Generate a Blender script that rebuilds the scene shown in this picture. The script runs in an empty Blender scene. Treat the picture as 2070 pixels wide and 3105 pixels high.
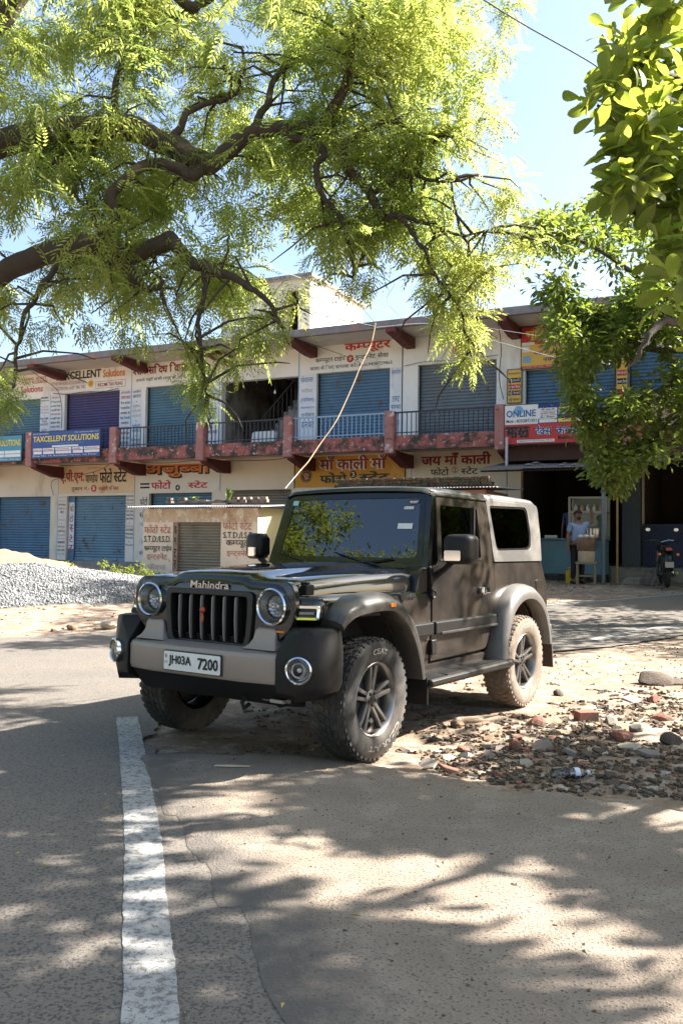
import bpy, bmesh, math, random
import numpy as np
from mathutils import Vector, Matrix, Euler

SC = bpy.context.scene
COL = SC.collection
PI = math.pi
R = math.radians
random.seed(7)
rng = np.random.default_rng(11)

# ---------------------------------------------------------------- camera
CAM_H, PITCH, ROLL, FPX = 1.38392, 0.0369083, 0.0143103, 2680.414
cam = bpy.data.cameras.new("camera")
cam.sensor_fit = 'VERTICAL'
cam.sensor_height = 36.0
cam.lens = FPX / 3105 * 36.0
cam.clip_start, cam.clip_end = 0.05, 2000
cam_o = bpy.data.objects.new("camera", cam)
COL.objects.link(cam_o)
cam_o.matrix_world = Matrix.Translation((0, 0, CAM_H)) @ Matrix.Rotation(PI/2 + PITCH, 4, 'X') @ Matrix.Rotation(ROLL, 4, 'Z')
SC.camera = cam_o

# ---------------------------------------------------------------- light
SUN_AZ, SUN_EL = R(79), R(41)
world = bpy.data.worlds.new("World")
SC.world = world
world.use_nodes = True
wn = world.node_tree
sky = wn.nodes.new('ShaderNodeTexSky')
sky.sky_type = 'NISHITA'
sky.sun_disc = False
sky.sun_elevation = SUN_EL
sky.sun_rotation = SUN_AZ
sky.air_density = 1.0
sky.dust_density = 2.4
bg = wn.nodes['Background']
wn.links.new(sky.outputs[0], bg.inputs[0])
bg.inputs[1].default_value = 0.075
sd = Vector((math.cos(SUN_EL)*math.sin(SUN_AZ), math.cos(SUN_EL)*math.cos(SUN_AZ), math.sin(SUN_EL)))
sl = bpy.data.lights.new("sun", 'SUN')
sl.energy = 5.0
sl.angle = R(0.53)
sl.color = (1.0, 0.93, 0.84)
so = bpy.data.objects.new("sun", sl)
COL.objects.link(so)
so.rotation_euler = sd.to_track_quat('Z', 'Y').to_euler()
so.location = sd * 60
SC.view_settings.view_transform = 'Standard'
SC.view_settings.look = 'None'
SC.view_settings.gamma = 1
SC.view_settings.exposure = 2.3
SC.cycles.max_bounces = 8
SC.cycles.transparent_max_bounces = 16
SC.cycles.caustics_reflective = False
SC.cycles.caustics_refractive = False

# ---------------------------------------------------------------- helpers
def tag(o, label=None, cat=None, group=None, kind=None):
    if label: o['label'] = label
    if cat: o['category'] = cat
    if group: o['group'] = group
    if kind: o['kind'] = kind
    return o

def empty(name, loc=(0, 0, 0), rz=0.0, label=None, cat=None, group=None):
    o = bpy.data.objects.new(name, None)
    COL.objects.link(o)
    o.location = loc
    o.rotation_euler = (0, 0, rz)
    o.empty_display_size = 0.1
    return tag(o, label, cat, group)

def lerp(a, b, t): return a + (b - a) * t

class MB:
    def __init__(s):
        s.v = []; s.f = []; s.m = []
    def add(s, vs, fs, m=0):
        o = len(s.v)
        s.v += [tuple(map(float, p)) for p in vs]
        s.f += [[i + o for i in f] for f in fs]
        s.m += [m] * len(fs)
        return s
    def box(s, x0, x1, y0, y1, z0, z1, m=0):
        v = [(x0,y0,z0),(x1,y0,z0),(x1,y1,z0),(x0,y1,z0),(x0,y0,z1),(x1,y0,z1),(x1,y1,z1),(x0,y1,z1)]
        return s.add(v, [[0,3,2,1],[4,5,6,7],[0,1,5,4],[1,2,6,5],[2,3,7,6],[3,0,4,7]], m)
    def quad(s, a, b, c, d, m=0):
        return s.add([a, b, c, d], [[0,1,2,3]], m)
    def loft(s, rings, m=0, cap=True, closed=True):
        n = len(rings[0]); vs = [p for r in rings for p in r]; fs = []
        for i in range(len(rings) - 1):
            for j in range(n if closed else n - 1):
                k = (j + 1) % n
                fs.append([i*n+j, i*n+k, (i+1)*n+k, (i+1)*n+j])
        if cap and closed:
            fs.append(list(range(n))[::-1]); fs.append([(len(rings)-1)*n+j for j in range(n)])
        return s.add(vs, fs, m)
    def prism(s, poly, axis, a, b, m=0):
        def P(p, t):
            return {'x': (t, p[0], p[1]), 'y': (p[0], t, p[1]), 'z': (p[0], p[1], t)}[axis]
        return s.loft([[P(p, a) for p in poly], [P(p, b) for p in poly]], m)
    def tube(s, pts, r, n=8, m=0, cap=True):
        pts = [Vector(p) for p in pts]
        rs = r if hasattr(r, '__len__') else [r] * len(pts)
        rings = []; ref = None
        for i, p in enumerate(pts):
            d = (pts[min(i+1, len(pts)-1)] - pts[max(i-1, 0)])
            if d.length < 1e-9: d = Vector((0, 0, 1))
            d.normalize()
            if ref is None:
                ref = Vector((0, 0, 1)) if abs(d.z) < 0.9 else Vector((1, 0, 0))
            u = d.cross(ref)
            if u.length < 1e-4: u = d.orthogonal()
            u.normalize(); w = u.cross(d); ref = w if abs(w.dot(d)) < 0.9 else ref
            rings.append([p + (u*math.cos(2*PI*k/n) + w*math.sin(2*PI*k/n)) * rs[i] for k in range(n)])
        return s.loft(rings, m, cap)
    def lathe(s, prof, n=32, axis='z', c=(0, 0, 0), m=0, cap=False, a0=0, a1=2*PI):
        # prof: (r, h) pairs along the axis
        full = abs(a1 - a0 - 2*PI) < 1e-6
        k = n if full else n + 1
        rings = []
        for r, h in prof:
            ring = []
            for i in range(k):
                a = a0 + (a1 - a0) * i / n
                x, y = r*math.cos(a), r*math.sin(a)
                p = {'z': (x, y, h), 'y': (x, h, y), 'x': (h, x, y)}[axis]
                ring.append((p[0]+c[0], p[1]+c[1], p[2]+c[2]))
            rings.append(ring)
        return s.loft(rings, m, cap, full)
    def join(s, o, M=None, m=None):
        vs = o.v if M is None else [tuple(M @ Vector(p)) for p in o.v]
        b = len(s.v); s.v += vs
        s.f += [[i + b for i in f] for f in o.f]
        s.m += o.m if m is None else [m] * len(o.f)
        return s
    def build(s, name, mats, parent=None, angle=35, bevel=0, seg=2, sub=0, fix=True):
        me = bpy.data.meshes.new(name)
        me.from_pydata(s.v, [], s.f)
        if not isinstance(mats, (list, tuple)): mats = [mats]
        for q in mats: me.materials.append(q)
        if len(mats) > 1: me.polygons.foreach_set('material_index', s.m)
        if fix and len(s.f) < 60000:
            bm = bmesh.new(); bm.from_mesh(me)
            bmesh.ops.recalc_face_normals(bm, faces=bm.faces)
            bm.to_mesh(me); bm.free()
        if angle:
            me.polygons.foreach_set('use_smooth', [True] * len(me.polygons))
            me.set_sharp_from_angle(angle=R(angle))
        o = bpy.data.objects.new(name, me)
        COL.objects.link(o)
        if parent is not None: o.parent = parent
        if sub:
            d = o.modifiers.new('s', 'SUBSURF'); d.levels = d.render_levels = sub
        if bevel:
            d = o.modifiers.new('b', 'BEVEL'); d.width = bevel; d.segments = seg
            d.limit_method = 'ANGLE'; d.angle_limit = R(40); d.use_clamp_overlap = True
        return o

def rrect(w, h, r, n=5, cx=0, cy=0):
    out = []
    for sx, sy, a0 in ((1,1,0),(-1,1,90),(-1,-1,180),(1,-1,270)):
        for i in range(n + 1):
            a = R(a0 + 90*i/n)
            out.append((cx + sx*(w/2 - r) + r*math.cos(a), cy + sy*(h/2 - r) + r*math.sin(a)))
    return out

def dupe(root, loc=None, rz=None, name=None):
    c = root.copy(); COL.objects.link(c)
    if loc is not None: c.location = loc
    if rz is not None: c.rotation_euler = (0, 0, rz)
    for ch in list(root.children):
        k = ch.copy(); COL.objects.link(k); k.parent = c
        for g in list(ch.children):
            q = g.copy(); COL.objects.link(q); q.parent = k
    return c

# value noise (numpy) for displacements
_T = rng.random((256, 256))
def vnoise(x, y):
    xi = np.floor(x).astype(int); yi = np.floor(y).astype(int)
    fx = x - xi; fy = y - yi
    fx = fx*fx*(3-2*fx); fy = fy*fy*(3-2*fy)
    g = lambda a, b: _T[a & 255, b & 255]
    return (g(xi,yi)*(1-fx)+g(xi+1,yi)*fx)*(1-fy) + (g(xi,yi+1)*(1-fx)+g(xi+1,yi+1)*fx)*fy
def fbm(x, y, o=4):
    t = 0; a = .5
    for i in range(o):
        t = t + a * (vnoise(x*2**i + 17*i, y*2**i + 31*i) - .5); a *= .5
    return t

# pixel (1568 x 2352 reading of the picture) and depth -> a point of the place
def at(px, py, Y):
    x = px*1.32015 - 1035; y = py*1.32015 - 1552.5
    c, s = math.cos(ROLL), math.sin(ROLL)
    a, b = c*x + s*y, -s*x + c*y
    cp, sp = math.cos(PITCH), math.sin(PITCH)
    d = Vector((a/FPX, cp + sp*b/FPX, sp - cp*b/FPX))
    return Vector((0, 0, CAM_H)) + d * (Y / d.y)
def pix(P):
    X = np.asarray(P, float) - np.array([0, 0, CAM_H])
    cp, sp = math.cos(PITCH), math.sin(PITCH)
    yc = -sp*X[..., 1] + cp*X[..., 2]; zc = cp*X[..., 1] + sp*X[..., 2]; xc = X[..., 0]
    zc = np.where(np.abs(zc) < 1e-3, 1e-3, zc)
    u = FPX*xc/zc; v = -FPX*yc/zc
    c, s = math.cos(ROLL), math.sin(ROLL)
    return (1035 + c*u - s*v)/1.32015, (1552.5 + s*u + c*v)/1.32015, zc

def tz(x, y):
    t = np.clip((np.asarray(y, float) - 9)/12, 0, 1)
    return .56*(t*t*(3-2*t)*.35 + t*.65)

# ---------------------------------------------------------------- materials
def nodes(m):
    m.use_nodes = True
    nt = m.node_tree
    return nt, nt.nodes['Principled BSDF']
def mat(name, c, rough=.6, metal=0, c2=None, nscale=6, namt=1.0, bump=0, bscale=60, dirt=None, dscale=3, dlo=.5, dhi=.7,
        coat=0, spec=None, stretch=(1, 1, 1), dirt2=None, d2scale=40, d2lo=.55, d2hi=.62, rough2=None, ndetail=6):
    m = bpy.data.materials.new(name)
    nt, P = nodes(m)
    N, L = nt.nodes, nt.links
    P.inputs['Roughness'].default_value = rough
    P.inputs['Metallic'].default_value = metal
    if coat: P.inputs['Coat Weight'].default_value = coat; P.inputs['Coat Roughness'].default_value = .03
    if spec is not None: P.inputs['Specular IOR Level'].default_value = spec
    tc = N.new('ShaderNodeTexCoord'); mp = N.new('ShaderNodeMapping')
    mp.inputs['Scale'].default_value = stretch
    L.new(tc.outputs['Object'], mp.inputs[0])
    def noise(sc, det=6, ro=.6):
        n = N.new('ShaderNodeTexNoise'); n.inputs['Scale'].default_value = sc
        n.inputs['Detail'].default_value = det; n.inputs['Roughness'].default_value = ro
        L.new(mp.outputs[0], n.inputs['Vector']); return n.outputs['Fac']
    def ramp(f, lo, hi):
        r = N.new('ShaderNodeMapRange'); r.inputs[1].default_value = lo; r.inputs[2].default_value = hi
        L.new(f, r.inputs[0]); return r.outputs[0]
    def mix(f, a, b):
        x = N.new('ShaderNodeMix'); x.data_type = 'RGBA'
        L.new(f, x.inputs[0])
        for v, k in ((a, 6), (b, 7)):
            if isinstance(v, tuple): x.inputs[k].default_value = (*v, 1)
            else: L.new(v, x.inputs[k])
        return x.outputs[2]
    col = None
    if c2 is None:
        c2 = tuple(q*.82 for q in c)
    col = mix(ramp(noise(nscale, ndetail), .5-.22/namt, .5+.22/namt), tuple(c), tuple(c2))
    if dirt:
        col = mix(ramp(noise(dscale, 8, .65), dlo, dhi), col, tuple(dirt))
    if dirt2:
        col = mix(ramp(noise(d2scale, 3, .5), d2lo, d2hi), col, tuple(dirt2))
    L.new(col, P.inputs['Base Color'])
    if rough2 is not None:
        r = N.new('ShaderNodeMapRange'); r.inputs[1].default_value = .35; r.inputs[2].default_value = .65
        r.inputs[3].default_value = rough; r.inputs[4].default_value = rough2
        L.new(noise(nscale*1.7, 5), r.inputs[0]); L.new(r.outputs[0], P.inputs['Roughness'])
    if bump:
        b = N.new('ShaderNodeBump'); b.inputs['Strength'].default_value = bump; b.inputs['Distance'].default_value = .02
        L.new(noise(bscale, 5, .65), b.inputs['Height']); L.new(b.outputs[0], P.inputs['Normal'])
    return m
def flat(name, c, rough=.6, metal=0):
    return mat(name, c, rough, metal, c2=tuple(q*.88 for q in c), nscale=9)
def glass_mat(name, tint=(.55, .6, .6), f0=1.45, rough=.0):
    m = bpy.data.materials.new(name)
    m.use_nodes = True; nt = m.node_tree; N, L = nt.nodes, nt.links
    N.remove(N['Principled BSDF'])
    t = N.new('ShaderNodeBsdfTransparent'); t.inputs[0].default_value = (*tint, 1)
    g = N.new('ShaderNodeBsdfGlossy'); g.inputs['Roughness'].default_value = rough
    fr = N.new('ShaderNodeFresnel'); fr.inputs[0].default_value = f0
    mx = N.new('ShaderNodeMixShader')
    L.new(fr.outputs[0], mx.inputs[0]); L.new(t.outputs[0], mx.inputs[1]); L.new(g.outputs[0], mx.inputs[2])
    L.new(mx.outputs[0], N['Material Output'].inputs[0])
    return m

# ---------------------------------------------------------------- lettering
_GC = {}
def _glyphs(s, bold):
    k = (s, bold)
    if k in _GC: return _GC[k]
    cu = bpy.data.curves.new("t", 'FONT')
    cu.body = s; cu.size = 1; cu.resolution_u = 2; cu.offset = bold; cu.fill_mode = 'FRONT'
    o = bpy.data.objects.new("t", cu)
    COL.objects.link(o)
    me = o.to_mesh()
    n = len(me.vertices); co = np.zeros(n*3); me.vertices.foreach_get('co', co)
    fs = [list(p.vertices) for p in me.polygons]
    o.to_mesh_clear()
    bpy.data.objects.remove(o); bpy.data.curves.remove(cu)
    _GC[k] = (co.reshape(-1, 3)[:, :2].copy(), fs)
    return _GC[k]
def _maxx(s):
    v, _ = _glyphs(s, 0.0)
    return v[:, 0].max() if len(v) else 0
_ADV = {}
def _adv(s):
    if s not in _ADV: _ADV[s] = _maxx('\u0915' + s + 'l') - _maxx('\u0915l')
    return _ADV[s]
VIR = '\u094d'
def _reorder(s):
    out = []
    for ch in s:
        if ch == '\u093f':          # short i is written before its consonant cluster
            j = len(out) - 1
            while j >= 2 and out[j-1] == VIR: j -= 2
            out.insert(max(j, 0), ch)
        else: out.append(ch)
    return ''.join(out)
def glyph_run(s, bold=0.0):
    """verts (x, z, layer) and faces of a line of lettering; half consonants are the glyph without its stem.
    Neighbouring glyphs lie on layers of their own because their head strokes overlap."""
    s = _reorder(s); off = min(bold, .010)
    VS = []; FS = []; n = 0; x = 0; i = 0; lay = 0
    while i < len(s):
        ch = s[i]; half = i + 1 < len(s) and s[i+1] == VIR
        a = _adv(ch)
        if ch != ' ':
            v, f = _glyphs(ch, off)
            if half:
                cut = (.66 if ch in '\u092e\u092a\u092f\u0938\u0928\u092c\u091a\u0923\u0936\u0924\u0932\u0917\u0935' else .8) * a
                bm = bmesh.new(); bv = [bm.verts.new((p[0], p[1], 0)) for p in v]
                for q in f:
                    try: bm.faces.new([bv[k] for k in q])
                    except ValueError: pass
                bmesh.ops.bisect_plane(bm, geom=bm.verts[:]+bm.edges[:]+bm.faces[:], plane_co=(cut, 0, 0), plane_no=(1, 0, 0), clear_outer=True)
                bm.verts.index_update()
                v = np.array([(p.co.x, p.co.y) for p in bm.verts]).reshape(-1, 2); f = [[p.index for p in q.verts] for q in bm.faces]
                bm.free(); a = cut
            if len(v):
                b = bold - off; sh = [(0, 0)] if b < .004 else ([(-b, 0), (b, 0)] if b < .012 else [(-b, -b*.7), (b, -b*.7), (-b, b*.7), (b, b*.7), (0, 0)])
                for k, (dx, dz) in enumerate(sh):
                    VS.append(np.c_[v + np.array([x + dx, dz]), np.full(len(v), lay % 4 + 4.0*k)]); FS.extend([[q + n for q in g] for g in f]); n += len(v)
                lay += 1
        x += a; i += 2 if half else 1
    return np.concatenate(VS), FS
def txt(mb, s, x0, x1, z0, z1, y=0.0, m=0, bold=0.0, th=0.0):
    """lettering filling the box x0..x1, z0..z1 in the plane y"""
    v, f = glyph_run(s, bold)
    lo, hi = v.min(0), v.max(0)
    sx = (x1 - x0)/(hi[0]-lo[0]); sz = (z1 - z0)/(hi[1]-lo[1])
    P = [((p[0]-lo[0])*sx + x0, y - .00012*p[2], (p[1]-lo[1])*sz + z0) for p in v]
    if th:
        o = len(P); Q = [(p[0], p[1] + th, p[2]) for p in P]
        ed = {}
        for q in f:
            for i in range(len(q)):
                e = (q[i], q[(i+1) % len(q)])
                ed[e] = ed.get(e, 0) + 1
        sides = [[b, a, a+o, b+o] for (a, b) in ed if (b, a) not in ed]
        mb.add(P + Q, f + [[i+o for i in q][::-1] for q in f] + sides, m)
    else: mb.add(P, f, m)
    return mb
def circ(mb, cx, cz, r, y, m=0, n=20, r2=0):
    pts = [(cx + r*math.cos(2*PI*i/n), y, cz + r*math.sin(2*PI*i/n)) for i in range(n)]
    if r2:
        q = [(cx + r2*math.cos(2*PI*i/n), y, cz + r2*math.sin(2*PI*i/n)) for i in range(n)]
        mb.add(pts + q, [[i, (i+1) % n, n+(i+1) % n, n+i] for i in range(n)], m)
    else: mb.add(pts, [list(range(n))], m)
# ================================================================ the shop building
M = {}
M['white'] = mat('whitewash', (.86,.85,.82), .9, c2=(.76,.75,.72), nscale=1.5, dirt=(.40,.36,.30), dscale=1.2, dlo=.55, dhi=.8, bump=.15, bscale=30, stretch=(1,1,.35))
M['cream'] = mat('bounce_warmed_wash', (.78,.70,.58), .9, c2=(.70,.61,.48), nscale=1.2, dirt=(.42,.34,.25), dscale=1.0, dlo=.54, dhi=.8, bump=.15, bscale=30, stretch=(1,1,.4))  # warm light bounced off the ground is put into the lower wall's colour
M['red'] = mat('red_oxide', (.30,.075,.062), .85, c2=(.38,.15,.12), nscale=4, dirt=(.05,.042,.036), dscale=2.2, dlo=.45, dhi=.56, dirt2=(.55,.42,.38), d2scale=9, d2lo=.6, d2hi=.68, bump=.3, bscale=25)
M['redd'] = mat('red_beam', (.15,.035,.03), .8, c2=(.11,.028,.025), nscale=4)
M['post'] = mat('post_red', (.33,.13,.11), .85, c2=(.40,.20,.175), nscale=5, dirt=(.62,.56,.52), dscale=4, dlo=.58, dhi=.66, bump=.3, bscale=25, dirt2=(.12,.07,.06), d2scale=7, d2lo=.62, d2hi=.72)
M['conc'] = mat('old_concrete', (.30,.28,.26), .9, c2=(.20,.19,.18), nscale=3, dirt=(.09,.085,.08), dscale=3, dlo=.5, dhi=.65, bump=.4, bscale=22)
M['roofedge'] = mat('roof_edge', (.25,.23,.23), .9, c2=(.16,.15,.15), nscale=4, dirt=(.34,.17,.15), dscale=2.5, dlo=.52, dhi=.62, bump=.4, bscale=22)
M['pale'] = mat('pale_plaster', (.62,.58,.50), .9, c2=(.52,.48,.42), nscale=1.3, dirt=(.34,.30,.26), dscale=1.5, dlo=.6, dhi=.8, bump=.2)
M['dark'] = flat('dark_interior', (.018,.016,.014), .95)
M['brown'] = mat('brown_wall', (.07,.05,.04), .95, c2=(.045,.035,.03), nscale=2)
def shut_mat(n, c):
    return mat(n, c, .5, 0.0, c2=tuple(q*.8 for q in c), nscale=2.2, dirt=tuple(q*.55+.02 for q in c), dscale=3, dlo=.52, dhi=.72, stretch=(1,1,.6), rough2=.62, dirt2=(.14,.095,.07), d2scale=4.5, d2lo=.64, d2hi=.72)
M['sh_blue'] = shut_mat('shutter_blue', (.095,.20,.315))
M['sh_pale'] = shut_mat('shutter_pale_blue', (.17,.29,.38))
M['sh_teal'] = shut_mat('shutter_teal', (.10,.22,.30))
M['sh_purple'] = shut_mat('shutter_purple', (.075,.07,.20))
M['sh_grey'] = shut_mat('shutter_grey', (.17,.205,.24))
M['sh_dull'] = shut_mat('shutter_dull', (.23,.21,.165))
M['iron'] = flat('dark_iron', (.03,.03,.035), .6)
M['bluei'] = flat('blue_iron', (.30,.42,.55), .5)
LC = {'black': (.02,.02,.02), 'red': (.42,.03,.03), 'maroon': (.27,.02,.03), 'blue': (.05,.16,.38), 'orange': (.68,.20,.03), 'yellow': (.80,.66,.12),
      'white': (.8,.8,.78), 'navy': (.02,.045,.20), 'olive': (.33,.27,.04), 'sky': (.22,.42,.62), 'faint': (.52,.42,.38), 'crimson': (.55,.04,.04),
      'green': (.03,.06,.04), 'ochre': (.70,.36,.06), 'fadered': (.45,.16,.11), 'gold': (.75,.50,.10)}
LM = {k: mat('paint_' + k, v, .75, c2=tuple(q*.85 + .01 for q in v), nscale=7, dirt=(.62,.56,.48), dscale=16, dlo=.60 if k != 'fadered' else .54, dhi=.68) for k, v in LC.items()}
LKEYS = list(LM); LMATS = [LM[k] for k in LKEYS]
LI = {k: i for i, k in enumerate(LKEYS)}

BA = (-11.33, 30.5, 0); BRZ = -R(26.236)
bld = empty('shop_building', BA, BRZ, 'long two storey row of shuttered shops with a red railed balcony and painted signs', 'building')
def bw(s, y, z=0.0):       # facade coordinates -> world
    c, q = math.cos(BRZ), math.sin(BRZ)
    return Vector((BA[0] + s*c - y*q, BA[1] + s*q + y*c, z))

S0, S1 = -4.5, 40.0  # row lengthened out of view at the right to block sky from reflections
gf = [(-2.45,.25,2.97,'sh_blue'), (1.02,3.68,2.97,'sh_pale'), (4.66,7.2,3.02,'sh_teal'), (7.75,10.15,3.08,'sh_dull'), (10.6,13.7,3.05,'sh_grey'), (14.2,16.6,3.2,'sh_grey'),
      (17.35,20.05,3.6,None), (20.55,24.6,3.6,None), (25.2,28.6,3.3,'sh_grey'), (29.2,32.6,3.3,'sh_blue'), (33.2,36.8,3.3,'sh_grey')]
uf = [(-2.75,-.36,6.55,'sh_teal'), (.80,3.30,6.63,'sh_purple'), (4.42,6.86,6.64,'sh_teal'), (7.5,10.37,6.6,None), (10.97,13.42,6.63,'sh_blue'), (14.3,16.64,6.63,'sh_grey'),
      (17.45,19.85,6.25,'sh_blue'), (20.18,23.6,6.62,'sh_blue'), (24.4,27.2,6.6,'sh_grey'), (28,31,6.6,'sh_blue'), (31.8,35,6.6,'sh_grey')]
def wall_floor(ops, z0, z1, m, y0=1.5, y1=1.74):
    mb = MB(); x = S0
    for a, b, zt, sh in ops:
        mb.box(x, a, y0, y1, z0, z1); mb.box(a, b, y0, y1, zt, z1); x = b
    mb.box(x, S1, y0, y1, z0, z1)
    return mb.build('wall', m, bld, angle=0)
wall_floor(gf, .3, 4.1, M['cream'])
wall_floor(uf, 4.25, 7.45, M['white'])
def shutter(a, b, z0, z1, m):
    y = 1.68; n = int((z1 - z0)/.095); mb = MB(); prof = []
    for i in range(n):
        zb = z0 + .12 + (z1 - z0 - .12)*i/n; dz = (z1 - z0 - .12)/n
        prof += [(y + .012, zb), (y - .016, zb + dz*.25), (y - .022, zb + dz*.5), (y - .012, zb + dz*.8), (y + .012, zb + dz*.97)]
    prof += [(y + .012, z1), (y + .05, z1), (y + .05, z0 + .12)]
    mb.prism(prof, 'x', a + .045, b - .045)
    mb.box(a + .045, b - .045, y - .035, y + .01, z0, z0 + .118)
    for sx in (a + .55, b - .55): mb.box(sx - .09, sx + .09, y - .06, y - .036, z0 + .02, z0 + .09)
    o = mb.build('shutter', M[m], bld, angle=25)
    for ga in (a, b - .044): MB().box(ga, ga + .044, y - .06, y + .05, z0, z1).build('guide_rail', M['iron'], o, angle=0)
for a, b, zt, sh in gf:
    if sh: shutter(a, b, .70, zt, sh)
for a, b, zt, sh in uf:
    if sh: shutter(a, b, 4.26, zt, sh)
# slabs, fascias, back of the building
mb = MB()
mb.box(S0, S1, .16, 7.2, 4.102, 4.248); mb.box(S0, 10.4, 1.742, 1.76, .3, 4.1)
mb.build('balcony_slab', M['pale'], bld, angle=0)
MB().box(S0, S1, 0, .158, 4.0, 4.40).build('balcony_edge', M['red'], bld, angle=0, bevel=.015)
mb = MB(); mb.box(S0, S1, .162, 7.4, 7.452, 7.56); mb.build('roof_slab', M['pale'], bld, angle=0)
mb = MB(); mb.box(S0, S1, 0, .16, 7.42, 7.64); mb.build('roof_edge', M['roofedge'], bld, angle=0, bevel=.02)
mb = MB()
mb.box(S0, S1, 7.0, 7.2, .3, 7.45); mb.box(S0, S0 + .2, 1.75, 6.99, .3, 7.45); mb.box(S1 - .2, S1, 1.75, 6.99, .3, 7.45)
mb.build('rear_wall', M['cream'], bld, angle=0)
# plinth
mb = MB(); mb.box(S0, 17.2, .5, 7.2, -.2, .70); mb.build('plinth', M['conc'], bld, angle=0, bevel=.02)
mb = MB(); mb.box(17.2, S1, 1.0, 7.2, -.2, .60); mb.box(19.95, S1, .2, 1.0, -.2, .92); mb.box(17.2, S1, 1.0, 7.2, .601, .93); mb.build('shop_platform', M['conc'], bld, angle=0, bevel=.02)
# posts, beams under the slabs
POSTS = (-2.6, .73, 4.39, 7.79, 10.87, 14.08, 17.2, 20.35)
for s in POSTS:
    mb = MB(); mb.box(s - .14, s + .14, -.09, .17, 3.9, 5.09)
    mb.build('balcony_post', M['post'], bld, angle=0, bevel=.03)
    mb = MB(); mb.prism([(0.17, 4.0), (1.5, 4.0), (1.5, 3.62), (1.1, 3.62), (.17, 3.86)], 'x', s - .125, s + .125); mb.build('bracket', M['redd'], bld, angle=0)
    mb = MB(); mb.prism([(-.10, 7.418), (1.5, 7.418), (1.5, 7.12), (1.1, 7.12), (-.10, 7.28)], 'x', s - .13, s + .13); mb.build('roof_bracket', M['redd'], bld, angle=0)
for i in range(len(POSTS) - 1):
    a, b = POSTS[i] + .142, POSTS[i+1] - .142
    mb = MB(); mb.box(a, b, .03, .075, 5.02, 5.06); mb.box(a, b, .04, .065, 4.47, 4.495)
    n = int((b - a)/.135)
    for k in range(n):
        x = a + (k + .5)*(b - a)/n
        mb.box(x - .011, x + .011, .042, .062, 4.401, 5.03)
    mb.build('balcony_railing', M['bluei'] if i == 4 else M['iron'], bld, angle=0)
# stairwell with flight of steps, behind the open bay of the balcony
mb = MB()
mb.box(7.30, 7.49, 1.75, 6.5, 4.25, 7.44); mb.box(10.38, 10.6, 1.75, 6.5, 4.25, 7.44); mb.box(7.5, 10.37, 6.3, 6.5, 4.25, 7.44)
mb.build('stairwell_wall', mat('dark_blotched_plaster', (.36,.32,.27), .95, c2=(.20,.175,.15), nscale=1, dirt=(.05,.045,.04), dscale=.8, dlo=.45, dhi=.62), bld, angle=0)  # plaster with broad near-black blotches
mb = MB()
for k in range(12): mb.box(8.0 + .17*k, 10.2, 2.6, 4.0, 4.252 + .18*k, 4.252 + .18*(k+1))
mb.build('staircase', M['conc'], bld, angle=0)
mb = MB()
mb.tube([(8.0, 2.55, 5.1), (10.2, 2.55, 7.3)], .03, 6)
for k in range(14): mb.box(8.05 + .16*k, 8.07 + .16*k, 2.54, 2.56, 4.3 + .16*k, 5.14 + .16*k)
mb.build('stair_rail', M['iron'], bld, angle=0)
bulb = empty('hanging_bulb', bw(9.3, 1.85, 6.2), BRZ, 'bare bulb hanging in the dark open stairwell of the upper floor', 'bulb')
MB().tube([(0,0,.38), (0,0,.09)], .006, 6).build('cord', M['iron'], bulb)
MB().lathe([(.012,.09),(.02,.06),(.038,.02),(.04,-.01),(.025,-.04),(.002,-.05)], 12).build('glass_bulb', flat('bulb_glass', (.75,.75,.72), .2), bulb)
tb = MB(); tb.prism(rrect(.86, .6, .09), 'y', -.02, .03)
tag(tb.build('white_board', flat('white_sheet', (.74,.74,.72), .6), None, bevel=.01), 'white rounded board leaning on the balcony floor before the stairwell', 'board').location = bw(9.42, 1.0, 4.56)
bpy.data.objects['white_board'].rotation_euler = (R(-8), 0, BRZ)

# roof room
mb = MB()
mb.box(10.35, 10.6, 1.7, 5.6, 7.562, 9.72); mb.box(7.3, 9.75, 1.7, 1.9, 7.562, 9.72); mb.box(9.75, 10.18, 1.7, 1.9, 7.562, 7.8); mb.box(9.75, 10.18, 1.7, 1.9, 9.4, 9.72); mb.box(10.18, 10.349, 1.7, 1.9, 7.562, 9.72)
mb.box(7.3, 7.5, 1.9, 5.4, 7.562, 9.72); mb.box(7.3, 10.34, 5.4, 5.6, 7.562, 9.72); mb.build('roof_room_wall', M['pale'], bld, angle=0)
MB().box(7.15, 10.72, 1.55, 5.75, 9.722, 9.84).build('roof_room_slab', M['conc'], bld, angle=0)

# ---- writing on the walls
def sign(s0, s1, z0, z1, bg, lines, y=1.5, parent=None, extra=None):
    p = MB().quad((s0, y - .004, z0), (s1, y - .004, z0), (s1, y - .004, z1), (s0, y - .004, z1)).build('painted_sign', bg, parent or bld, angle=0, fix=False)
    mb = MB()
    if extra: extra(mb, y - .008)
    for k, L in enumerate(lines):
        t, a, b, c, d, col = L[:6]
        bold = L[6] if len(L) > 6 else 0.012
        txt(mb, t, a, b, c, d, y - .010 - .0004*k, LI[col], bold)
    if mb.v: mb.build('lettering', LMATS, p, angle=0, fix=False)
    return p
def bars(*rs):
    def f(mb, y):
        for a, b, c, d, col in rs: mb.quad((a, y, c), (b, y, c), (b, y, d), (a, y, d), LI[col])
    return f
def frame(a, b, c, d, col, w=.018):
    return [(a, b, c, c+w, col), (a, b, d-w, d, col), (a, a+w, c+w, d-w, col), (b-w, b, c+w, d-w, col)]
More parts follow.
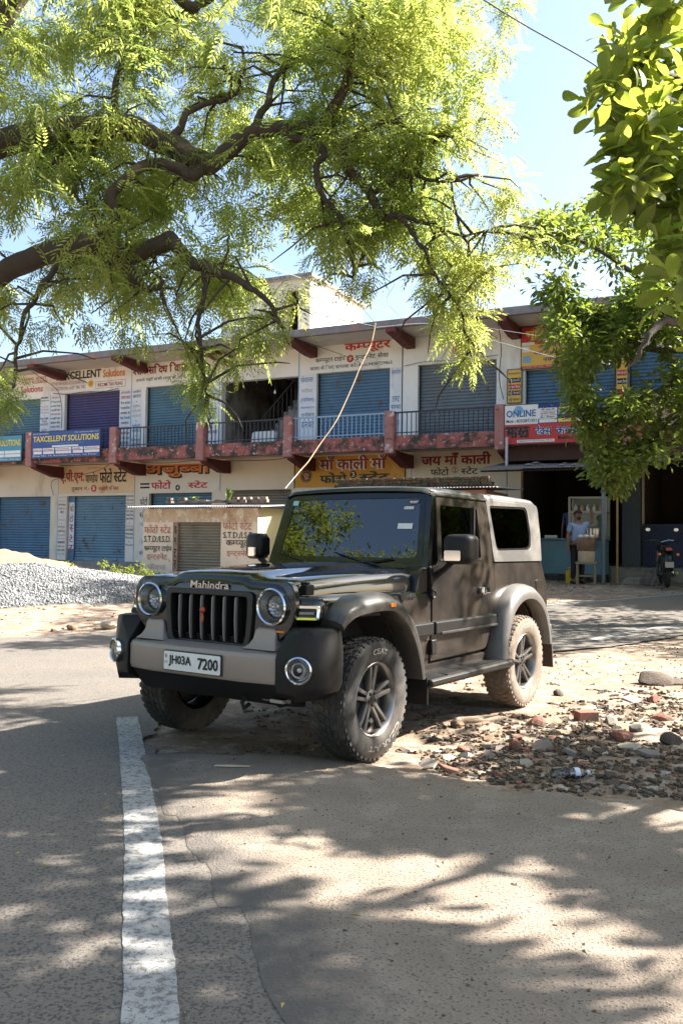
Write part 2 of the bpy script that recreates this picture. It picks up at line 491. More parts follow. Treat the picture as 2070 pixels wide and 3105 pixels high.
def column(words, a, b, ztop, zbot, col, fill=.62):
    n = len(words); h = (ztop - zbot)/n; out = []
    for i, w in enumerate(words):
        c = col if isinstance(col, str) else col[i % len(col)]
        z = ztop - h*(i+1)
        ww = min(b - a, .085*max(2, len(w)))
        if w == '.': out.append(('.', (a+b)/2-.02, (a+b)/2+.02, z+h*.3, z+h*.55, c)); continue
        out.append((w, (a+b)/2 - ww/2, (a+b)/2 + ww/2, z + h*.2, z + h*(.2+fill), c, .006))
    return out
WH = M['white']; CR = M['cream']
M['blueish'] = mat('sky_tinted_wash', (.74,.77,.80), .9, c2=(.66,.70,.75), nscale=1.5, dirt=(.42,.40,.38), dscale=1.4, dlo=.58, dhi=.8, stretch=(1,1,.4))  # blue of the skylight on the piers is put into this colour
M['peach'] = mat('peach_wash', (.78,.60,.40), .9, c2=(.72,.53,.34), nscale=1.5, dirt=(.60,.30,.12), dscale=1.6, dlo=.56, dhi=.72)
M['offw'] = mat('off_white_wash', (.78,.74,.67), .9, c2=(.70,.65,.58), nscale=1.4, dirt=(.42,.36,.28), dscale=2, dlo=.58, dhi=.75)
M['ochrew'] = mat('ochre_wash', (.68,.34,.06), .85, c2=(.62,.29,.05), nscale=1.4, dirt=(.72,.44,.16), dscale=1.5, dlo=.55, dhi=.7)
# upper storey, from the left
sign(-2.7, .10, 6.64, 7.34, WH, [('FILING  AUDIT', -1.2, -.1, 7.24, 7.34, 'red'), ('ACCOUNTING', -.80, -.05, 7.10, 7.22, 'red'), ('TAN', -1.25, -.95, 7.08, 7.2, 'red'), ('Solutions', -1.35, -.26, 6.79, 7.04, 'crimson', .02)])
sign(-.35, .08, 4.42, 6.62, M['blueish'], column(['MSME','Registration','.','FOOD','LICENSE','FSSAI','.','INCOME','TAX','AUDIT','.','GST','AUDIT'], -.33, .05, 6.6, 5.2, ['black','black','black','faint','faint','faint','black','navy','black','black'], .7))
sign(.14, 3.80, 6.66, 7.56, WH, [('TAXCELLENT', .31, 2.46, 7.13, 7.42, 'black', .03), ('Solutions', 2.54, 3.52, 7.10, 7.38, 'orange', .025), ('@ taxcellentsolution.btp@gmail.com', .54, 1.83, 7.44, 7.51, 'maroon', 0), ('9304428219 7979862', 2.2, 3.5, 7.43, 7.51, 'maroon', 0),
      ('GST RETURN FILING ACCOUNTING DSC', .17, 1.72, 6.96, 7.07, 'red', 0), ('GST REGISTRATION  AUDIT  PAN  TAN', .17, 1.72, 6.78, 6.89, 'red', 0), ('INCOME TAX FILING', 2.32, 3.42, 6.79, 6.92, 'red', .01), ('\u091f', 1.93, 2.06, 6.86, 6.99, 'orange', .01)],
      extra=lambda mb, y: (bars(*(frame(2.22, 3.55, 6.73, 6.98, 'blue', .012) + frame(.15, 1.76, 6.755, 6.91, 'sky', .008) + frame(.15, 1.76, 6.935, 7.09, 'sky', .008)))(mb, y), circ(mb, 1.99, 6.925, .135, y, LI['yellow']), circ(mb, 1.99, 6.925, .10, y-.001, LI['ochre'])))
sign(.14, .70, 4.42, 6.65, M['blueish'], column(['जी.एस.टी.','रिटर्न','इनकम टैक्स','फाईलिंग','जी.एस.टी.','फाईलिंग','बैलेंस शीट','प्रोजेक्ट रिपोर्ट','डिजिटल'], .17, .62, 6.6, 5.25, ['red','black','black','black']), extra=bars((.12, .14, 4.42, 6.65, 'sky')))
sign(3.34, 3.80, 4.42, 6.62, M['blueish'], column(['ऑनलाईन','आधार कार्ड','पैन कार्ड','पासपोर्ट','आधार से','पैसा निकासी','लाईफ','सर्टिफिकेट','बिजली बिल','ई वे बिल','EPFO','बीमा'], 3.36, 3.77, 6.6, 4.5, ['red','red','black','black','black','navy','black']), extra=bars((3.80, 3.83, 4.42, 7.4, 'sky')))
sign(3.83, 7.4, 6.68, 7.42, WH, [('श्री सिद्धि विनायक', 3.86, 6.55, 7.06, 7.42, 'maroon', .03), ('हमारे यहाँ सभी तरह के ऑनलाईन कार्य', 4.01, 6.9, 6.83, 6.97, 'black', .008)])
sign(3.84, 4.26, 4.42, 6.62, M['blueish'], column(['जमीन','लगान','.','रसीद','हिन्दी','अंग्रेजी','.','फोटो','स्टेट','.','प्रिंट','कार्ड'], 3.86, 4.24, 6.6, 4.6, ['black','black','blue','faint','faint','faint','black','blue','blue']))
sign(6.95, 7.40, 4.42, 6.6, M['blueish'], column(['वाहन','टैक्स','.','बीमा','.','वाहन','टैक्स','.','आधार कार्ड','.','टेक्स'], 6.98, 7.36, 6.3, 4.6, ['blue','black','blue','black','blue']), extra=bars((7.40, 7.43, 4.42, 6.6, 'sky')))
sign(10.39, 13.78, 6.66, 7.49, WH, [('कम्प्यूटर', 11.93, 13.43, 7.15, 7.45, 'crimson', .03), ('कम्प्यूटर टाईप', 10.93, 11.94, 6.92, 7.12, 'black', .01), ('9', 12.06, 12.17, 6.94, 7.05, 'white', .02), ('इन्टरनेट सेवा', 12.28, 13.37, 6.93, 7.12, 'black', .01), ('कार्य के लिए सम्पर्क करें।', 10.75, 12.36, 6.70, 6.87, 'black', .004), ('Mob;9430729865', 12.41, 13.49, 6.72, 6.83, 'black', .004)],
     extra=lambda mb, y: (bars((10.36, 13.82, 7.46, 7.50, 'green'), (10.34, 10.37, 4.42, 7.46, 'sky'), (13.80, 13.83, 4.42, 7.46, 'green'))(mb, y), circ(mb, 12.115, 6.995, .115, y - .001, LI['crimson'])))
sign(10.40, 10.95, 4.42, 6.62, M['blueish'], [('केवाला', 10.42, 10.86, 6.38, 6.58, 'blue', .006), ('वसीयत', 10.46, 10.84, 6.06, 6.2, 'faint', 0), ('(पॉवर)', 10.44, 10.90, 5.74, 5.92, 'blue', .004), ('मोख्तारनामा पत्र', 10.44, 10.93, 5.56, 5.64, 'blue', 0), ('एग्रीमेन्ट', 10.47, 10.93, 5.29, 5.44, 'blue', .004), ('दान पत्र', 10.48, 10.92, 4.95, 5.15, 'blue', .006)])
sign(13.45, 13.79, 4.42, 6.62, M['blueish'], [('बक्शीश', 13.47, 13.77, 6.42, 6.58, 'blue', 0), ('ट्रस्ट', 13.50, 13.74, 5.60, 5.76, 'blue', .004), ('संस्था', 13.46, 13.77, 5.38, 5.55, 'blue', .004), ('ऋण', 13.5, 13.72, 5.14, 5.26, 'sky', 0), ('फार्म', 13.5, 13.75, 4.9, 5.05, 'sky', 0)])
sign(15.2, 15.75, 6.72, 7.12, CR, [('8', 15.41, 15.51, 6.90, 7.06, 'crimson', .03)], extra=lambda mb, y: circ(mb, 15.46, 6.98, .12, y, LI['crimson'], 24, .10))
# ground floor
sign(.62, 4.03, 3.05, 4.05, M['peach'], [('ए.पी.एन.', .68, 1.80, 3.40, 3.92, 'red', .03), ('पाण्डेय', 1.86, 2.42, 3.43, 3.80, 'black', .02), ('फोटो', 2.50, 3.06, 3.41, 3.92, 'black', .03), ('स्टेट', 3.12, 3.70, 3.42, 3.92, 'black', .03), ('श्री गणेशाय नमः', 1.95, 2.6, 3.90, 3.99, 'fadered', 0),
      ('दुकान नं.-', 1.23, 2.06, 3.12, 3.31, 'black', .008), ('5', 2.20, 2.31, 3.16, 3.29, 'white', .03), ('कचहरी परिसर', 2.46, 3.35, 3.13, 3.32, 'maroon', .006)],
     extra=lambda mb, y: (bars((.60, .62, .72, 4.05, 'sky'), (4.04, 4.06, .72, 4.05, 'sky'), (.62, 4.03, 4.05, 4.075, 'black'))(mb, y), circ(mb, 2.25, 3.225, .125, y - .001, LI['crimson'])))
sign(.62, 1.0, .72, 3.03, M['offw'], column(['फोटो','स्टेट','लेमिनेशन','स्केनिंग','का','.','2 मिनट में','.','कम्प्यूटर','टाईपिंग','रेट कार्ड','बड़े से बड़ा','नक्शा','ब्लैक का','फोटो कॉपी','केस फोटो'], .64, .98, 3.0, .85, ['faint','faint','black','fadered','black']))
sign(3.70, 4.03, .72, 3.03, M['offw'], column(['इन्टरनेट सेवा','पैन कार्ड','आधार कार्ड','राशन कार्ड','ट्रेन टिकट','बिजली बिल','वाहन टैक्स','.','शादी कार्ड','जन्म प्रमाण','स्कैनिंग कार्य','प्रिन्ट आउट','.','किया जाता है'], 3.71, 4.02, 3.0, 1.2, ['black','maroon','faint','black','black','navy']))
sign(4.24, 7.50, 3.06, 4.03, M['offw'], [('अजुब्बा', 4.45, 7.20, 3.50, 3.95, 'black', .055), ('अजुब्बा', 4.41, 7.16, 3.54, 3.98, 'orange', .04), ('फोटो', 4.74, 5.57, 3.16, 3.46, 'crimson', .03), ('4', 5.80, 5.88, 3.14, 3.25, 'white', .02), ('स्टेट', 6.25, 7.04, 3.17, 3.42, 'crimson', .03)],
     extra=lambda mb, y: (bars((4.28, 4.68, 3.31, 3.37, 'black'), (4.28, 4.68, 3.19, 3.25, 'black'), (7.50, 7.53, 3.06, 4.03, 'sky'))(mb, y), circ(mb, 5.84, 3.195, .095, y - .001, LI['black'])))
sign(4.26, 4.62, .72, 3.02, M['offw'], [('फोटो', 4.28, 4.6, 2.62, 2.9, 'black', .01), ('स्टेट', 4.28, 4.6, 2.2, 2.44, 'black', .01), ('टाईप', 4.3, 4.58, 1.9, 2.08, 'sky', 0), ('हिन्दी', 4.3, 4.58, 1.3, 1.46, 'faint', 0), ('फोटो', 4.3, 4.58, .95, 1.1, 'navy', 0)])
sign(10.28, 13.92, 3.12, 4.06, M['ochrew'], [('माँ काली माँ', 11.10, 13.34, 3.62, 4.07, 'white', .06), ('माँ काली माँ', 11.13, 13.37, 3.64, 4.07, 'maroon', .035), ('फोटो', 11.14, 12.07, 3.24, 3.57, 'green', .04), ('3', 12.22, 12.32, 3.42, 3.56, 'white', .02), ('स्टेट', 12.46, 13.46, 3.28, 3.58, 'green', .04)],
     extra=lambda mb, y: (bars((10.24, 10.28, 3.1, 4.06, 'black'), (13.92, 13.96, 3.1, 4.06, 'black'))(mb, y), circ(mb, 12.27, 3.49, .11, y - .001, LI['black']), circ(mb, 10.67, 3.47, .20, y - .001, LI['black'], 28), circ(mb, 10.67, 3.47, .17, y - .002, LI['ochre'], 28, .155),
        mb.add([(10.67+.10*math.cos(t)*(1.25 if math.sin(t) > .2 else .8), y - .003, 3.46+.12*math.sin(t)) for t in np.linspace(0, 2*PI, 18)[:-1]], [list(range(17))], LI['fadered'])))
sign(14.15, 16.95, 3.30, 4.06, M['cream'], [('जय माँ काली', 14.44, 16.51, 3.69, 4.05, 'maroon', .035), ('फोटो', 14.72, 15.28, 3.40, 3.64, 'black', .02), ('2', 15.42, 15.50, 3.49, 3.61, 'red', .02), ('स्टेट', 15.63, 16.14, 3.42, 3.64, 'black', .02)], extra=lambda mb, y: (circ(mb, 15.46, 3.55, .095, y, LI['maroon'], 24, .08), bars((14.12, 14.15, 3.3, 4.06, 'sky'))(mb, y)))
# blue jamb with upright lettering beside the second ground floor shutter
jb = MB().box(1.021, 1.30, 1.60, 1.66, .71, 2.96).build('blue_jamb', M['sh_blue'], bld, angle=0)
mb = MB()
for i, w in enumerate(['फो', 'टो', 'स्', 'टे', 'ट']): txt(mb, w, 1.09, 1.26, 2.42 - .36*i, 2.68 - .36*i, 1.594, LI['red'], .02)
mb.build('lettering', LMATS, jb, angle=0, fix=False)
jb2 = MB().quad((1.04,1.597,1.1),(1.29,1.597,1.1),(1.29,1.597,2.75),(1.04,1.597,2.75)).build('jamb_panel', M['blueish'], jb, angle=0, fix=False)

# ---- boards hung on the balcony and the wall: things of their own
def board(name, s0, s1, z0, z1, y, bgm, lines, label, cat='sign', extra=None, tilt=0, thick=.03):
    o = empty(name, bw(s0, y, z0), BRZ, label, cat)
    w, h = s1 - s0, z1 - z0
    MB().box(0, w, -thick, 0, 0, h).build('board', bgm, o, angle=0)
    f = MB()
    for a, b, c, d in ((-.02, w+.02, -.02, 0), (-.02, w+.02, h, h+.02), (-.02, 0, 0, h), (w, w+.02, 0, h)): f.box(a, b, -thick-.006, .002, c, d)
    f.build('frame', M['iron'], o, angle=0)
    mb = MB()
    if extra: extra(mb, -thick - .002)
    for k, L in enumerate(lines):
        t, a, b, c, d, col = L[:6]
        txt(mb, t, a - s0, b - s0, c - z0, d - z0, -thick - .006 - .0006*k, LI[col], L[6] if len(L) > 6 else .012)
    mb.build('lettering', LMATS, o, angle=0, fix=False)
    return o
def qb(s0, z0):
    def q(mb, y, a, b, c, d, col): mb.quad((a-s0, y, c-z0), (b-s0, y, c-z0), (b-s0, y, d-z0), (a-s0, y, d-z0), LI[col])
    return q
navy = mat('navy_vinyl', (.015,.05,.22), .45, c2=(.02,.075,.28), nscale=2)
teal = mat('teal_vinyl', (.035,.22,.34), .45, c2=(.05,.28,.38), nscale=2)
redv = mat('red_vinyl', (.55,.03,.03), .45, c2=(.48,.03,.03), nscale=2)
yelv = mat('yellow_vinyl', (.72,.45,.07), .45, c2=(.68,.40,.06), nscale=2)
q = qb(.94, 4.16)
def ex1(mb, y):
    for i, (a, b) in enumerate(((1.0,1.4),(1.44,1.95),(2.0,2.7),(2.75,3.2),(3.24,3.9))): q(mb, y, a, b, 4.40, 4.49, 'white'); q(mb, y, a+.02, b+.0, 4.29, 4.38, 'white')
    q(mb, y, 1.85, 3.0, 4.51, 4.57, 'white')
board('advertising_banner', .94, 3.92, 4.16, 5.04, -.10, navy, [('TAXCELLENT SOLUTIONS', 1.0, 3.87, 4.70, 4.90, 'yellow', .03), ('( The Complete Tax Solutions )', 1.62, 3.2, 4.59, 4.67, 'sky', 0), ('Email: taxcellentsolution@gmail.com', 2.85, 3.85, 4.95, 5.0, 'white', 0), ('GSTN 20AWEPR', .98, 1.7, 4.95, 5.0, 'white', 0),
      ('Income Tax', 1.03, 1.37, 4.41, 4.475, 'crimson', 0), ('GST Return', 1.48, 1.9, 4.41, 4.475, 'crimson', 0), ('Accounting', 2.05, 2.6, 4.41, 4.475, 'crimson', 0), ('Audit', 2.8, 3.1, 4.41, 4.475, 'crimson', 0), ('Registration', 3.3, 3.85, 4.41, 4.475, 'crimson', 0), ('Shop No. 14, Kachahari Parisar, 1st Floor', 1.0, 3.8, 4.19, 4.26, 'white', 0)],
      'dark blue banner reading TAXCELLENT SOLUTIONS hung on the balcony front', 'banner', ex1)
q2 = qb(-1.9, 4.1)
board('advertising_banner', -1.9, .46, 4.1, 4.98, -.10, teal, [('TAXCELLENT SOLUTIONS', -1.85, .42, 4.62, 4.84, 'yellow', .03), ('Shop No. 14, 1st Floor, Parisar', -1.8, .42, 4.12, 4.19, 'white', 0)],
      'teal banner cut by the picture edge, lettered SOLUTIONS in pale yellow', 'banner', lambda mb, y: [q2(mb, y, a, b, c, d, 'white') for a, b, c, d in ((-1.8,-.8,4.36,4.46),(-.75,-.35,4.36,4.46),(-.32,.42,4.36,4.46),(-1.8,-.35,4.24,4.34),(-.32,.42,4.24,4.34))])
q3 = qb(17.34, 4.03)
def ex3(mb, y):
    q3(mb, y, 17.34, 18.2, 4.53, 5.03, 'white'); q3(mb, y, 18.2, 20.0, 4.53, 5.03, 'navy')
    mb.add([(.80, y - .001, .5), (.80, y - .001, 1.0), (.95, y - .001, .75)], [[0, 2, 1]], LI['white'])
    for i in range(4):
        for j, (a, b) in enumerate(((18.23,18.68),(18.71,19.16),(19.19,19.64))):
            q3(mb, y - .002, a, b, 4.55 + .095*i, 4.635 + .095*i, ('white','yellow','white','black','white','sky')[(i*2+j) % 6])
    q3(mb, y - .002, 17.66, 18.62, 4.06, 4.13, 'white')
    circ(mb, .36, .86, .12, y - .002, LI['sky'], 20)
board('shop_banner', 17.34, 20.0, 4.03, 5.03, -.06, redv, [('ONLINE', 17.38, 18.14, 4.72, 4.90, 'blue', .03), ('Mob : 8252871391', 17.38, 18.16, 4.58, 4.66, 'black', .01), ('भारत', 17.36, 17.99, 4.18, 4.48, 'black', .06), ('टैक्स', 18.13, 18.55, 4.23, 4.50, 'white', .08), ('टैक्स', 18.13, 18.55, 4.23, 4.50, 'navy', .03), ('कन्सलटेन्ट', 18.65, 19.75, 4.23, 4.50, 'white', .07), ('कन्सलटेन्ट', 18.65, 19.75, 4.23, 4.50, 'navy', .03), ('BHARAT ONLINE', 18.71, 19.5, 4.11, 4.20, 'black', .03),
      ('Registration for GST, E-Tender, ITR etc.', 17.7, 18.58, 4.075, 4.12, 'black', 0), ('जी.एस.टी.', 18.26, 18.64, 4.85, 4.91, 'black', .01), ('इनकम टैक्स', 18.26, 18.64, 4.755, 4.815, 'crimson', .01), ('ई० टेण्डर', 18.26, 18.64, 4.66, 4.72, 'black', .01), ('रोड TAX', 18.75, 19.12, 4.85, 4.91, 'navy', .01), ('जमीन लगान', 18.75, 19.12, 4.66, 4.72, 'crimson', .01), ('पैन कार्ड', 19.24, 19.6, 4.57, 4.625, 'green', .01), ('उपलब्ध सुविधाएं', 18.75, 19.6, 4.945, 5.02, 'yellow', .01)],
      'red and navy banner with a white ONLINE panel hung beside the last red post', 'banner', ex3)
q4 = qb(17.36, 6.26)
def ex4(mb, y):
    q4(mb, y, 17.36, 19.1, 6.98, 7.41, 'crimson'); q4(mb, y, 17.36, 19.1, 6.27, 6.34, 'crimson')
    mb.add([(.0, y, .72), (1.0, y, .60), (1.74, y, .72)], [[0, 1, 2]], LI['crimson'])
    q4(mb, y - .002, 17.39, 17.58, 6.72, 6.88, 'white'); q4(mb, y - .002, 17.40, 17.62, 6.43, 6.62, 'sky'); q4(mb, y - .002, 17.38, 17.72, 6.91, 6.99, 'white'); q4(mb, y - .002, 17.95, 18.6, 6.96, 7.05, 'white')
board('shop_banner', 17.36, 19.1, 6.26, 7.41, 1.46, yelv, [('भारत टैक्स', 17.46, 18.9, 7.10, 7.37, 'yellow', .05), ('Registration for GST', 17.98, 18.56, 6.98, 7.03, 'black', 0), ('जी.एस.टी. इनकम टैक्स', 17.82, 19.0, 6.78, 6.90, 'navy', .006), ('माईनिंग रोयल्टी, ट्रेजरी', 17.7, 19.0, 6.62, 6.74, 'navy', .006), ('जमीन लगान', 17.95, 18.7, 6.45, 6.57, 'navy', .006), ('जिला परिषद, कमरा संख्या, दुकान नं.', 17.42, 18.9, 6.28, 6.33, 'white', 0)],
      'yellow and red banner above the blue shutter, half hidden by leaves', 'banner', ex4)
q5 = qb(16.98, 5.36)
board('wall_strip', 16.98, 17.36, 5.36, 6.27, 1.46, yelv, [('उपलब्ध सुविधाएं', 17.01, 17.33, 6.12, 6.2, 'navy', 0), ('जी.एस.टी.', 17.02, 17.32, 5.93, 6.02, 'white', .01), ('इनकम टैक्स', 17.02, 17.32, 5.75, 5.84, 'white', .01), ('ई० टेण्डर', 17.02, 17.32, 5.58, 5.67, 'white', .01), ('कॉन्ट्रेक्टर', 17.02, 17.32, 5.41, 5.49, 'black', 0)],
      'narrow yellow strip of small notices on the white pier', 'sign', lambda mb, y: [q5(mb, y, 17.0, 17.34, z, z + .13, c) for z, c in ((5.91,'black'),(5.73,'crimson'),(5.56,'black'))])
board('shop_banner', 20.42, 23.2, 4.42, 5.12, -.06, mat('tan_vinyl', (.42,.27,.18), .5, c2=(.33,.22,.16), nscale=3), [('BHARAT ONLINE INTERNET', 20.5, 23.1, 4.84, 5.05, 'black', .03)], 'tan banner with dark capitals behind the leaves at the right', 'banner')
q6 = qb(19.88, 5.1)
board('wall_strip', 19.88, 20.16, 5.1, 6.3, 1.46, yelv, [('जी.एस.टी.', 19.9, 20.14, 5.93, 6.02, 'white', .01), ('इनकम टैक्स', 19.9, 20.14, 5.7, 5.8, 'white', .01)], 'narrow notice strip showing through the leaves beside the right blue shutter', 'sign', lambda mb, y: [q6(mb, y, 19.9, 20.14, z, z + .15, c) for z, c in ((5.9,'crimson'),(5.68,'black'),(5.4,'crimson'))])
# ================================================================ kiosks, awnings and the tea stall
M['tin'] = mat('corrugated_tin', (.30,.30,.30), .5, .5, c2=(.22,.22,.22), nscale=3, dirt=(.30,.17,.10), dscale=2, dlo=.55, dhi=.7, rough2=.6)
M['rust'] = mat('rusty_tin', (.30,.17,.11), .7, .2, c2=(.40,.33,.28), nscale=3, dirt=(.16,.08,.05), dscale=3)
M['brick'] = mat('brick', (.27,.105,.07), .9, c2=(.20,.08,.055), nscale=9, dirt=(.12,.10,.07), dscale=5, dlo=.5, dhi=.66, bump=.4, bscale=60)
M['moss'] = mat('moss', (.06,.09,.02), .95, c2=(.10,.12,.03), nscale=20)
M['kiosk'] = mat('kiosk_plaster', (.58,.46,.35), .92, c2=(.50,.38,.28), nscale=2.2, dirt=(.36,.25,.17), dscale=2.2, dlo=.53, dhi=.68, dirt2=(.66,.60,.52), d2scale=5, d2lo=.55, d2hi=.62, bump=.3, bscale=30)
M['kioskw'] = mat('kiosk_white', (.74,.65,.54), .92, c2=(.66,.56,.45), nscale=2.5, dirt=(.33,.21,.13), dscale=7, dlo=.60, dhi=.66, bump=.25, bscale=40)
M['yelwall'] = mat('yellow_plaster', (.72,.66,.36), .9, c2=(.66,.60,.32), nscale=2)
def corrugated(mb, x0, x1, y0, y1, z0, z1, pitch=.075, amp=.014, m=0):
    n = int((x1 - x0)/pitch*4); top = []; 
    for i in range(n + 1):
        x = x0 + (x1 - x0)*i/n; w = amp*math.sin(2*PI*(x - x0)/pitch)
        top.append((x, w))
    vs = []; 
    for dz in (0, -.004):
        vs += [(x, y0, z0 + w + dz) for x, w in top] + [(x, y1, z1 + w + dz) for x, w in top]
    k = n + 1; fs = []
    for i in range(n):
        fs.append([i, i+1, k+i+1, k+i]); fs.append([2*k+i, 3*k+i, 3*k+i+1, 2*k+i+1]); fs.append([i, 2*k+i, 2*k+i+1, i+1]); fs.append([k+i, k+i+1, 3*k+i+1, 3*k+i])
    mb.add(vs, fs, m)
# plastered kiosk
kz = .42
kio = empty('kiosk', bw(9.28, -4.5, kz), BRZ, 'low plastered kiosk with a shutter, faded red lettering and a tin roof', 'kiosk')
W_, D_ = 3.38, 1.7
def kk(s): return s - 9.28
mb = MB()
a, b = kk(10.2), kk(11.62)
mb.box(0, a, 0, .14, -.4, 1.78); mb.box(b, W_, 0, .14, -.4, 1.78); mb.box(a, b, 0, .14, -.4, .12)
mb.build('wall', M['kioskw'], kio, angle=0)
mb = MB(); mb.box(0, W_, 0, .14, 1.5 + .03, 1.80)
mb2 = MB(); mb2.box(-.0, W_, -.012, -.001, 1.46, 1.80); mb2.build('lintel_band', M['kiosk'], kio, angle=0)
mb = MB(); mb.box(a, b, 0, .14, 1.55, 1.78); mb.build('lintel', M['kiosk'], kio, angle=0)
mb = MB(); mb.box(.001, .14, .142, D_, -.4, 1.80); mb.box(.142, W_-.142, D_-.14, D_, -.4, 1.8); mb.box(.142, W_-.142, .142, D_-.142, .05, .1); mb.build('side_wall', M['kiosk'], kio, angle=0)
MB().box(W_-.14, W_, .142, D_, -.4, 1.82).build('painted_side_wall', M['yelwall'], kio, angle=0)
mb = MB(); n = 20; prof = []
for i in range(n): 
    zb = .12 + 1.42*i/n; dz = 1.42/n
    prof += [(.112, zb), (.085, zb+dz*.3), (.085, zb+dz*.6), (.112, zb+dz*.97)]
prof += [(.13, 1.54), (.13, .12)]
mb.prism(prof, 'x', a + .12, b - .005); mb.build('shutter', M['sh_dull'], kio, angle=20)
jw = MB().box(a + .001, a + .118, .03, .135, .121, 1.54).build('jamb', M['rust'], kio, angle=0)
mb = MB()
for i, w in enumerate(['क', 'म्प्यू', 'ट', 'र']): txt(mb, w, a + .02, a + .10, 1.16 - .28*i, 1.36 - .28*i, .026, LI['black'], .02)
mb.build('lettering', LMATS, jw, angle=0, fix=False)
mb = MB()
for k, (t, s0, s1, z0, z1, c, bo) in enumerate([('फोटो स्टेट', 9.32, 10.15, 1.60, 1.82, 'fadered', .012), ('S.T.D./I.S.D.', 9.32, 10.15, 1.38, 1.54, 'black', .01), ('कम्प्यूटर टाईप', 9.32, 10.18, 1.12, 1.32, 'black', .012), ('इन्टरनेट', 9.41, 10.05, .93, 1.12, 'fadered', .006), ('फैक्स', 9.45, 10.0, .70, .86, 'faint', .004), ('लेमिनेशन', 9.4, 10.1, .5, .64, 'black', .004),
        ('फोटो स्टेट', 11.68, 12.5, 1.70, 1.93, 'fadered', .012), ('S.T.D./I.S.D.', 11.70, 12.58, 1.50, 1.65, 'black', .01), ('कम्प्यूटर', 11.78, 12.5, 1.27, 1.45, 'black', .01), ('इन्टरनेट', 11.8, 12.45, 1.06, 1.24, 'fadered', .008)]):
    txt(mb, t, s0 - 9.28, s1 - 9.28, z0 - kz, z1 - kz, -.014 - .0004*k, LI[c], bo)
mb.build('lettering', LMATS, kio, angle=0, fix=False)
mb = MB(); corrugated(mb, -.32, W_ + .25, -.28, D_ + .2, 1.83, 1.98); mb.build('roof', M['tin'], kio, angle=60, fix=False)
mb = MB(); random.seed(4)
x = .4
while x < W_ - .2:
    l = random.uniform(.16, .24)
    if random.random() < .9: mb.box(x, x + l, .35 + random.uniform(-.03,.03), .48, 1.955, 2.02 + random.uniform(-.01,.015))
    if random.random() < .55: mb.box(x + .03, x + l - .02, .36, .47, 2.03, 2.09)
    x += l + .012
bk_ = mb.build('loose_bricks', mat('weathered_brick', (.30,.25,.21), .95, c2=(.20,.12,.085), nscale=4, dirt=(.06,.05,.035), dscale=4, dlo=.48, dhi=.6, bump=.4), kio, angle=0, bevel=.008)
bk_['kind'] = 'stuff'
def tuft(mb, c, n, h, sp, w=.014, m=0):
    for _ in range(n):
        a_ = random.uniform(0, 2*PI); l = h*random.uniform(.6, 1.1); o = random.uniform(.2, 1)*sp
        d = Vector((math.cos(a_), math.sin(a_), 0)); p = Vector((-d.y, d.x, 0))*w
        c0 = Vector(c) + d*random.uniform(0, .05)
        m1 = c0 + d*o*.4 + Vector((0,0,l*.7)); m2 = c0 + d*o + Vector((0,0,l*.8))
        mb.add([c0-p, c0+p, m1+p*.8, m1-p*.8, m2], [[0,1,2,3],[3,2,4]], m)
M['grassb'] = mat('grass_blade', (.10,.16,.03), .6, c2=(.16,.20,.05), nscale=6)
mb = MB(); tuft(mb, (2.25, .42, 2.03), 40, .35, .25); tuft(mb, (1.25, .42, 2.0), 30, .15, .2, .02); tuft(mb, (.85, .42, 2.0), 20, .12, .2, .02)
t_ = tag(mb.build('weed_tuft', M['grassb'], None, angle=0, fix=False), 'green weeds growing among the bricks on the kiosk roof', 'weeds'); t_.location = kio.location; t_.rotation_euler = kio.rotation_euler
# second kiosk behind the parked car, brick topped
ki2 = empty('kiosk', bw(13.9, -3.2, .4), BRZ, 'kiosk behind the parked car roof with mossy bricks laid on its tin sheet', 'kiosk')
mb = MB(); mb.box(.1, 3.9, 0, 1.8, -.3, 2.26); mb.build('wall', mat('pink_wall', (.40,.20,.15), .9, c2=(.33,.17,.13), nscale=2), ki2, angle=0)
mb = MB(); corrugated(mb, .0, 4.25, -.35, 1.95, 2.30, 2.38); mb.build('roof', M['tin'], ki2, angle=60, fix=False)
mb = MB(); 
for lay in range(3):
    x = .15 + .1*(lay % 2)
    while x < 3.95:
        l = random.uniform(.2, .25); mb.box(x, x + l, -.12 + random.uniform(-.02,.02), .02, 2.355 + .07*lay, 2.42 + .07*lay); x += l + .012
mb.build('brick_course', mat('mossy_brick', (.10,.075,.05), .95, c2=(.06,.06,.03), nscale=6, dirt=(.22,.11,.07), dscale=8, dlo=.52, dhi=.6, bump=.4), ki2, angle=0, bevel=.008)
# right hand dark shops: back walls and side walls as parts of the building
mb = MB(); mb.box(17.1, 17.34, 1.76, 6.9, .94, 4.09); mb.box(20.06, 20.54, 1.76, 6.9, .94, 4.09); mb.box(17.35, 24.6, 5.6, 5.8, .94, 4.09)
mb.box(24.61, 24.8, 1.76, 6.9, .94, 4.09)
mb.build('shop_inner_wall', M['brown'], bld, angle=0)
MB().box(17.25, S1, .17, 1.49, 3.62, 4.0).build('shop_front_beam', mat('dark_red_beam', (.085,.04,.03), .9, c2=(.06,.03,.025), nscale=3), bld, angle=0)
MB().box(20.08, 20.52, 1.12, 1.495, .94, 3.6).build('shop_pier', flat('slate_paint', (.085,.10,.125), .85), bld, angle=0)
MB().box(20.56, 24.6, 1.3, 1.34, .94, 2.02).build('shop_lower_panel', mat('dark_blue_sheet', (.018,.028,.085), .6, c2=(.012,.018,.06), nscale=2), bld, angle=0)
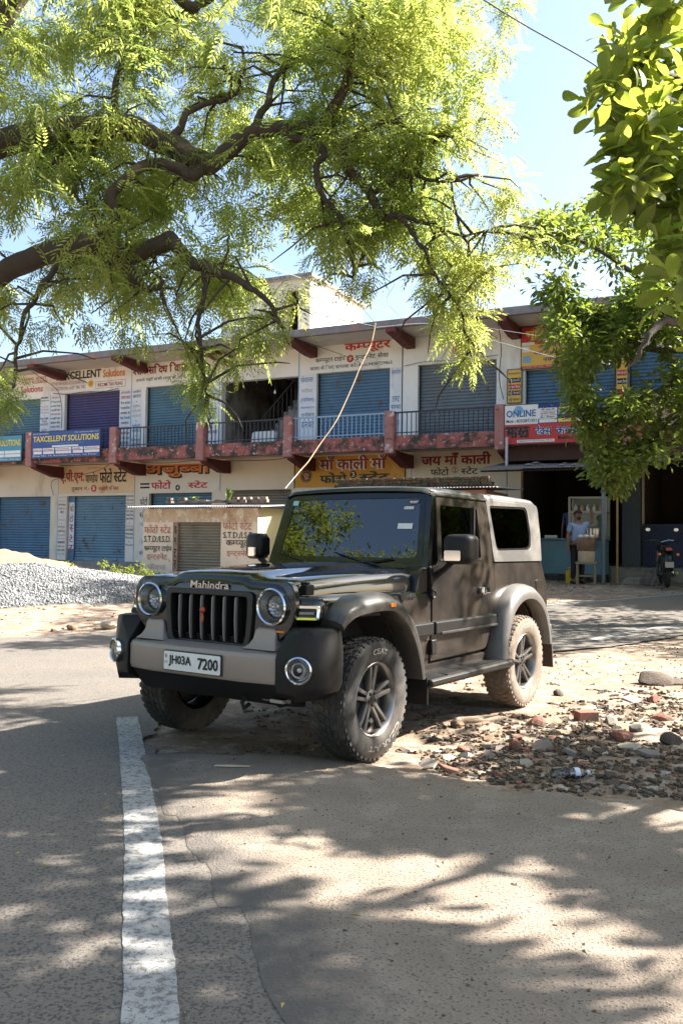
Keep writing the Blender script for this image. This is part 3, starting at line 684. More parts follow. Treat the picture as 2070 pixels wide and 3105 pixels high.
# tin awnings
aw = empty('tin_awning', bw(17.0, -1.25, 3.30), BRZ, 'grey corrugated tin awning over the dark tea stall', 'awning')
mb = MB(); corrugated(mb, 0, 3.4, 0, 2.7, .0, .42); mb.build('tin_sheet', M['tin'], aw, angle=60, fix=False)
mb = MB()
for y, z in ((.15, -.02), (1.4, .175), (2.6, .36)): mb.tube([(0.02, y, z - .02), (3.38, y, z - .02)], .025, 6)
mb.build('batten', M['iron'], aw)
mb = MB(); random.seed(9)
for _ in range(16):
    x, y = random.uniform(.8, 3.2), random.uniform(.3, 2.2); z = .42*y/2.7 + .03; r = random.uniform(.03, .08)
    mb.lathe([(r*1.6, -r*.2), (r*1.2, r*.3), (r*.3, r*.5)], 6, c=(x, y, z), cap=True)
tag(mb.build('roof_debris', M['conc'], aw, angle=0), kind='stuff')
aw2 = empty('tin_awning', bw(20.35, -1.0, 3.42), BRZ, 'rusty tin awning over the right hand shop, dappled with sun', 'awning')
mb = MB(); corrugated(mb, 0, 5.2, 0, 2.4, .0, .30); mb.build('tin_sheet', M['rust'], aw2, angle=60, fix=False)
mb = MB()
for y, z in ((.15, -.02), (2.3, .26)): mb.tube([(0.02, y, z - .02), (5.18, y, z - .02)], .025, 6)
mb.build('batten', M['iron'], aw2)
bluegrey = flat('blue_grey_paint', (.16,.21,.25), .5)
for s, y, m, lab, r in ((19.98, -1.0, bluegrey, 'blue grey iron post holding up the tin awning beside the glass cabinet', .045), (20.28, -.9, flat('mustard_paint', (.40,.24,.08), .6), 'thin mustard yellow pole right of the blue grey post', .025), (25.4, -.9, bluegrey, 'blue grey iron post at the far right end of the rusty awning', .045)):
    o = empty('awning_post', bw(s, y, .55), BRZ, lab, 'post')
    MB().tube([(0,0,0), (0,0,2.78)], r, 10).build('pole', m, o)
    MB().box(-.09, .09, -.09, .09, -.05, .02).build('footing', M['conc'], o, angle=0)
pp = tag(MB().tube([(0,0,0),(0,.01,1.2),(0,0,3.2)], .035, 8).build('drain_pipe', flat('pale_pipe', (.55,.55,.55), .5)), 'pale drain pipe standing beside the last red post, left of the red banner', 'pipe'); pp.location = bw(17.42, -.18, 1.0)
# counter of the stall
M['counter'] = mat('turquoise_paint', (.11,.25,.33), .55, c2=(.08,.19,.26), nscale=3, dirt=(.25,.20,.16), dscale=3, dlo=.55, dhi=.7)
ct = empty('stall_counter', bw(18.28, -.35, .60), BRZ, 'turquoise painted counter of the tea stall', 'counter')
mb = MB(); mb.box(0, 1.62, 0, .6, .14, .98); mb.build('cabinet', M['counter'], ct, angle=0, bevel=.01)
mb = MB(); mb.box(-.03, 1.66, -.05, .64, .982, 1.02); mb.build('counter_top', M['counter'], ct, angle=0, bevel=.006)
for x in (.03, 1.59):
    for y in (.04, .56): MB().box(x-.025, x+.025, y-.025, y+.025, -.05, .139).build('leg', M['iron'], ct, angle=0)
mb = MB(); mb.box(.78, .83, -.012, -.001, .14, .98); mb.box(0, 1.62, -.012, -.001, .9, .94); mb.build('trim', flat('blue_trim', (.10,.24,.33), .5), ct, angle=0)
dc = empty('food_cabinet', bw(19.02, -.32, 1.625), BRZ, 'white framed glass food cabinet standing on the turquoise counter', 'cabinet')
mb = MB(); w = .92; h = 1.02; d = .48
for x in (0, w-.05):
    for y in (0, d-.05): mb.box(x, x+.05, y, y+.05, 0, h)
for z in (0, .62, h-.04):
    for y in (0, d-.05): mb.box(.051, w-.051, y, y+.05, z, z+.04)
    for x in (0, w-.05): mb.box(x, x+.05, .051, d-.051, z, z+.04)
mb.build('frame', flat('cream_frame', (.36,.35,.30), .5), dc, angle=0)
MB().box(.05, w-.05, d-.02, d-.01, .04, h-.04).build('back_sheet', flat('sheet_back', (.16,.20,.15), .4), dc, angle=0)
MB().box(.05, w-.05, .015, .02, .04, .62).build('glass', glass_mat('cabinet_glass', (.9,.93,.92)), dc, angle=0)
MB().box(.06, w-.06, .06, d-.06, .661, .672).build('shelf', flat('shelf', (.5,.5,.47), .5), dc, angle=0)
mb = MB()
for i in range(5): mb.lathe([(.045, 0), (.05, .10), (.02, .13), (.022, .16)], 10, c=(.14 + .15*i, .2, .673), cap=True, m=i % 3)
mb.build('jar', [flat('jar_a', (.6,.55,.4), .3), flat('jar_b', (.5,.25,.12), .3), flat('jar_c', (.65,.65,.6), .3)], dc)
pot = empty('cooking_pot', bw(19.62, -.2, 1.625), BRZ, 'wide steel cooking pot in front of the glass cabinet', 'pot')
pot.location = bw(19.66, -.52, 1.625)
MB().lathe([(.17,0), (.175,.02), (.175,.22), (.19,.225), (.19,.235), (.165,.235), (.165,.03), (0,.03)], 24).build('body', flat('steel', (.55,.55,.54), .25, .9), pot)
MB().lathe([(.195,.236), (.19,.25), (.03,.27), (.03,.29), (0,.29)], 24).build('lid', flat('steel_dark', (.25,.25,.25), .35, .9), pot)
bxp = tag(MB().box(0, .3, 0, .16, 0, .075).build('snack_box', flat('white_carton', (.70,.64,.52), .6), None, angle=0, bevel=.008), 'small cream box on the left end of the turquoise counter', 'box'); bxp.location = bw(18.42, -.25, 1.622); bxp.rotation_euler = (0,0,BRZ)
# stove on its stool
sx, sy = 19.78, -2.0
gz = float(tz(0, bw(sx, sy).y))
st = empty('wooden_stool', bw(sx, sy, gz), BRZ + .15, 'weathered wooden stool carrying the clay stove', 'stool')
MB().box(-.23, .23, -.2, .2, .50, .55).build('seat', flat('old_wood', (.22,.17,.12), .8), st, angle=0, bevel=.006)
for x in (-1, 1):
    for y in (-1, 1): MB().prism([(-.025,-.025),(.025,-.025),(.025,.025),(-.025,.025)], 'z', 0, .5).build('leg', flat('old_wood_leg', (.20,.155,.11), .8), st, angle=0).location = (x*.19, y*.16, 0)
MB().box(-.19, .19, -.17, -.15, .22, .26).build('stretcher', flat('old_wood_bar', (.19,.15,.10), .8), st, angle=0)
sv = empty('tin_stove', bw(sx, sy, gz + .551), BRZ + .15, 'sooty tin can stove daubed with clay on the wooden stool', 'stove')
MB().lathe([(.17,0), (.18,.05), (.19,.22), (.185,.24)], 18, cap=True).build('clay_base', mat('clay', (.46,.37,.29), .95, c2=(.36,.28,.21), nscale=5, bump=.3), sv)
MB().lathe([(.185,.241), (.21,.28), (.22,.5), (.21,.53), (.18,.53), (.17,.42), (0,.40)], 18).build('tin_body', mat('sooty_tin', (.22,.13,.09), .7, .3, c2=(.06,.045,.04), nscale=3, dirt=(.35,.27,.2), dscale=4), sv)
mb = MB()
for i in range(3): mb.lathe([(0,-.045),(.05,-.03),(.06,0),(.05,.03),(0,.045)], 10, c=(-.12+.12*i, .02, .575))
mb.build('dough_ball', flat('dough', (.72,.68,.58), .6), sv)
jc = empty('jerrycan', bw(19.35, -1.55, gz), BRZ + .3, 'yellow plastic jerrycan on the ground between the man and the stool', 'jerrycan')
jm = flat('yellow_plastic', (.55,.42,.03), .4)
MB().prism(rrect(.24, .34, .05, cy=.17), 'y', -.09, .09).build('body', jm, jc, bevel=.02)
MB().tube([(-.07,0,.335),(-.05,0,.40),(.05,0,.40),(.07,0,.335)], .016, 8).build('handle', jm, jc)
MB().lathe([(.03,.335),(.03,.375),(0,.375)], 12, c=(-.085,0,0)).build('cap', flat('red_cap', (.4,.05,.04), .4), jc)
# low things between the stall and the right hand shop
for (s, y, w, h, lab) in ((20.75, -.55, .9, .2, 'broken concrete slab lying against the shop platform'), (21.9, -.35, .55, .12, 'small flat stone slab right of the motorcycle')):
    mb = MB(); mb.prism([(-w/2,0),(w/2,0),(w/2-.05,h),(-w/2+.12,h*.8)], 'y', -.2, .2)
    o = tag(mb.build('concrete_slab', M['conc'], None, angle=0, bevel=.015), lab, 'slab'); o.location = bw(s, y, float(tz(0, bw(s,y).y))-.01); o.rotation_euler = (0, 0, BRZ + .1)
# steps in front of the plinth, left of the kiosk
spt = empty('brick_steps', bw(7.9, -.6, .45), BRZ, 'low brick and concrete steps up to the shop plinth', 'steps')
MB().box(0, 1.7, -1.0, 1.08, -.1, .08).build('lower_step', M['conc'], spt, angle=0, bevel=.01)
MB().box(0, 1.7, -.2, 1.08, .081, .17).build('upper_step', M['brick'], spt, angle=0, bevel=.01)
# ================================================================ the parked car
CA = 0.59795
car = empty('parked_car', (-0.48534, 6.20743, 0.0), math.atan2(-math.cos(CA), -math.sin(CA)),
            'large dusty black two door off road car with round headlights and white number plate', 'car')
def paint(name, dust, amt_lo, amt_hi, rough, dscale=2.2):
    m = mat(name, (.006,.006,.007), rough, 0, c2=(.008,.008,.009), nscale=4, dirt=dust, dscale=dscale, dlo=amt_lo, dhi=amt_hi, coat=.9)
    return m
P_hood = paint('black_gloss_paint', (.014,.012,.011), .55, .85, .09)
P_side = paint('dusty_black_paint', (.070,.054,.041), .34, .86, .3, 1.6)
nt = P_side.node_tree; nt.nodes['Principled BSDF'].inputs['Coat Weight'].default_value = .35; nt.nodes['Principled BSDF'].inputs['Specular IOR Level'].default_value = .2; nt.nodes['Principled BSDF'].inputs['Coat Roughness'].default_value = .05
P_front = paint('black_front_paint', (.010,.009,.009), .6, .9, .14)
for q_ in (P_hood, P_front): q_.node_tree.nodes['Principled BSDF'].inputs['Specular IOR Level'].default_value = .3
P_front.node_tree.nodes['Principled BSDF'].inputs['Coat Weight'].default_value = .5
P_top = mat('hard_top_paint', (.07,.067,.063), .5, .1, c2=(.05,.048,.045), nscale=120, dirt=(.19,.175,.16), dscale=2, dlo=.5, dhi=.75)
P_plas = mat('black_plastic', (.007,.007,.0075), .48, 0, c2=(.010,.0095,.009), nscale=90, dirt=(.018,.015,.013), dscale=3, dlo=.55, dhi=.8, bump=.06, bscale=400, spec=.3)
P_flare = mat('flare_plastic', (.036,.035,.033), .36, 0, c2=(.03,.029,.027), nscale=60, dirt=(.13,.115,.10), dscale=2.5, dlo=.5, dhi=.8, bump=.05, bscale=300)
P_flare2 = mat('sunlit_dusty_flare', (.11,.105,.10), .4, 0, c2=(.085,.082,.078), nscale=20, dirt=(.16,.145,.13), dscale=2.5, dlo=.5, dhi=.8)  # dust, plus a paler base that puts the rear's sunlight into the colour
P_gun = mat('gunmetal', (.33,.28,.245), .45, .3, c2=(.29,.245,.215), nscale=70, dirt=(.30,.26,.22), dscale=3, dlo=.55, dhi=.8)
P_chr = flat('chrome', (.75,.75,.76), .07, 1.0)
P_refl = flat('reflector', (.86,.87,.88), .22, .75)
P_bez = flat('silvered_bowl', (.62,.63,.63), .22, .45)
P_dark = flat('underbody_black', (.009,.009,.009), .8)
P_grl = flat('grille_black', (.012,.012,.012), .5)
P_slat = flat('slat_grey', (.24,.23,.215), .4, .3)
P_tyre = mat('tyre_rubber', (.016,.0155,.015), .8, 0, c2=(.03,.028,.026), nscale=30, dirt=(.11,.092,.074), dscale=3.5, dlo=.50, dhi=.72, bump=.15, bscale=120)
P_tyre2 = mat('sunlit_dusty_tyre', (.19,.15,.115), .85, 0, c2=(.12,.095,.072), nscale=14, dirt=(.27,.22,.175), dscale=6, dlo=.5, dhi=.7, bump=.15, bscale=120)  # rear tyres: heavy dust, and sunlight on them put into the base colour
P_alloy = mat('alloy', (.24,.235,.23), .3, .85, c2=(.17,.165,.16), nscale=10, dirt=(.20,.17,.14), dscale=5, dlo=.52, dhi=.75)
P_alloyd = flat('alloy_dark', (.05,.05,.05), .4, .5)
P_let = flat('tyre_lettering', (.34,.31,.27), .75)
P_orng = flat('orange_lens', (.75,.22,.02), .25)
G_ws = glass_mat('windscreen_glass', (.50,.60,.62), 2.05)
G_side = glass_mat('tinted_side_glass', (.30,.31,.30), 1.55)
G_lens = glass_mat('lamp_lens', (.95,.96,.97), 1.38)

def yb(z): return float(np.interp(z, [.40,.55,.85,1.05,1.25], [.755,.775,.79,.785,.757]))
def yg(z): return float(np.interp(z, [.40,.55,.85,1.05,1.25,1.80], [.755,.775,.79,.785,.757,.668]))

def sheet(outer, holes, fmap, cuts=(), vc=()):
    """polygon with holes -> MB; fmap(u, v, k) gives the point on the outer (k=0) or inner (k=1) skin"""
    bm = bmesh.new()
    for loop in [outer] + list(holes):
        vs = [bm.verts.new((p[0], p[1], 0)) for p in loop]
        for i in range(len(vs)): bm.edges.new((vs[i], vs[(i+1) % len(vs)]))
    bmesh.ops.triangle_fill(bm, use_beauty=True, use_dissolve=False, edges=bm.edges[:])
    for c in cuts: bmesh.ops.bisect_plane(bm, geom=bm.verts[:]+bm.edges[:]+bm.faces[:], plane_co=(0, c, 0), plane_no=(0, 1, 0))
    for c in vc: bmesh.ops.bisect_plane(bm, geom=bm.verts[:]+bm.edges[:]+bm.faces[:], plane_co=(c, 0, 0), plane_no=(1, 0, 0))
    bmesh.ops.remove_doubles(bm, verts=bm.verts[:], dist=1e-5)
    bmesh.ops.recalc_face_normals(bm, faces=bm.faces[:])
    bm.verts.index_update()
    P = [(v.co.x, v.co.y) for v in bm.verts]; F = [[v.index for v in f.verts] for f in bm.faces]
    B = [(e.verts[0].index, e.verts[1].index) for e in bm.edges if len(e.link_faces) == 1]
    bm.free()
    n = len(P)
    mb = MB()
    mb.add([fmap(u, v, 0) for u, v in P] + [fmap(u, v, 1) for u, v in P], F + [[i+n for i in f][::-1] for f in F] + [[a, b, b+n, a+n] for a, b in B])
    return mb
def rnd(poly, r, n=4):
    """round the corners of a polygon; r a number or one per corner"""
    out = []; k = len(poly)
    for i in range(k):
        p, a, b = Vector(poly[i]), Vector(poly[i-1]), Vector(poly[(i+1) % k])
        rr = r[i] if hasattr(r, '__len__') else r
        if rr <= 0: out.append(tuple(p)); continue
        da, db = (a-p), (b-p); t = min(rr, da.length*.45, db.length*.45)
        q0, q1 = p + da.normalized()*t, p + db.normalized()*t
        for j in range(n+1):
            s = j/n; out.append(tuple(q0*(1-s)**2 + p*2*s*(1-s) + q1*s*s))
    return out
def spl(pts, n):
    """Catmull-Rom through points"""
    P = [Vector(p) for p in pts]; P = [P[0]*2-P[1]] + P + [P[-1]*2-P[-2]]
    out = []; m = len(P) - 3
    for i in range(n+1):
        t = min(m*i/n, m-1e-6); k = int(t); f = t-k; a, b, c, d = P[k:k+4]
        out.append(.5*((2*b) + (c-a)*f + (2*a-5*b+4*c-d)*f*f + (3*b-a-3*c+d)*f**3))
    return out
def side(sg, yf, off=0, th=.03):
    return lambda u, v, k: (u, sg*(yf(v) + off - th*k), v)
CUTS = (.5,.6,.7,.85,.95,1.05,1.15,1.25,1.4,1.6)

# under structure and inner shell
mb = MB()
mb.box(-3.05,-.62, -.70,.70, .40,.47); mb.box(-.62,.50, -.50,.50, .38,1.02); mb.box(-3.0,-1.92, -.55,.55, .475,.98)
mb.box(-.95,-.622, -.72,.72, .475,1.10); mb.box(-3.02,-2.03, -.74,.74, .985,1.0)
for sg in (-1, 1):
    y0, y1 = sorted((sg*.735, sg*.70)); mb.box(-2.02,-.64, y0, y1, .475,.99)
    y0, y1 = sorted((sg*.70, sg*.60)); mb.box(-2.3,-.75, y0, y1, .33,.398)
    y0, y1 = sorted((sg*.73, sg*.50)); mb.box(-.60,.45, y0, y1, 1.0,1.03)
mb.tube([(0,-.72,.385),(0,.72,.385)], .045, 10); mb.tube([(-2.45,-.72,.385),(-2.45,.72,.385)], .05, 10)
mb.lathe([(0,-.14),(.09,-.11),(.13,0),(.09,.11),(0,.14)], 14, 'y', (0,.12,.385)); mb.lathe([(0,-.14),(.09,-.11),(.14,0),(.09,.11),(0,.14)], 14, 'y', (-2.45,.0,.385))
mb.tube([(.55,.45,.52),(0,.47,.34),(-.6,.45,.42)], .03, 8); mb.tube([(.55,-.45,.52),(0,-.47,.34),(-.6,-.45,.42)], .03, 8)
mb.build('chassis', P_dark, car, angle=30)
# body sides
for sg in (-1, 1):
    arch = [(-.54,.46),(-.51,.58),(-.43,.74),(-.31,.87),(-.17,.945),(0,.955),(.28,.94),(.40,.90)]
    fs_ = [(-.877,.47)] + arch + [(.455,.90),(.47,1.0),(.46,1.035),(-.877,1.035)]
    sheet(fs_, [], side(sg, lambda z: yb(z) - (.012 if z > 1.03 else 0)), (.6,.75,.85,.95,1.0)).build('fender_side', P_side if True else P_hood, car, angle=30)
    pl = [(-.90,.52),(.52,.52),(.565,.64),(.49,.775),(.40,.79),(-.90,.765)]
    mb = MB(); mb.prism([(x, sg*y) for x, y in pl], 'z', .905, 1.066); mb.build('fender', P_hood, car, angle=40, bevel=.04, seg=4)
    # cowl cheek beside the bonnet
    mb = MB(); mb.prism([(-.70,1.02),(-.74,1.17),(-.80,1.225),(-.885,1.235),(-.885,1.02)], 'y', sg*.60, sg*.762); mb.build('cowl_side', P_side, car, angle=40, bevel=.02, seg=3)
    qa = [(-1.845,.465),(-1.90,.46)] + [(-2.0,.46),(-2.02,.62),(-2.11,.80),(-2.27,.905),(-2.45,.935),(-2.63,.905),(-2.79,.80),(-2.89,.64),(-2.93,.52)] + [(-3.10,.52),(-3.16,.62),(-3.165,1.0),(-3.10,1.245),(-2.035,1.245),(-1.985,.82),(-1.945,.62),(-1.87,.548),(-1.845,.535)]
    sheet(qa, [], side(sg, yb), (.6,.7,.85,.95,1.05,1.15)).build('rear_quarter', P_side, car, angle=30)
    mb = MB(); mb.prism([(sg*.70,.43),(sg*.765,.44),(sg*.775,.52),(sg*.70,.525)], 'x', -1.84, -.64); mb.build('sill', P_side, car, angle=0, bevel=.01)
    mb = MB(); mb.prism(rrect(.15,.17,.025,cx=-2.97,cy=1.0), 'y', sg*(yb(1.0)-.01), sg*(yb(1.0)+.006))
    if sg > 0: mb.build('fuel_flap', P_side, car, angle=30, bevel=.003)
    mb = MB(); mb.box(-3.21,-3.155, min(sg*.60,sg*.745), max(sg*.60,sg*.745), .86,1.09); mb.build('tail_light', flat('tail_lens', (.55,.45,.42), .2), car, angle=0, bevel=.012)
mb = sheet([(-.74,.5),(.74,.5),(.74,1.25),(.665,1.79),(-.665,1.79),(-.74,1.25)], [rnd([(-.60,1.3),(.60,1.3),(.56,1.70),(-.56,1.70)], .06)], lambda u, v, k: (-3.14 + .03*k - (.02 if v > 1.3 else 0), u, v))
mb.build('tailgate', P_side, car, angle=30)
mb = MB(); mb.prism(rnd([(-.61,1.29),(.61,1.29),(.57,1.71),(-.57,1.71)], .06), 'x', -3.125, -3.12); mb.build('rear_glass', G_side, car, angle=0)
# bonnet
def hood_ring(x, w, zt, drop=0):
    h = [(w,1.05),(w,zt-.085),(w-.012,zt-.045),(w-.045,zt-.018),(w-.10,zt-.004),(w-.2,zt),(w*.52,zt+.002),(w*.47,zt+.022),(w*.40,zt+.029),(w*.2,zt+.034),(0,zt+.036)]
    h = [(y, z-drop*(1 if z > zt-.1 else 0)) for y, z in h]
    return [(x, -y, z) for y, z in h] + [(x, y, z) for y, z in h[-2::-1]]
st = [(.628,.625,1.125,.03),(.62,.63,1.15,.012),(.58,.638,1.165,0),(.45,.648,1.178,0),(.2,.664,1.192,0),(-.1,.684,1.205,0),(-.4,.704,1.216,0),(-.62,.718,1.220,0),(-.74,.722,1.218,.0),(-.82,.720,1.20,.01)]
mb = MB(); mb.loft([hood_ring(*s) for s in st], cap=False, closed=False)
hood = mb.build('bonnet', P_hood, car, angle=50, fix=True)
MB().box(-.93,-.78,-.70,.70,1.13,1.205).build('scuttle', P_plas, car, angle=0, bevel=.01)
for sg in (-1, 1):
    mb = MB(); mb.box(.42,.50, min(sg*.63,sg*.68), max(sg*.63,sg*.68), 1.07,1.135); mb.box(.44,.48, min(sg*.60,sg*.665), max(sg*.60,sg*.665), 1.136,1.15); mb.build('bonnet_latch', P_plas, car, angle=0, bevel=.008)
# front panel with openings for the grille and the lamps
def hl(y): return [(y + .108*math.cos(2*PI*i/28), 1.0 + .108*math.sin(2*PI*i/28)) for i in range(28)]
def hs(mb, y):
    mb.v = [(p[0], y + (p[1]-y)*.91, 1 + (p[2]-1)*.91) for p in mb.v]; return mb
outer = rnd([(-.56,.79),(.56,.79),(.66,.87),(.695,1.0),(.66,1.155),(-.66,1.155),(-.695,1.0),(-.66,.87)], [.02,.02,.06,.08,.11,.11,.08,.06], 5)
gh = rnd([(-.325,.735+.065),(.325,.735+.065),(.345,.95),(.345,1.06),(-.345,1.06),(-.345,.95)], [.04,.04,.02,.03,.03,.02])
sheet(outer, [gh, hl(-.52), hl(.52)], lambda u, v, k: (.622 - .05*k - .012*max(0, v-1.08)/.08, u, v)).build('front_panel', P_front, car, angle=30, bevel=.006)
gr = MB().box(.50,.51,-.40,.40,.70,1.10).build('grille', P_grl, car, angle=0)
mb = MB()
for i in range(22): mb.box(.515,.53,-.34,.34,.75+.0145*i,.753+.0145*i)
mb.build('mesh', flat('grille_mesh', (.02,.02,.02), .5), gr, angle=0)
lp = rnd([(-.345,.71),(.345,.71),(.37,.95),(.37,1.085),(-.37,1.085),(-.37,.95)], [.06,.06,.02,.04,.04,.02])
sheet(lp, [rnd([(-.31,.75),(.31,.75),(.33,.95),(.33,1.05),(-.33,1.05),(-.33,.95)], [.05,.05,.02,.03,.03,.02])], lambda u, v, k: (.645 - .06*k, u, v)).build('surround', P_grl, gr, angle=30, bevel=.006)
for i in range(6):
    y = -.24 + .096*i
    mb = MB(); mb.loft([[(.635, y-.004, z), (.654+b, y-.004, z), (.654+b, y+.004, z), (.635, y+.004, z)] for z, b in ((.765,-.012),(.80,-.004),(.90,.002),(1.035,0),(1.045,-.008))])
    mb.build('slat', P_slat, gr, angle=30)
    MB().box(.56,.634, y-.010, y+.010, .762, 1.047).build('slat_fin', P_grl, gr, angle=0)
charm = MB().lathe([(0,-.02),(.015,-.012),(.02,0),(.014,.014),(0,.02)], 10, c=(.668,-.02,.955)).lathe([(0,-.03),(.008,-.02),(.01,0),(.004,.03),(0,.03)], 8, c=(.667,-.02,.905)).build('charm', flat('charm_orange', (.42,.08,.03), .5), gr)
def on_plane(mbx, O_, ux, uz):
    """x -> ux, z -> uz, y -> normal"""
    ux = Vector(ux).normalized(); uz = Vector(uz).normalized(); n = ux.cross(uz)*-1
    return Matrix(((ux.x, n.x, uz.x, O_[0]), (ux.y, n.y, uz.y, O_[1]), (ux.z, n.z, uz.z, O_[2]), (0,0,0,1)))
lg = MB(); txt(lg, 'Mahindra', -.165, .165, 0, .046, 0, 0, .018, .012)
for i, p in enumerate(lg.v): lg.v[i] = (p[0] + p[2]*.12, p[1], p[2])
l2 = MB().join(lg, on_plane(None, (.632, 0, 1.092), (0, 1, 0), (0, 0, 1))); l2.build('nameplate', P_chr, car, angle=0, fix=False)
# head lamps
for y in (-.52, .52):
    h = hs(MB().lathe([(.106,.60),(.106,.648),(.116,.655),(.126,.648),(.126,.61)], 40, 'x', (0,y,1.0)), y).build('headlight', P_chr, car, angle=50)
    hs(MB().lathe([(.104,.645),(.100,.625),(.088,.585),(.0795,.575)], 36, 'x', (0,y,1.0)), y).build('bezel', P_bez, h, angle=50)
    hs(MB().lathe([(.0795,.578),(.0795,.60),(.073,.60),(.073,.575)], 36, 'x', (0,y,1.0)), y).build('inner_ring', P_grl, h, angle=50)
    mb = MB(); n = 30
    for i in range(n):       # faceted reflector
        a0, a1 = 2*PI*i/n, 2*PI*(i+1)/n
        for j, (r0, r1, x0, x1) in enumerate(((.073,.058,.585,.572),(.058,.04,.572,.555),(.04,.018,.555,.535))):
            k = .006 if (i + j) % 2 else 0
            mb.quad((x0-k, y+r0*math.cos(a0), 1+r0*math.sin(a0)), (x0, y+r0*math.cos(a1), 1+r0*math.sin(a1)), (x1-k, y+r1*math.cos(a1), 1+r1*math.sin(a1)), (x1, y+r1*math.cos(a0), 1+r1*math.sin(a0)))
    mb.lathe([(.018,.535),(.012,.58),(0,.582)], 10, 'x', (0,y,1.0)); hs(mb, y).build('reflector', P_bez, h, angle=0)
    hs(MB().lathe([(.105,.646),(.09,.66),(.06,.668),(.02,.672),(.0005,.672)], 30, 'x', (0,y,1.0)), y).build('lens', G_lens, h, angle=60)
    sg = 1 if y > 0 else -1
    o = MB().box(.60,.632, min(sg*.44,sg*.61), max(sg*.44,sg*.61), .845,.858).build('lamp_strip', P_orng if y > 0 else P_grl, car, angle=0, bevel=.003)
# corner lamps on the fender fronts
for sg in (-1, 1):
    M_ = on_plane(None, (.548, sg*.718, .968), (-.065*1, sg*.125, 0), (-.10, 0, 1)) if sg > 0 else on_plane(None, (.548, -.718, .968), (.065, .125, 0), (-.10, 0, 1))
    def rf(w, h, r, y): return [(p[0], y, p[1]) for p in rrect(w, h, r)]
    mb = MB(); mb.loft([rf(.17,.095,.02,.02), rf(.17,.095,.02,-.012), rf(.158,.083,.018,-.02), rf(.128,.055,.012,-.018), rf(.12,.05,.012,.006)], cap=False)
    o = MB().join(mb, M_).build('corner_lamp', P_chr, car, angle=40)
    mb = MB(); mb.loft([rf(.122,.052,.012,-.004), rf(.122,.052,.012,.0)]); MB().join(mb, M_).build('reflector', flat('lamp_dark', (.06,.06,.06), .15, .6), o, angle=0)
    mb = MB(); mb.box(-.045,.045,-.010,-.006,-.008,.006); MB().join(mb, M_).build('light_bar', flat('lamp_bar', (.5,.52,.52), .2), o, angle=0)
    mb = MB(); mb.loft([rf(.126,.054,.012,-.014), rf(.126,.054,.012,-.012)]); MB().join(mb, M_).build('lens', G_lens, o, angle=0)
# wheel arch flares
def flare(inn, out, sg, n=40):
    a = spl(inn, n); b = spl(out, n); rings = []
    for i in range(n+1):
        p, q = a[i], b[i]
        L = lambda t, y: (lerp(p.x, q.x, t), sg*y, lerp(p.y, q.y, t))
        rings.append([L(.0,.74), L(.0,.895), L(.06,.915), L(.3,.92), L(.6,.908), L(.86,.87), L(.98,.82), L(1,.765)])
    return MB().loft(rings, cap=True, closed=True)
FI = [(.435,.865),(.385,.90),(.26,.94),(0,.955),(-.17,.94),(-.31,.865),(-.43,.73),(-.505,.58),(-.54,.46)]
FO = [(.462,.93),(.405,1.002),(.27,1.056),(0,1.078),(-.20,1.062),(-.38,.975),(-.52,.81),(-.60,.62),(-.635,.46)]
RI = [(-2.0,.46),(-2.02,.62),(-2.11,.80),(-2.27,.90),(-2.45,.93),(-2.63,.90),(-2.79,.80),(-2.89,.64),(-2.93,.50)]
RO = [(-1.89,.46),(-1.925,.66),(-2.04,.90),(-2.23,1.03),(-2.45,1.065),(-2.67,1.03),(-2.87,.90),(-2.99,.70),(-3.03,.52)]
for sg in (-1, 1):
    f = flare(FI, FO, sg).build('wheel_arch', P_flare, car, angle=50)
    if True:
        mb = MB(); mb.prism(rrect(.062,.026,.008,cx=-.12,cy=.995), 'y', sg*.90, sg*.928); mb.build('indicator', P_orng, f, angle=0, bevel=.003)
    flare(RI, RO, sg).build('wheel_arch', P_flare2, car, angle=50)
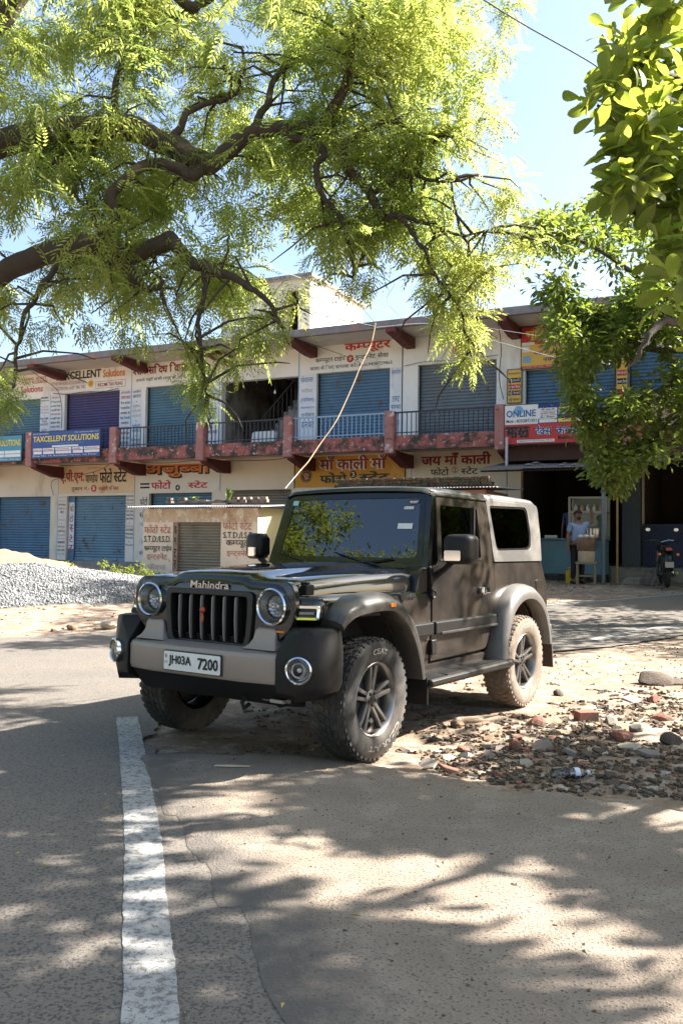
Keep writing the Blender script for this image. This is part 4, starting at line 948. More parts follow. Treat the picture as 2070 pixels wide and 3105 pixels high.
# bumper
def brow(x): return [(x-.012,.545),(x,.575),(x,.70),(x-.012,.722),(.62,.752),(.56,.752),(.56,.545)]
mb = MB(); mb.loft([[(x, y, z) for x, z in brow(fx)] for y, fx in ((-.625,.715),(-.60,.725),(-.375,.762),(.375,.762),(.60,.725),(.625,.715))])
bp = mb.build('bumper', P_gun, car, angle=25, bevel=.005)
for sg in (-1, 1):
    mb = MB()
    rr_ = lambda x0, x1, y0, y1, z: [(x0, sg*y0, z), (x1, sg*y0, z), (x1, sg*y1, z), (x0, sg*y1, z)]
    mb.loft([rr_(.56,.705,.335,.60,.742), rr_(.56,.675,.365,.575,.765), rr_(.56,.655,.385,.558,.80), rr_(.56,.645,.395,.552,.85), rr_(.56,.635,.41,.54,.872)])
    mb.build('riser', P_gun, bp, angle=30, bevel=.012, seg=3)
    # black corner
    def plan(z, ins, x_in, lean):
        pts = [(.42,.905-ins),(.50,.908-ins),(.57,.895-ins),(.645,.845-ins*.7),(.705-lean*.4,.755),(x_in-lean,.628),(.50,.628),(.42,.70)]
        return [(x, sg*y, z) for x, y in pts]
    mb = MB(); mb.loft([plan(.455,.10,.64,.03), plan(.50,.03,.72,0), plan(.545,.005,.735,0), plan(.70,.0,.735,0), plan(.735,.0,.725,.0), plan(.85,.015,.70,.075), plan(.878,.03,.69,.09), plan(.884,.06,.68,.10)])
    bc = mb.build('bumper_corner', P_plas, bp, angle=28, bevel=.006)
    # fog lamp
    nrm = Vector((.93, sg*.37, 0)); ux = Vector((-nrm.y, nrm.x, 0)) 
    Mf = on_plane(None, (.703, sg*.781, .645), ux, (0,0,1))
    mb = MB(); mb.lathe([(.066,.03),(.066,-.012),(.073,-.018),(.081,-.012),(.083,.03)], 32, 'y')
    fl = MB().join(mb, Mf).build('fog_lamp', P_chr, bp, angle=50)
    mb = MB(); mb.lathe([(.066,-.01),(.060,.012),(.046,.016)], 28, 'y'); mb.lathe([(.047,-.004),(.047,.004),(.041,.006),(.034,.014),(.018,.020),(.012,.006),(0,.004)], 20, 'y')
    MB().join(mb, Mf).build('fog_reflector', P_bez, bp, angle=30)
    mb = MB(); mb.lathe([(.066,-.010),(.03,-.016),(.0005,-.018)], 28, 'y'); MB().join(mb, Mf).build('fog_lens', G_lens, bp, angle=60)
mb = MB(); mb.prism([(.40,.37),(.58,.40),(.70,.53),(.70,.56),(.40,.56)], 'y', -.62, .62); mb.box(.52,.60,-.36,.36,.753,.80); mb.build('valance', P_plas, bp, angle=0, bevel=.015)
mb = MB(); mb.tube([(.60,.30,.43),(.64,.30,.40),(.62,.30,.36),(.57,.30,.38)], .014, 8); mb.build('tow_hook', P_dark, bp)
mb = MB(); mb.box(.56,.64,.52,.62,.425,.445); mb.tube([(.60,.44,.435),(.60,.64,.435)], .012, 8); mb.build('bracket', flat('dull_steel', (.35,.34,.32), .4, .8), bp, angle=0)
# number plate
npm = [flat('plate_white', (.78,.78,.76), .35), flat('plate_black', (.012,.012,.012), .5), flat('plate_blue', (.12,.16,.35), .5), flat('plate_red', (.55,.18,.12), .5)]
mb = MB(); mb.prism(rrect(.49,.128,.012), 'x', .765, .777); pl_ = mb.build('number_plate', [npm[1]], bp, angle=0); pl_.location = (0, .0, .632)
mb = MB(); mb.prism(rrect(.478,.116,.010), 'x', .7775, .781); o_ = mb.build('plate_face', [npm[0]], bp, angle=0); o_.location = (0, 0, .632)
t_ = MB(); txt(t_, 'JH03A', -.195, .0, -.036, .036, 0, 1, .034); txt(t_, '7200', .055, .225, -.036, .036, 0, 1, .034); txt(t_, 'IND', -.232, -.204, -.016, -.004, 0, 2, 0)
t_.quad((-.226,0,.016),(-.212,0,.016),(-.212,0,.038),(-.226,0,.038),3)
MB().join(t_, on_plane(None, (.7825, 0, .632), (0,1,0), (0,0,1))).build('lettering', npm, bp, angle=0, fix=False)
# windscreen
def wmap(d=0, th=.05): return lambda u, v, k: (-.895 - .185*v - th*k + d, u, 1.215 + .605*v - .0*k)
fo = rnd([(-.752,0),(.752,0),(.685,1.0),(-.685,1.0)], [.02,.02,.07,.07], 5)
fh = rnd([(-.68,.085),(.68,.085),(.625,.925),(-.625,.925)], .055, 5)
# v is stretched so that corner radii read true
def vs(poly, inv=False): return [(p[0], p[1]*.63) for p in poly]
fo = rnd(vs([(-.752,0),(.752,0),(.685,1.0),(-.685,1.0)]), [.02,.02,.07,.07], 5); fh = rnd(vs([(-.672,.09),(.672,.09),(.618,.915),(-.618,.915)]), .05, 5)
wm = lambda d, th: (lambda u, v, k: (-.895 - .185*v/.63 - th*k + d, u, 1.215 + .605*v/.63))
ws = sheet(fo, [fh], wm(.004, .06)).build('windscreen_frame', P_front, car, angle=30, bevel=.008)
bo = rnd(vs([(-.70,.065),(.70,.065),(.642,.945),(-.642,.945)]), .06, 5)
sheet(bo, [rnd(vs([(-.645,.125),(.645,.125),(.598,.885),(-.598,.885)]), .05, 5)], wm(.007, .002)).build('black_border', flat('frit', (.006,.006,.006), .08), ws, angle=0)
sheet(rnd(vs([(-.672,.09),(.672,.09),(.618,.915),(-.618,.915)]), .05, 5), [], wm(.002, .006)).build('windscreen', G_ws, car, angle=0)
WS = lambda u, v, d=.006: (-.895 - .185*v + d, u, 1.215 + .605*v)
SPOT = [(u, 1.215 + .605*v) for u, v in ((.512,.757), (.505,.525), (-.58,.84), (.545,.835))]
stm = [flat('sticker_white', (.75,.76,.74), .5), flat('sticker_dark', (.05,.02,.03), .5), flat('sticker_teal', (.35,.62,.55), .5), flat('sticker_red', (.6,.05,.05), .5)]
def wq(mb, u0, u1, v0, v1, m, d=.0085): mb.quad(WS(u0,v0,d), WS(u1,v0,d), WS(u1,v1,d), WS(u0,v1,d), m)
mb = MB()
wq(mb, .47,.555, .74,.775, 0); wq(mb, .44,.57, .49,.56, 0); wq(mb, -.61,-.555, .81,.875, 2)
mb.add([WS(.545+.05*math.cos(t), .835+.03*math.sin(t), .0085) for t in np.linspace(0, 2*PI, 20)[:-1]], [list(range(19))], 1)
wq(mb, .51,.585, .835,.845, 0, .009); wq(mb, .515,.58, .818,.826, 0, .009)
def wtxt(s, u0, u1, v0, v1, m):
    t = MB(); txt(t, s, u0, u1, v0, v1, 0, m, .01); mb.add([WS(p[0], p[2], .0095) for p in t.v], t.f, m)
wtxt('D 01 11', .48, .545, .748, .766, 1)
groups_ = {}
for f_, m_i in zip(mb.f, mb.m):
    c_ = sum((Vector(mb.v[i]) for i in f_), Vector())/len(f_); key = min(range(len(SPOT)), key=lambda k: abs(c_.y - SPOT[k][0]) + abs(c_.z - SPOT[k][1]))
    groups_.setdefault(key, []).append((f_, m_i))
for key, L_ in groups_.items():
    q_ = MB()
    for f_, m_i in L_: q_.add([mb.v[i] for i in f_], [list(range(len(f_)))], m_i)
    q_.build('sticker', stm, ws, angle=0, fix=False)
for (a, b) in (((-.30,.03),(-.60,.14)), ((.32,.03),(-.0,.13)), ):
    mb = MB(); A_, B_ = Vector(WS(a[0], a[1], .03)), Vector(WS(b[0], b[1], .03))
    mb.tube([Vector((-.84, a[0]+.12, 1.20)), A_, lerp(A_, B_, .5)], .008, 6); mb.tube([lerp(A_, B_, .1) - Vector((.012,0,.01)), B_ + Vector((0,-.08,.03)) ], .006, 6); mb.build('wiper', P_grl, ws)
mb = MB(); A_ = Vector(WS(.62, .06, .03)); mb.tube([Vector((-.84,.1,1.2)), Vector(WS(.15,.05,.035)), Vector(WS(.45,.115,.03))], .007, 6); mb.build('wiper', P_grl, ws)
# roofs
def roof_ring(x, drop=0, ins=0):
    h = [(.672-ins,1.775-drop*.3),(.672-ins,1.80-drop*.6),(.655-ins,1.826-drop),(.61-ins,1.840-drop),(.4,1.851-drop),(.2,1.856-drop),(0,1.858-drop)]
    return [(x, -y, z) for y, z in h] + [(x, y, z) for y, z in h[-2::-1]]
mb = MB(); mb.loft([roof_ring(x, d) for x, d in ((-1.045,.045),(-1.06,.02),(-1.10,.006),(-1.3,0),(-1.7,0),(-2.03,0),(-2.04,.01))], cap=False, closed=False)
rm = mb.build('roof', mat('roof_paint', (.02,.02,.021), .3, 0, c2=(.03,.029,.028), nscale=3, dirt=(.10,.09,.08), dscale=2, dlo=.52, dhi=.75, coat=.4), car, angle=50)
mb = MB(); mb.box(-2.0,-1.1,-.64,.64,1.765,1.79); mb.build('headliner', P_grl, rm, angle=0)
mb = MB(); mb.loft([roof_ring(x, d, i) for x, d, i in ((-2.048,.01,0),(-2.06,0,0),(-2.4,-.002,0),(-2.9,.0,0),(-3.08,.004,.0),(-3.15,.018,.01),(-3.19,.05,.03))], cap=False, closed=False)
ht = mb.build('hard_top', P_top, car, angle=50)
for sg in (-1, 1):
    hs = rnd([(-2.045,1.257),(-3.105,1.257),(-3.165,1.5),(-3.195,1.785),(-2.045,1.785)], [0,.02,.02,.06,0])
    hw = rnd([(-2.13,1.35),(-2.88,1.36),(-2.93,1.50),(-2.925,1.755),(-2.10,1.735)], [.05,.06,.02,.07,.04], 5)
    sheet(hs, [hw], side(sg, yg, .004, .035), (1.4,1.6)).build('hard_top_side', P_top, car, angle=30, bevel=.006)
    sheet(rnd([(-2.11,1.335),(-2.90,1.345),(-2.95,1.50),(-2.945,1.768),(-2.08,1.748)], [.05,.06,.02,.07,.04], 5), [], side(sg, yg, -.006, .004)).build('side_window', G_side, car, angle=0)
    sheet(rnd([(-2.125,1.345),(-2.885,1.355),(-2.935,1.50),(-2.93,1.76),(-2.095,1.74)], [.05,.06,.02,.07,.04], 5), [rnd([(-2.15,1.368),(-2.865,1.378),(-2.912,1.50),(-2.908,1.738),(-2.118,1.718)], [.05,.06,.02,.07,.04], 5)], side(sg, yg, -.004, .002)).build('window_seal', flat('seal', (.01,.01,.01), .3), car, angle=0)
    # door
    dp_ = rnd([(-.893,.54),(-1.84,.55),(-1.935,.63),(-1.973,.82),(-2.022,1.24),(-2.035,1.765),(-1.15,1.765),(-1.035,1.25),(-.905,1.215)], [.03,.06,.05,.02,0,.03,.03,.03,.03])
    dw = rnd([(-1.115,1.285),(-1.80,1.285),(-1.845,1.70),(-1.195,1.70)], [.03,.03,.03,.03])
    d_ = sheet(dp_, [dw], side(sg, yg, .004, .05), CUTS).build('door', P_side, car, angle=30, bevel=.005)
    sheet(rnd([(-1.105,1.275),(-1.81,1.275),(-1.855,1.71),(-1.185,1.71)], .02), [], side(sg, yg, -.018, .004)).build('window', G_side, d_, angle=0)
    mb = MB(); mb.prism([(-1.80,1.272),(-1.07,1.272),(-1.065,1.285),(-1.80,1.285)], 'y', sg*.745, sg*.764); mb.box(-1.72,-1.70, min(sg*.70,sg*.735), max(sg*.70,sg*.735), 1.29,1.70); mb.build('weather_strip', P_grl, d_, angle=0)
    mb = MB(); mb.prism([(-1.04,1.77),(-2.04,1.77),(-2.04,1.785),(-1.04,1.79)], 'y', sg*.665, sg*.69); mb.build('drip_rail', P_flare, car, angle=0, bevel=.004)
    mb = MB(); mb.prism(rrect(.15,.052,.014,cx=-1.745,cy=1.03), 'y', sg*.80, sg*.832); mb.prism(rrect(.05,.062,.014,cx=-1.70,cy=1.028), 'y', sg*.795, sg*.84); mb.build('door_handle', P_chr, d_, angle=0, bevel=.008, seg=3)
    mb = MB(); mb.lathe([(.014,0),(.014,sg*.012),(0,sg*.012)], 12, 'y', (-1.745, sg*.788, .965)); mb.build('lock', P_chr, d_)
    mb = MB(); mb.prism([(-.905,.735),(-1.955,.735),(-1.968,.83),(-.905,.83)], 'y', sg*.785, sg*.826); mb.build('side_moulding', P_plas, d_, angle=0, bevel=.012)
    mb = MB(); mb.prism([(-.98,.733),(-1.957,.733),(-1.958,.752),(-.98,.752)], 'y', sg*.80, sg*.834); mb.build('moulding_trim', P_flare, d_, angle=0, bevel=.004)
    for q_ in ([(-.56,.735),(-.872,.735),(-.872,.83),(-.52,.83)], [(-1.985,.735),(-2.10,.735),(-2.06,.83),(-1.985,.83)]): MB().prism(q_, 'y', sg*.78, sg*.826).build('body_moulding', P_plas, car, angle=0, bevel=.012)
    for z in (.645, 1.03):
        mb = MB()
        if z < .9: mb.box(-.94,-.86, min(sg*.77,sg*.815), max(sg*.77,sg*.815), z-.055, z+.055)
        else: mb.lathe([(.036,0),(.036,sg*.02),(.024,sg*.026),(.024,sg*.018),(0,sg*.018)], 18, 'y', (-.90, sg*.785, z))
        mb.build('hinge', P_plas, d_, angle=30, bevel=.008)
    bg_ = MB(); txt(bg_, 'THAR', -.075, .075, 0, .034, 0, 0, .02, .006)
    Mb = on_plane(None, (-.57, sg*.796, 1.012), (-1,0,0), (0,0,1)) if sg > 0 else on_plane(None, (-.57, -.796, 1.012), (1,0,0), (0,0,1))
    t2 = MB().join(bg_, Mb); t2.prism([(-.455,1.00),(-.485,1.00),(-.495,1.055),(-.445,1.055)], 'y', sg*.786, sg*.798); t2.build('badge', P_chr, car, angle=0, fix=False)
    # door mirror
    mb = MB()
    def mr(x, w, h, r): return [(x - .06*((p[0]) / .22 + .5), sg*(.965 + p[0]), 1.362 + p[1]) for p in rrect(w, h, r)]
    mb.loft([mr(-.895,.10,.12,.03), mr(-.905,.17,.185,.05), mr(-.93,.205,.215,.05), mr(-.985,.212,.222,.05), mr(-1.03,.208,.218,.05), mr(-1.036,.19,.20,.045)])
    mm = mb.build('door_mirror', P_plas, car, angle=50)
    mb = MB(); mb.tube([(-.97, sg*.905, 1.262), (-.985, sg*.845, 1.215), (-.99, sg*.77, 1.165)], [.024,.022,.028], 8); mb.build('mirror_arm', P_plas, mm)
    mb = MB(); mb.prism(rrect(.118,.078,.012), 'x', -.012, .006)
    o = mb.build('chrome_panel', P_chr, mm, angle=0, bevel=.003); o.location = (-.908, sg*.945, 1.315); o.rotation_euler = (0, 0, sg*.42)
    mb = MB(); mb.prism(rrect(.17,.17,.03), 'x', -.002, .002); o = mb.build('mirror_glass', P_chr, mm, angle=0); o.location = (-1.07, sg*.965, 1.362)
    # running board
    def rb(x, y0=.765, y1=.935, z0=.385, z1=.447): return [(x, sg*y0, z0+.015), (x, sg*(y1-.03), z0), (x, sg*y1, z0+.02), (x, sg*y1, z1-.012), (x, sg*(y1-.015), z1), (x, sg*y0, z1+.012)]
    mb = MB(); mb.loft([rb(-.648,.77,.915), rb(-.66), rb(-2.02), rb(-2.10,.80,.925), rb(-2.125,.83,.915)])
    rbo = mb.build('running_board', P_plas, car, angle=30, bevel=.004)
    mb = MB(); mb.prism([(-.95,sg*.80),(-1.95,sg*.80),(-1.98,sg*.915),(-.92,sg*.915)], 'z', .4495, .456)
    for i in range(44):
        for j in range(4): mb.box(-.97-.022*i, -.958-.022*i, min(sg*(.815+.024*j), sg*(.829+.024*j)), max(sg*(.815+.024*j), sg*(.829+.024*j)), .4565,.460)
    mb.build('step_pad', P_flare, rbo, angle=0)
    mb = MB(); mb.prism([(-.652,.27),(-.640,.27),(-.630,.46),(-.645,.46)], 'y', sg*.66, sg*.90); mb.build('mud_flap', P_plas, car, angle=0)
    mb = MB(); mb.prism([(-3.055,.28),(-3.04,.28),(-2.995,.56),(-3.02,.56)], 'y', sg*.62, sg*.90); mb.build('mud_flap', mat('rusty_flap', (.05,.03,.022), .8, c2=(.035,.022,.018)), car, angle=0)
    # wheel well liner
    mb = MB(); a = spl(RI, 20); mb.loft([[(p.x, sg*.55, p.y+.01), (p.x, sg*.77, p.y+.01)] for p in a], cap=False, closed=False); mb.build('wheel_liner', mat('dusty_liner', (.10,.065,.045), .9, c2=(.06,.04,.03)), car, angle=60)
    mb = MB(); a = spl(FI, 20); mb.loft([[(p.x, sg*.50, p.y+.01), (p.x, sg*.77, p.y+.01)] for p in a], cap=False, closed=False); mb.build('wheel_liner', P_dark, car, angle=60)
    # rear bumper corner
    mb = MB(); mb.loft([[(-3.02, sg*.25, z), (-3.02, sg*(.80-i), z), (-3.12, sg*(.865-i), z), (-3.24, sg*(.80-i), z), (-3.30+i, sg*.6, z), (-3.30+i, sg*.25, z)] for z, i in ((.33,.10),(.42,.03),(.60,.0),(.665,.015),(.685,.06))])
    mb.build('rear_bumper', mat('rear_bumper_plastic', (.09,.085,.08), .5, c2=(.07,.066,.06), nscale=30), car, angle=30, bevel=.006)
mb = MB(); mb.box(-3.28,-3.02,-.25,.25,.40,.60); mb.build('rear_crossbar', P_plas, car, angle=0)
mb = MB(); mb.lathe([(.20,-3.22),(.37,-3.22),(.395,-3.26),(.395,-3.40),(.37,-3.44),(.22,-3.44),(.20,-3.40)], 36, 'x', (0,.05,1.0)); mb.lathe([(.2,-3.3),(.0,-3.3)], 24, 'x', (0,.05,1.0)); mb.box(-3.22,-3.15,-.15,.2,.9,1.1); mb.build('spare_wheel', P_tyre, car, angle=40)
# cabin
mb = MB(); mb.loft([[(x, -.69, z0), (x, .69, z0), (x, .69, z1), (x, -.69, z1)] for x, z0, z1 in ((-.965,.9,1.195),(-1.12,.9,1.235),(-1.22,.95,1.215),(-1.25,1.0,1.12))]); mb.build('dashboard', P_grl, car, angle=30, bevel=.02)
mb = MB()
pts = [Vector((-1.40 - .18*math.sin(t)*.42, -.36 + .185*math.cos(t), 1.16 + .18*math.sin(t)*.9)) for t in np.linspace(0, 2*PI, 29)]
mb.tube(pts, .016, 8, cap=False); mb.tube([pts[0], (-1.39,-.36,1.15), pts[14]], .014, 6); mb.tube([(-1.39,-.36,1.15), pts[21]], .014, 6); mb.tube([(-1.39,-.36,1.15), (-1.2,-.36,1.06)], .03, 8); mb.build('steering_wheel', P_plas, car)
sm = flat('seat_fabric', (.022,.021,.02), .9)
for y in (-.36, .36):
    mb = MB()
    def sr(x, z, w, t, xo=0): return [(x + p[1], y + p[0], z) for p in rrect(w, t, min(.05, t*.4))]
    mb.loft([sr(-1.80,.72,.46,.14), sr(-1.86,.95,.50,.15), sr(-1.93,1.20,.46,.13), sr(-1.95,1.27,.36,.09)])
    s_ = mb.build('seat', sm, car, angle=40)
    MB().prism(rrect(.5,.55,.06,cx=-1.58,cy=y), 'z', .62, .78).build('cushion', sm, s_, angle=0, bevel=.03)
    mb = MB(); mb.loft([sr(-1.97,1.32,.20,.08), sr(-1.975,1.40,.26,.11), sr(-1.98,1.48,.22,.09)]); mb.build('headrest', sm, s_, angle=40)
mb = MB(); mb.loft([[(-1.0,-.60,1.25),(-1.0,.0,1.25)], [(-1.18,-.55,1.252),(-1.18,-.05,1.252)]], cap=False, closed=False)
mb.build('paper_sheet', flat('pale_paper', (.45,.55,.50), .7), car, angle=0)
fm = [flat('saffron', (.70,.28,.04), .6), flat('flag_white', (.75,.75,.72), .6), flat('flag_green', (.05,.28,.08), .6), flat('gold_stick', (.55,.50,.25), .4)]
mb = MB()
for k in (-1, 1):
    b0, b1 = Vector((-1.03, .02+.035*k, 1.245)), Vector((-1.03, .02-.045*k, 1.425)); mb.tube([b0, b1], .004, 6, m=3); d_ = (b1-b0).normalized(); o_ = Vector((0,-k,0))
    for j in range(3): p = b1 - d_*(.012+.02*j); q = p - d_*.02; mb.quad(p, p+o_*.085-Vector((0,0,.02)), q+o_*.085-Vector((0,0,.02)), q, j)
mb.build('crossed_flags', fm, car, angle=0, fix=False)
mb = MB(); mb.box(-1.14,-1.10,.16,.20,1.60,1.64); mb.prism(rrect(.05,.17,.015), 'x', -1.135, -1.11); mb.build('inside_mirror', P_grl, car, angle=0).location = (0,0,0)
# wheels
def make_wheel(sg, rub, phase, steer=0):
    w = MB()
    prof = [(.236,-.105),(.26,-.122),(.31,-.130),(.345,-.126),(.368,-.118),(.383,-.104),(.388,-.09),(.388,.09),(.383,.104),(.368,.118),(.345,.126),(.31,.130),(.26,.122),(.236,.108),(.228,.10)]
    w.lathe([(r, sg*h) for r, h in prof], 72, 'y')
    n = 44; random.seed(5)
    def blk(a0, a1, h0, h1, r0, r1, sk=0):
        P = []
        for r in (r0, r1):
            for a, h in ((a0, h0), (a1, h0), (a1+sk, h1), (a0+sk, h1)): P.append((r*math.cos(a), sg*h, r*math.sin(a)))
        w.add(P, [[3,2,1,0],[4,5,6,7],[0,1,5,4],[1,2,6,5],[2,3,7,6],[3,0,4,7]])
    for i in range(n):
        a = 2*PI*i/n; d = 2*PI/n
        blk(a, a+d*.62, .070, .103, .382, .3925, .02); blk(a+d*.5, a+d*1.12, -.103, -.070, .382, .3925, -.02)
        blk(a+d*.2, a+d*.85, .022, .062, .384, .396, .05); blk(a+d*.6, a+d*1.25, -.062, -.022, .384, .396, -.05); blk(a, a+d*.7, -.015, .015, .384, .396, .0)
        P = []
        for h, r in ((.118,.365),(.124,.348)): 
            pass
        blk(a, a+d*.5, .100, .118, .364, .385, .015); blk(a, a+d*.5, -.118, -.100, .364, .385, .015)
    o = w.build('wheel', rub, car, angle=30)
    r = MB()
    r.lathe([(.234,sg*.104),(.240,sg*.110),(.236,sg*.114),(.226,sg*.108),(.214,sg*.085),(.205,sg*.02),(.205,-sg*.09)], 60, 'y')
    r.lathe([(.058,sg*.03),(.060,sg*.075),(.048,sg*.082),(.0,sg*.082)], 30, 'y')
    for k in range(5):
        a = phase + 2*PI*k/5
        for e in (-1, 1):
            c, s = math.cos(a), math.sin(a)
            rings = []
            for rad, hw, off, yf, yk in ((.045,.015,.017,.075,.03),(.10,.0135,.021,.082,.045),(.16,.0125,.027,.090,.055),(.214,.014,.034,.094,.06)):
                o_ = e*off; ring = []
                for (t, yy) in ((-hw, yk), (-hw, yf-.006), (-hw+.004, yf), (hw-.004, yf), (hw, yf-.006), (hw, yk)):
                    u = o_ + t; ring.append((rad*c - u*s, sg*yy, rad*s + u*c))
                rings.append(ring)
            r.loft(rings)
    for k in range(5):
        a = phase + 2*PI*(k+.5)/5; r.lathe([(.011,sg*.06),(.011,sg*.09),(0,sg*.092)], 8, 'y', (.04*math.cos(a), 0, .04*math.sin(a)), 1)
    ro = r.build('rim', [P_alloy, P_alloyd], o, angle=35)
    b = MB(); b.lathe([(.204,sg*.015),(.15,sg*.0),(.0,0)], 40, 'y'); b.lathe([(.15,sg*.02),(.15,sg*.035),(.07,sg*.035)], 40, 'y'); b.lathe([(.027,sg*.0825),(.024,sg*.088),(0,sg*.09)], 20, 'y'); b.build('brake_disc', P_alloyd, o, angle=30)
    t = MB()
    for s, a0, a1, r0, r1, flip in (('CEAT', 70, 103, .292, .328, 1), ('CZAR A/T', 250, 325, .292, .328, 1)):
        q = MB(); txt(q, s, 0, 1, 0, 1, 0, 0, .02)
        for p in q.v: pass
        def mp(p):
            ang = R(a1 - (a1-a0)*p[0]) if flip else R(a0 + (a1-a0)*p[0])
            rad = r0 + (r1-r0)*p[2] if flip else r1 - (r1-r0)*p[2]
            return (-rad*math.cos(ang) if sg > 0 else rad*math.cos(ang), sg*(float(np.interp(rad, [.26,.31,.345],[.122,.130,.126]))+.0015), rad*math.sin(ang))
        def mp2(p):
            # seen from outside on the left side of the car, +x points to the left
            ang = R(a1 - (a1-a0)*p[0]) if flip else R(a0 + (a1-a0)*p[0])
            rad = r0 + (r1-r0)*p[2] if flip else r1 - (r1-r0)*p[2]
            return (-sg*rad*math.cos(ang), sg*(float(np.interp(rad, [.26,.31,.345],[.122,.130,.126]))+.0015), rad*math.sin(ang))
        t.add([mp2(p) for p in q.v], q.f)
    t.build('tyre_lettering', P_let, o, angle=0, fix=False)
    return o
TY = .765
wl = make_wheel(1, P_tyre, R(90)); wl.location = (0, TY, .394)
wr = make_wheel(-1, P_tyre, R(70)); wr.location = (0, -TY, .394)
w3 = make_wheel(1, P_tyre2, R(88)); w3.location = (-2.45, TY, .394)
w4 = make_wheel(-1, P_tyre2, R(60)); w4.location = (-2.45, -TY, .394)
# ================================================================ ground, road, apron
def chaikin(P, k=3):
    P = [np.array(p, float) for p in P]
    for _ in range(k):
        Q = [P[0]]
        for a, b in zip(P[:-1], P[1:]): Q += [a*.75+b*.25, a*.25+b*.75]
        P = Q + [P[-1]]
    return np.array(P)
def resample(P, n, pw=None):
    d = np.r_[0, np.cumsum(np.linalg.norm(np.diff(P, axis=0), axis=1))]
    t = np.linspace(0, d[-1], n) if pw is None else pw*d[-1]
    return np.c_[np.interp(t, d, P[:,0]), np.interp(t, d, P[:,1])]
E1 = chaikin([(1.6,-14),(.6,-4),(.25,1.2),(-.08,2.6),(-.28,3.3),(-.80,4.6),(-1.18,5.6),(-1.35,6.6),(-1.15,8.2),(-.2,9.6),(1.3,10.5),(3.1,11.3),(5.0,12.75),(9,15.5),(25,26),(60,48)])
E2 = chaikin([(-30,-14),(-28,-2),(-20,5.5),(-12,9.2),(-8.2,10.4),(-4.44,11.55),(-3.2,12.25),(-1.0,13.4),(1.5,15.0),(3.95,16.4),(7.2,18.65),(12,22),(28,33),(60,55)])
M['ground'] = mat('dirt', (.27,.19,.13), .95, c2=(.175,.125,.085), nscale=1.6, dirt=(.36,.30,.235), dscale=5, dlo=.48, dhi=.62, dirt2=(.10,.075,.06), d2scale=26, d2lo=.60, d2hi=.68, bump=.8, bscale=22)
M['road'] = mat('asphalt', (.145,.131,.115), .92, c2=(.20,.17,.138), nscale=.9, dirt=(.07,.065,.06), dscale=70, dlo=.50, dhi=.58, dirt2=(.25,.235,.21), d2scale=130, d2lo=.64, d2hi=.70, bump=.55, bscale=160)
M['apron'] = mat('apron_concrete', (.325,.262,.205), .92, c2=(.235,.187,.143), nscale=1.9, dirt=(.35,.30,.235), dscale=3, dlo=.5, dhi=.7, dirt2=(.10,.082,.065), d2scale=75, d2lo=.585, d2hi=.65, bump=.9, bscale=75)
M['paintl'] = mat('road_paint', (.40,.40,.385), .85, c2=(.30,.295,.28), nscale=7, dirt=(.16,.15,.14), dscale=34, dlo=.49, dhi=.60, dirt2=(.10,.095,.09), d2scale=90, d2lo=.61, d2hi=.66, bump=.4, bscale=160, stretch=(1,1,1))
def edge_mix(m, c, lo=.02, hi=.34):
    nt, P = m.node_tree, m.node_tree.nodes['Principled BSDF']; N, L = nt.nodes, nt.links
    a = N.new('ShaderNodeAttribute'); a.attribute_name = 'edge'
    no = N.new('ShaderNodeTexNoise'); no.inputs['Scale'].default_value = 7; no.inputs['Detail'].default_value = 8; no.inputs['Roughness'].default_value = .7
    tc = N.new('ShaderNodeTexCoord'); L.new(tc.outputs['Object'], no.inputs['Vector'])
    ad = N.new('ShaderNodeMath'); ad.operation = 'MULTIPLY_ADD'; L.new(no.outputs['Fac'], ad.inputs[0]); ad.inputs[1].default_value = -.9; L.new(a.outputs['Fac'], ad.inputs[2])
    r = N.new('ShaderNodeMapRange'); r.inputs[1].default_value = lo - .45; r.inputs[2].default_value = hi - .45; L.new(ad.outputs[0], r.inputs[0])
    x = N.new('ShaderNodeMix'); x.data_type = 'RGBA'; L.new(r.outputs[0], x.inputs[0]); x.inputs[6].default_value = (*c, 1)
    old = P.inputs['Base Color'].links[0].from_socket; L.new(old, x.inputs[7]); L.new(x.outputs[2], P.inputs['Base Color'])
edge_mix(M['apron'], (.13,.115,.10))
# ground sheet: a grid, fine near the rubble
def axis(segs):
    o = []
    for a, b, s in segs: o += list(np.arange(a, b, s))
    return np.array(o + [segs[-1][1]])
gx = axis([(-220,-60,20),(-60,-12,3),(-12,-2,.4),(-2,-.5,.1),(-.5,7,.05),(7,12,.3),(12,60,4),(60,220,20)])
gy = axis([(-120,-10,10),(-10,4,.7),(4,10.6,.05),(10.6,13,.12),(13,24,.4),(24,60,4),(60,320,20)])
X, Y = np.meshgrid(gx, gy)
E1x = np.interp(Y, E1[:,1], E1[:,0])
def rubble_mask(X, Y):
    yl = np.interp(X, [-2,-.6,.16,.6,1.05,1.9,3,8], [5.9,5.75,5.72,5.45,5.12,4.9,4.75,4.0])
    a = np.clip((Y - yl)/.25, 0, 1); b = np.clip((9.6 - Y - .15*X)/1.5, 0, 1); c = np.clip((X + 1.0)/.6, 0, 1)
    return a*b*c
RM = rubble_mask(X, Y)
def wheelflat(X, Y):
    w = np.ones_like(X)
    for lx, ly in ((0,.765),(0,-.765),(-2.45,.765),(-2.45,-.765)):
        wx = -0.48534 - math.sin(CA)*lx + math.cos(CA)*ly; wy = 6.20743 - math.cos(CA)*lx - math.sin(CA)*ly
        w = np.minimum(w, np.clip((np.hypot(X-wx, Y-wy) - .22)/.25, 0, 1))
    return w
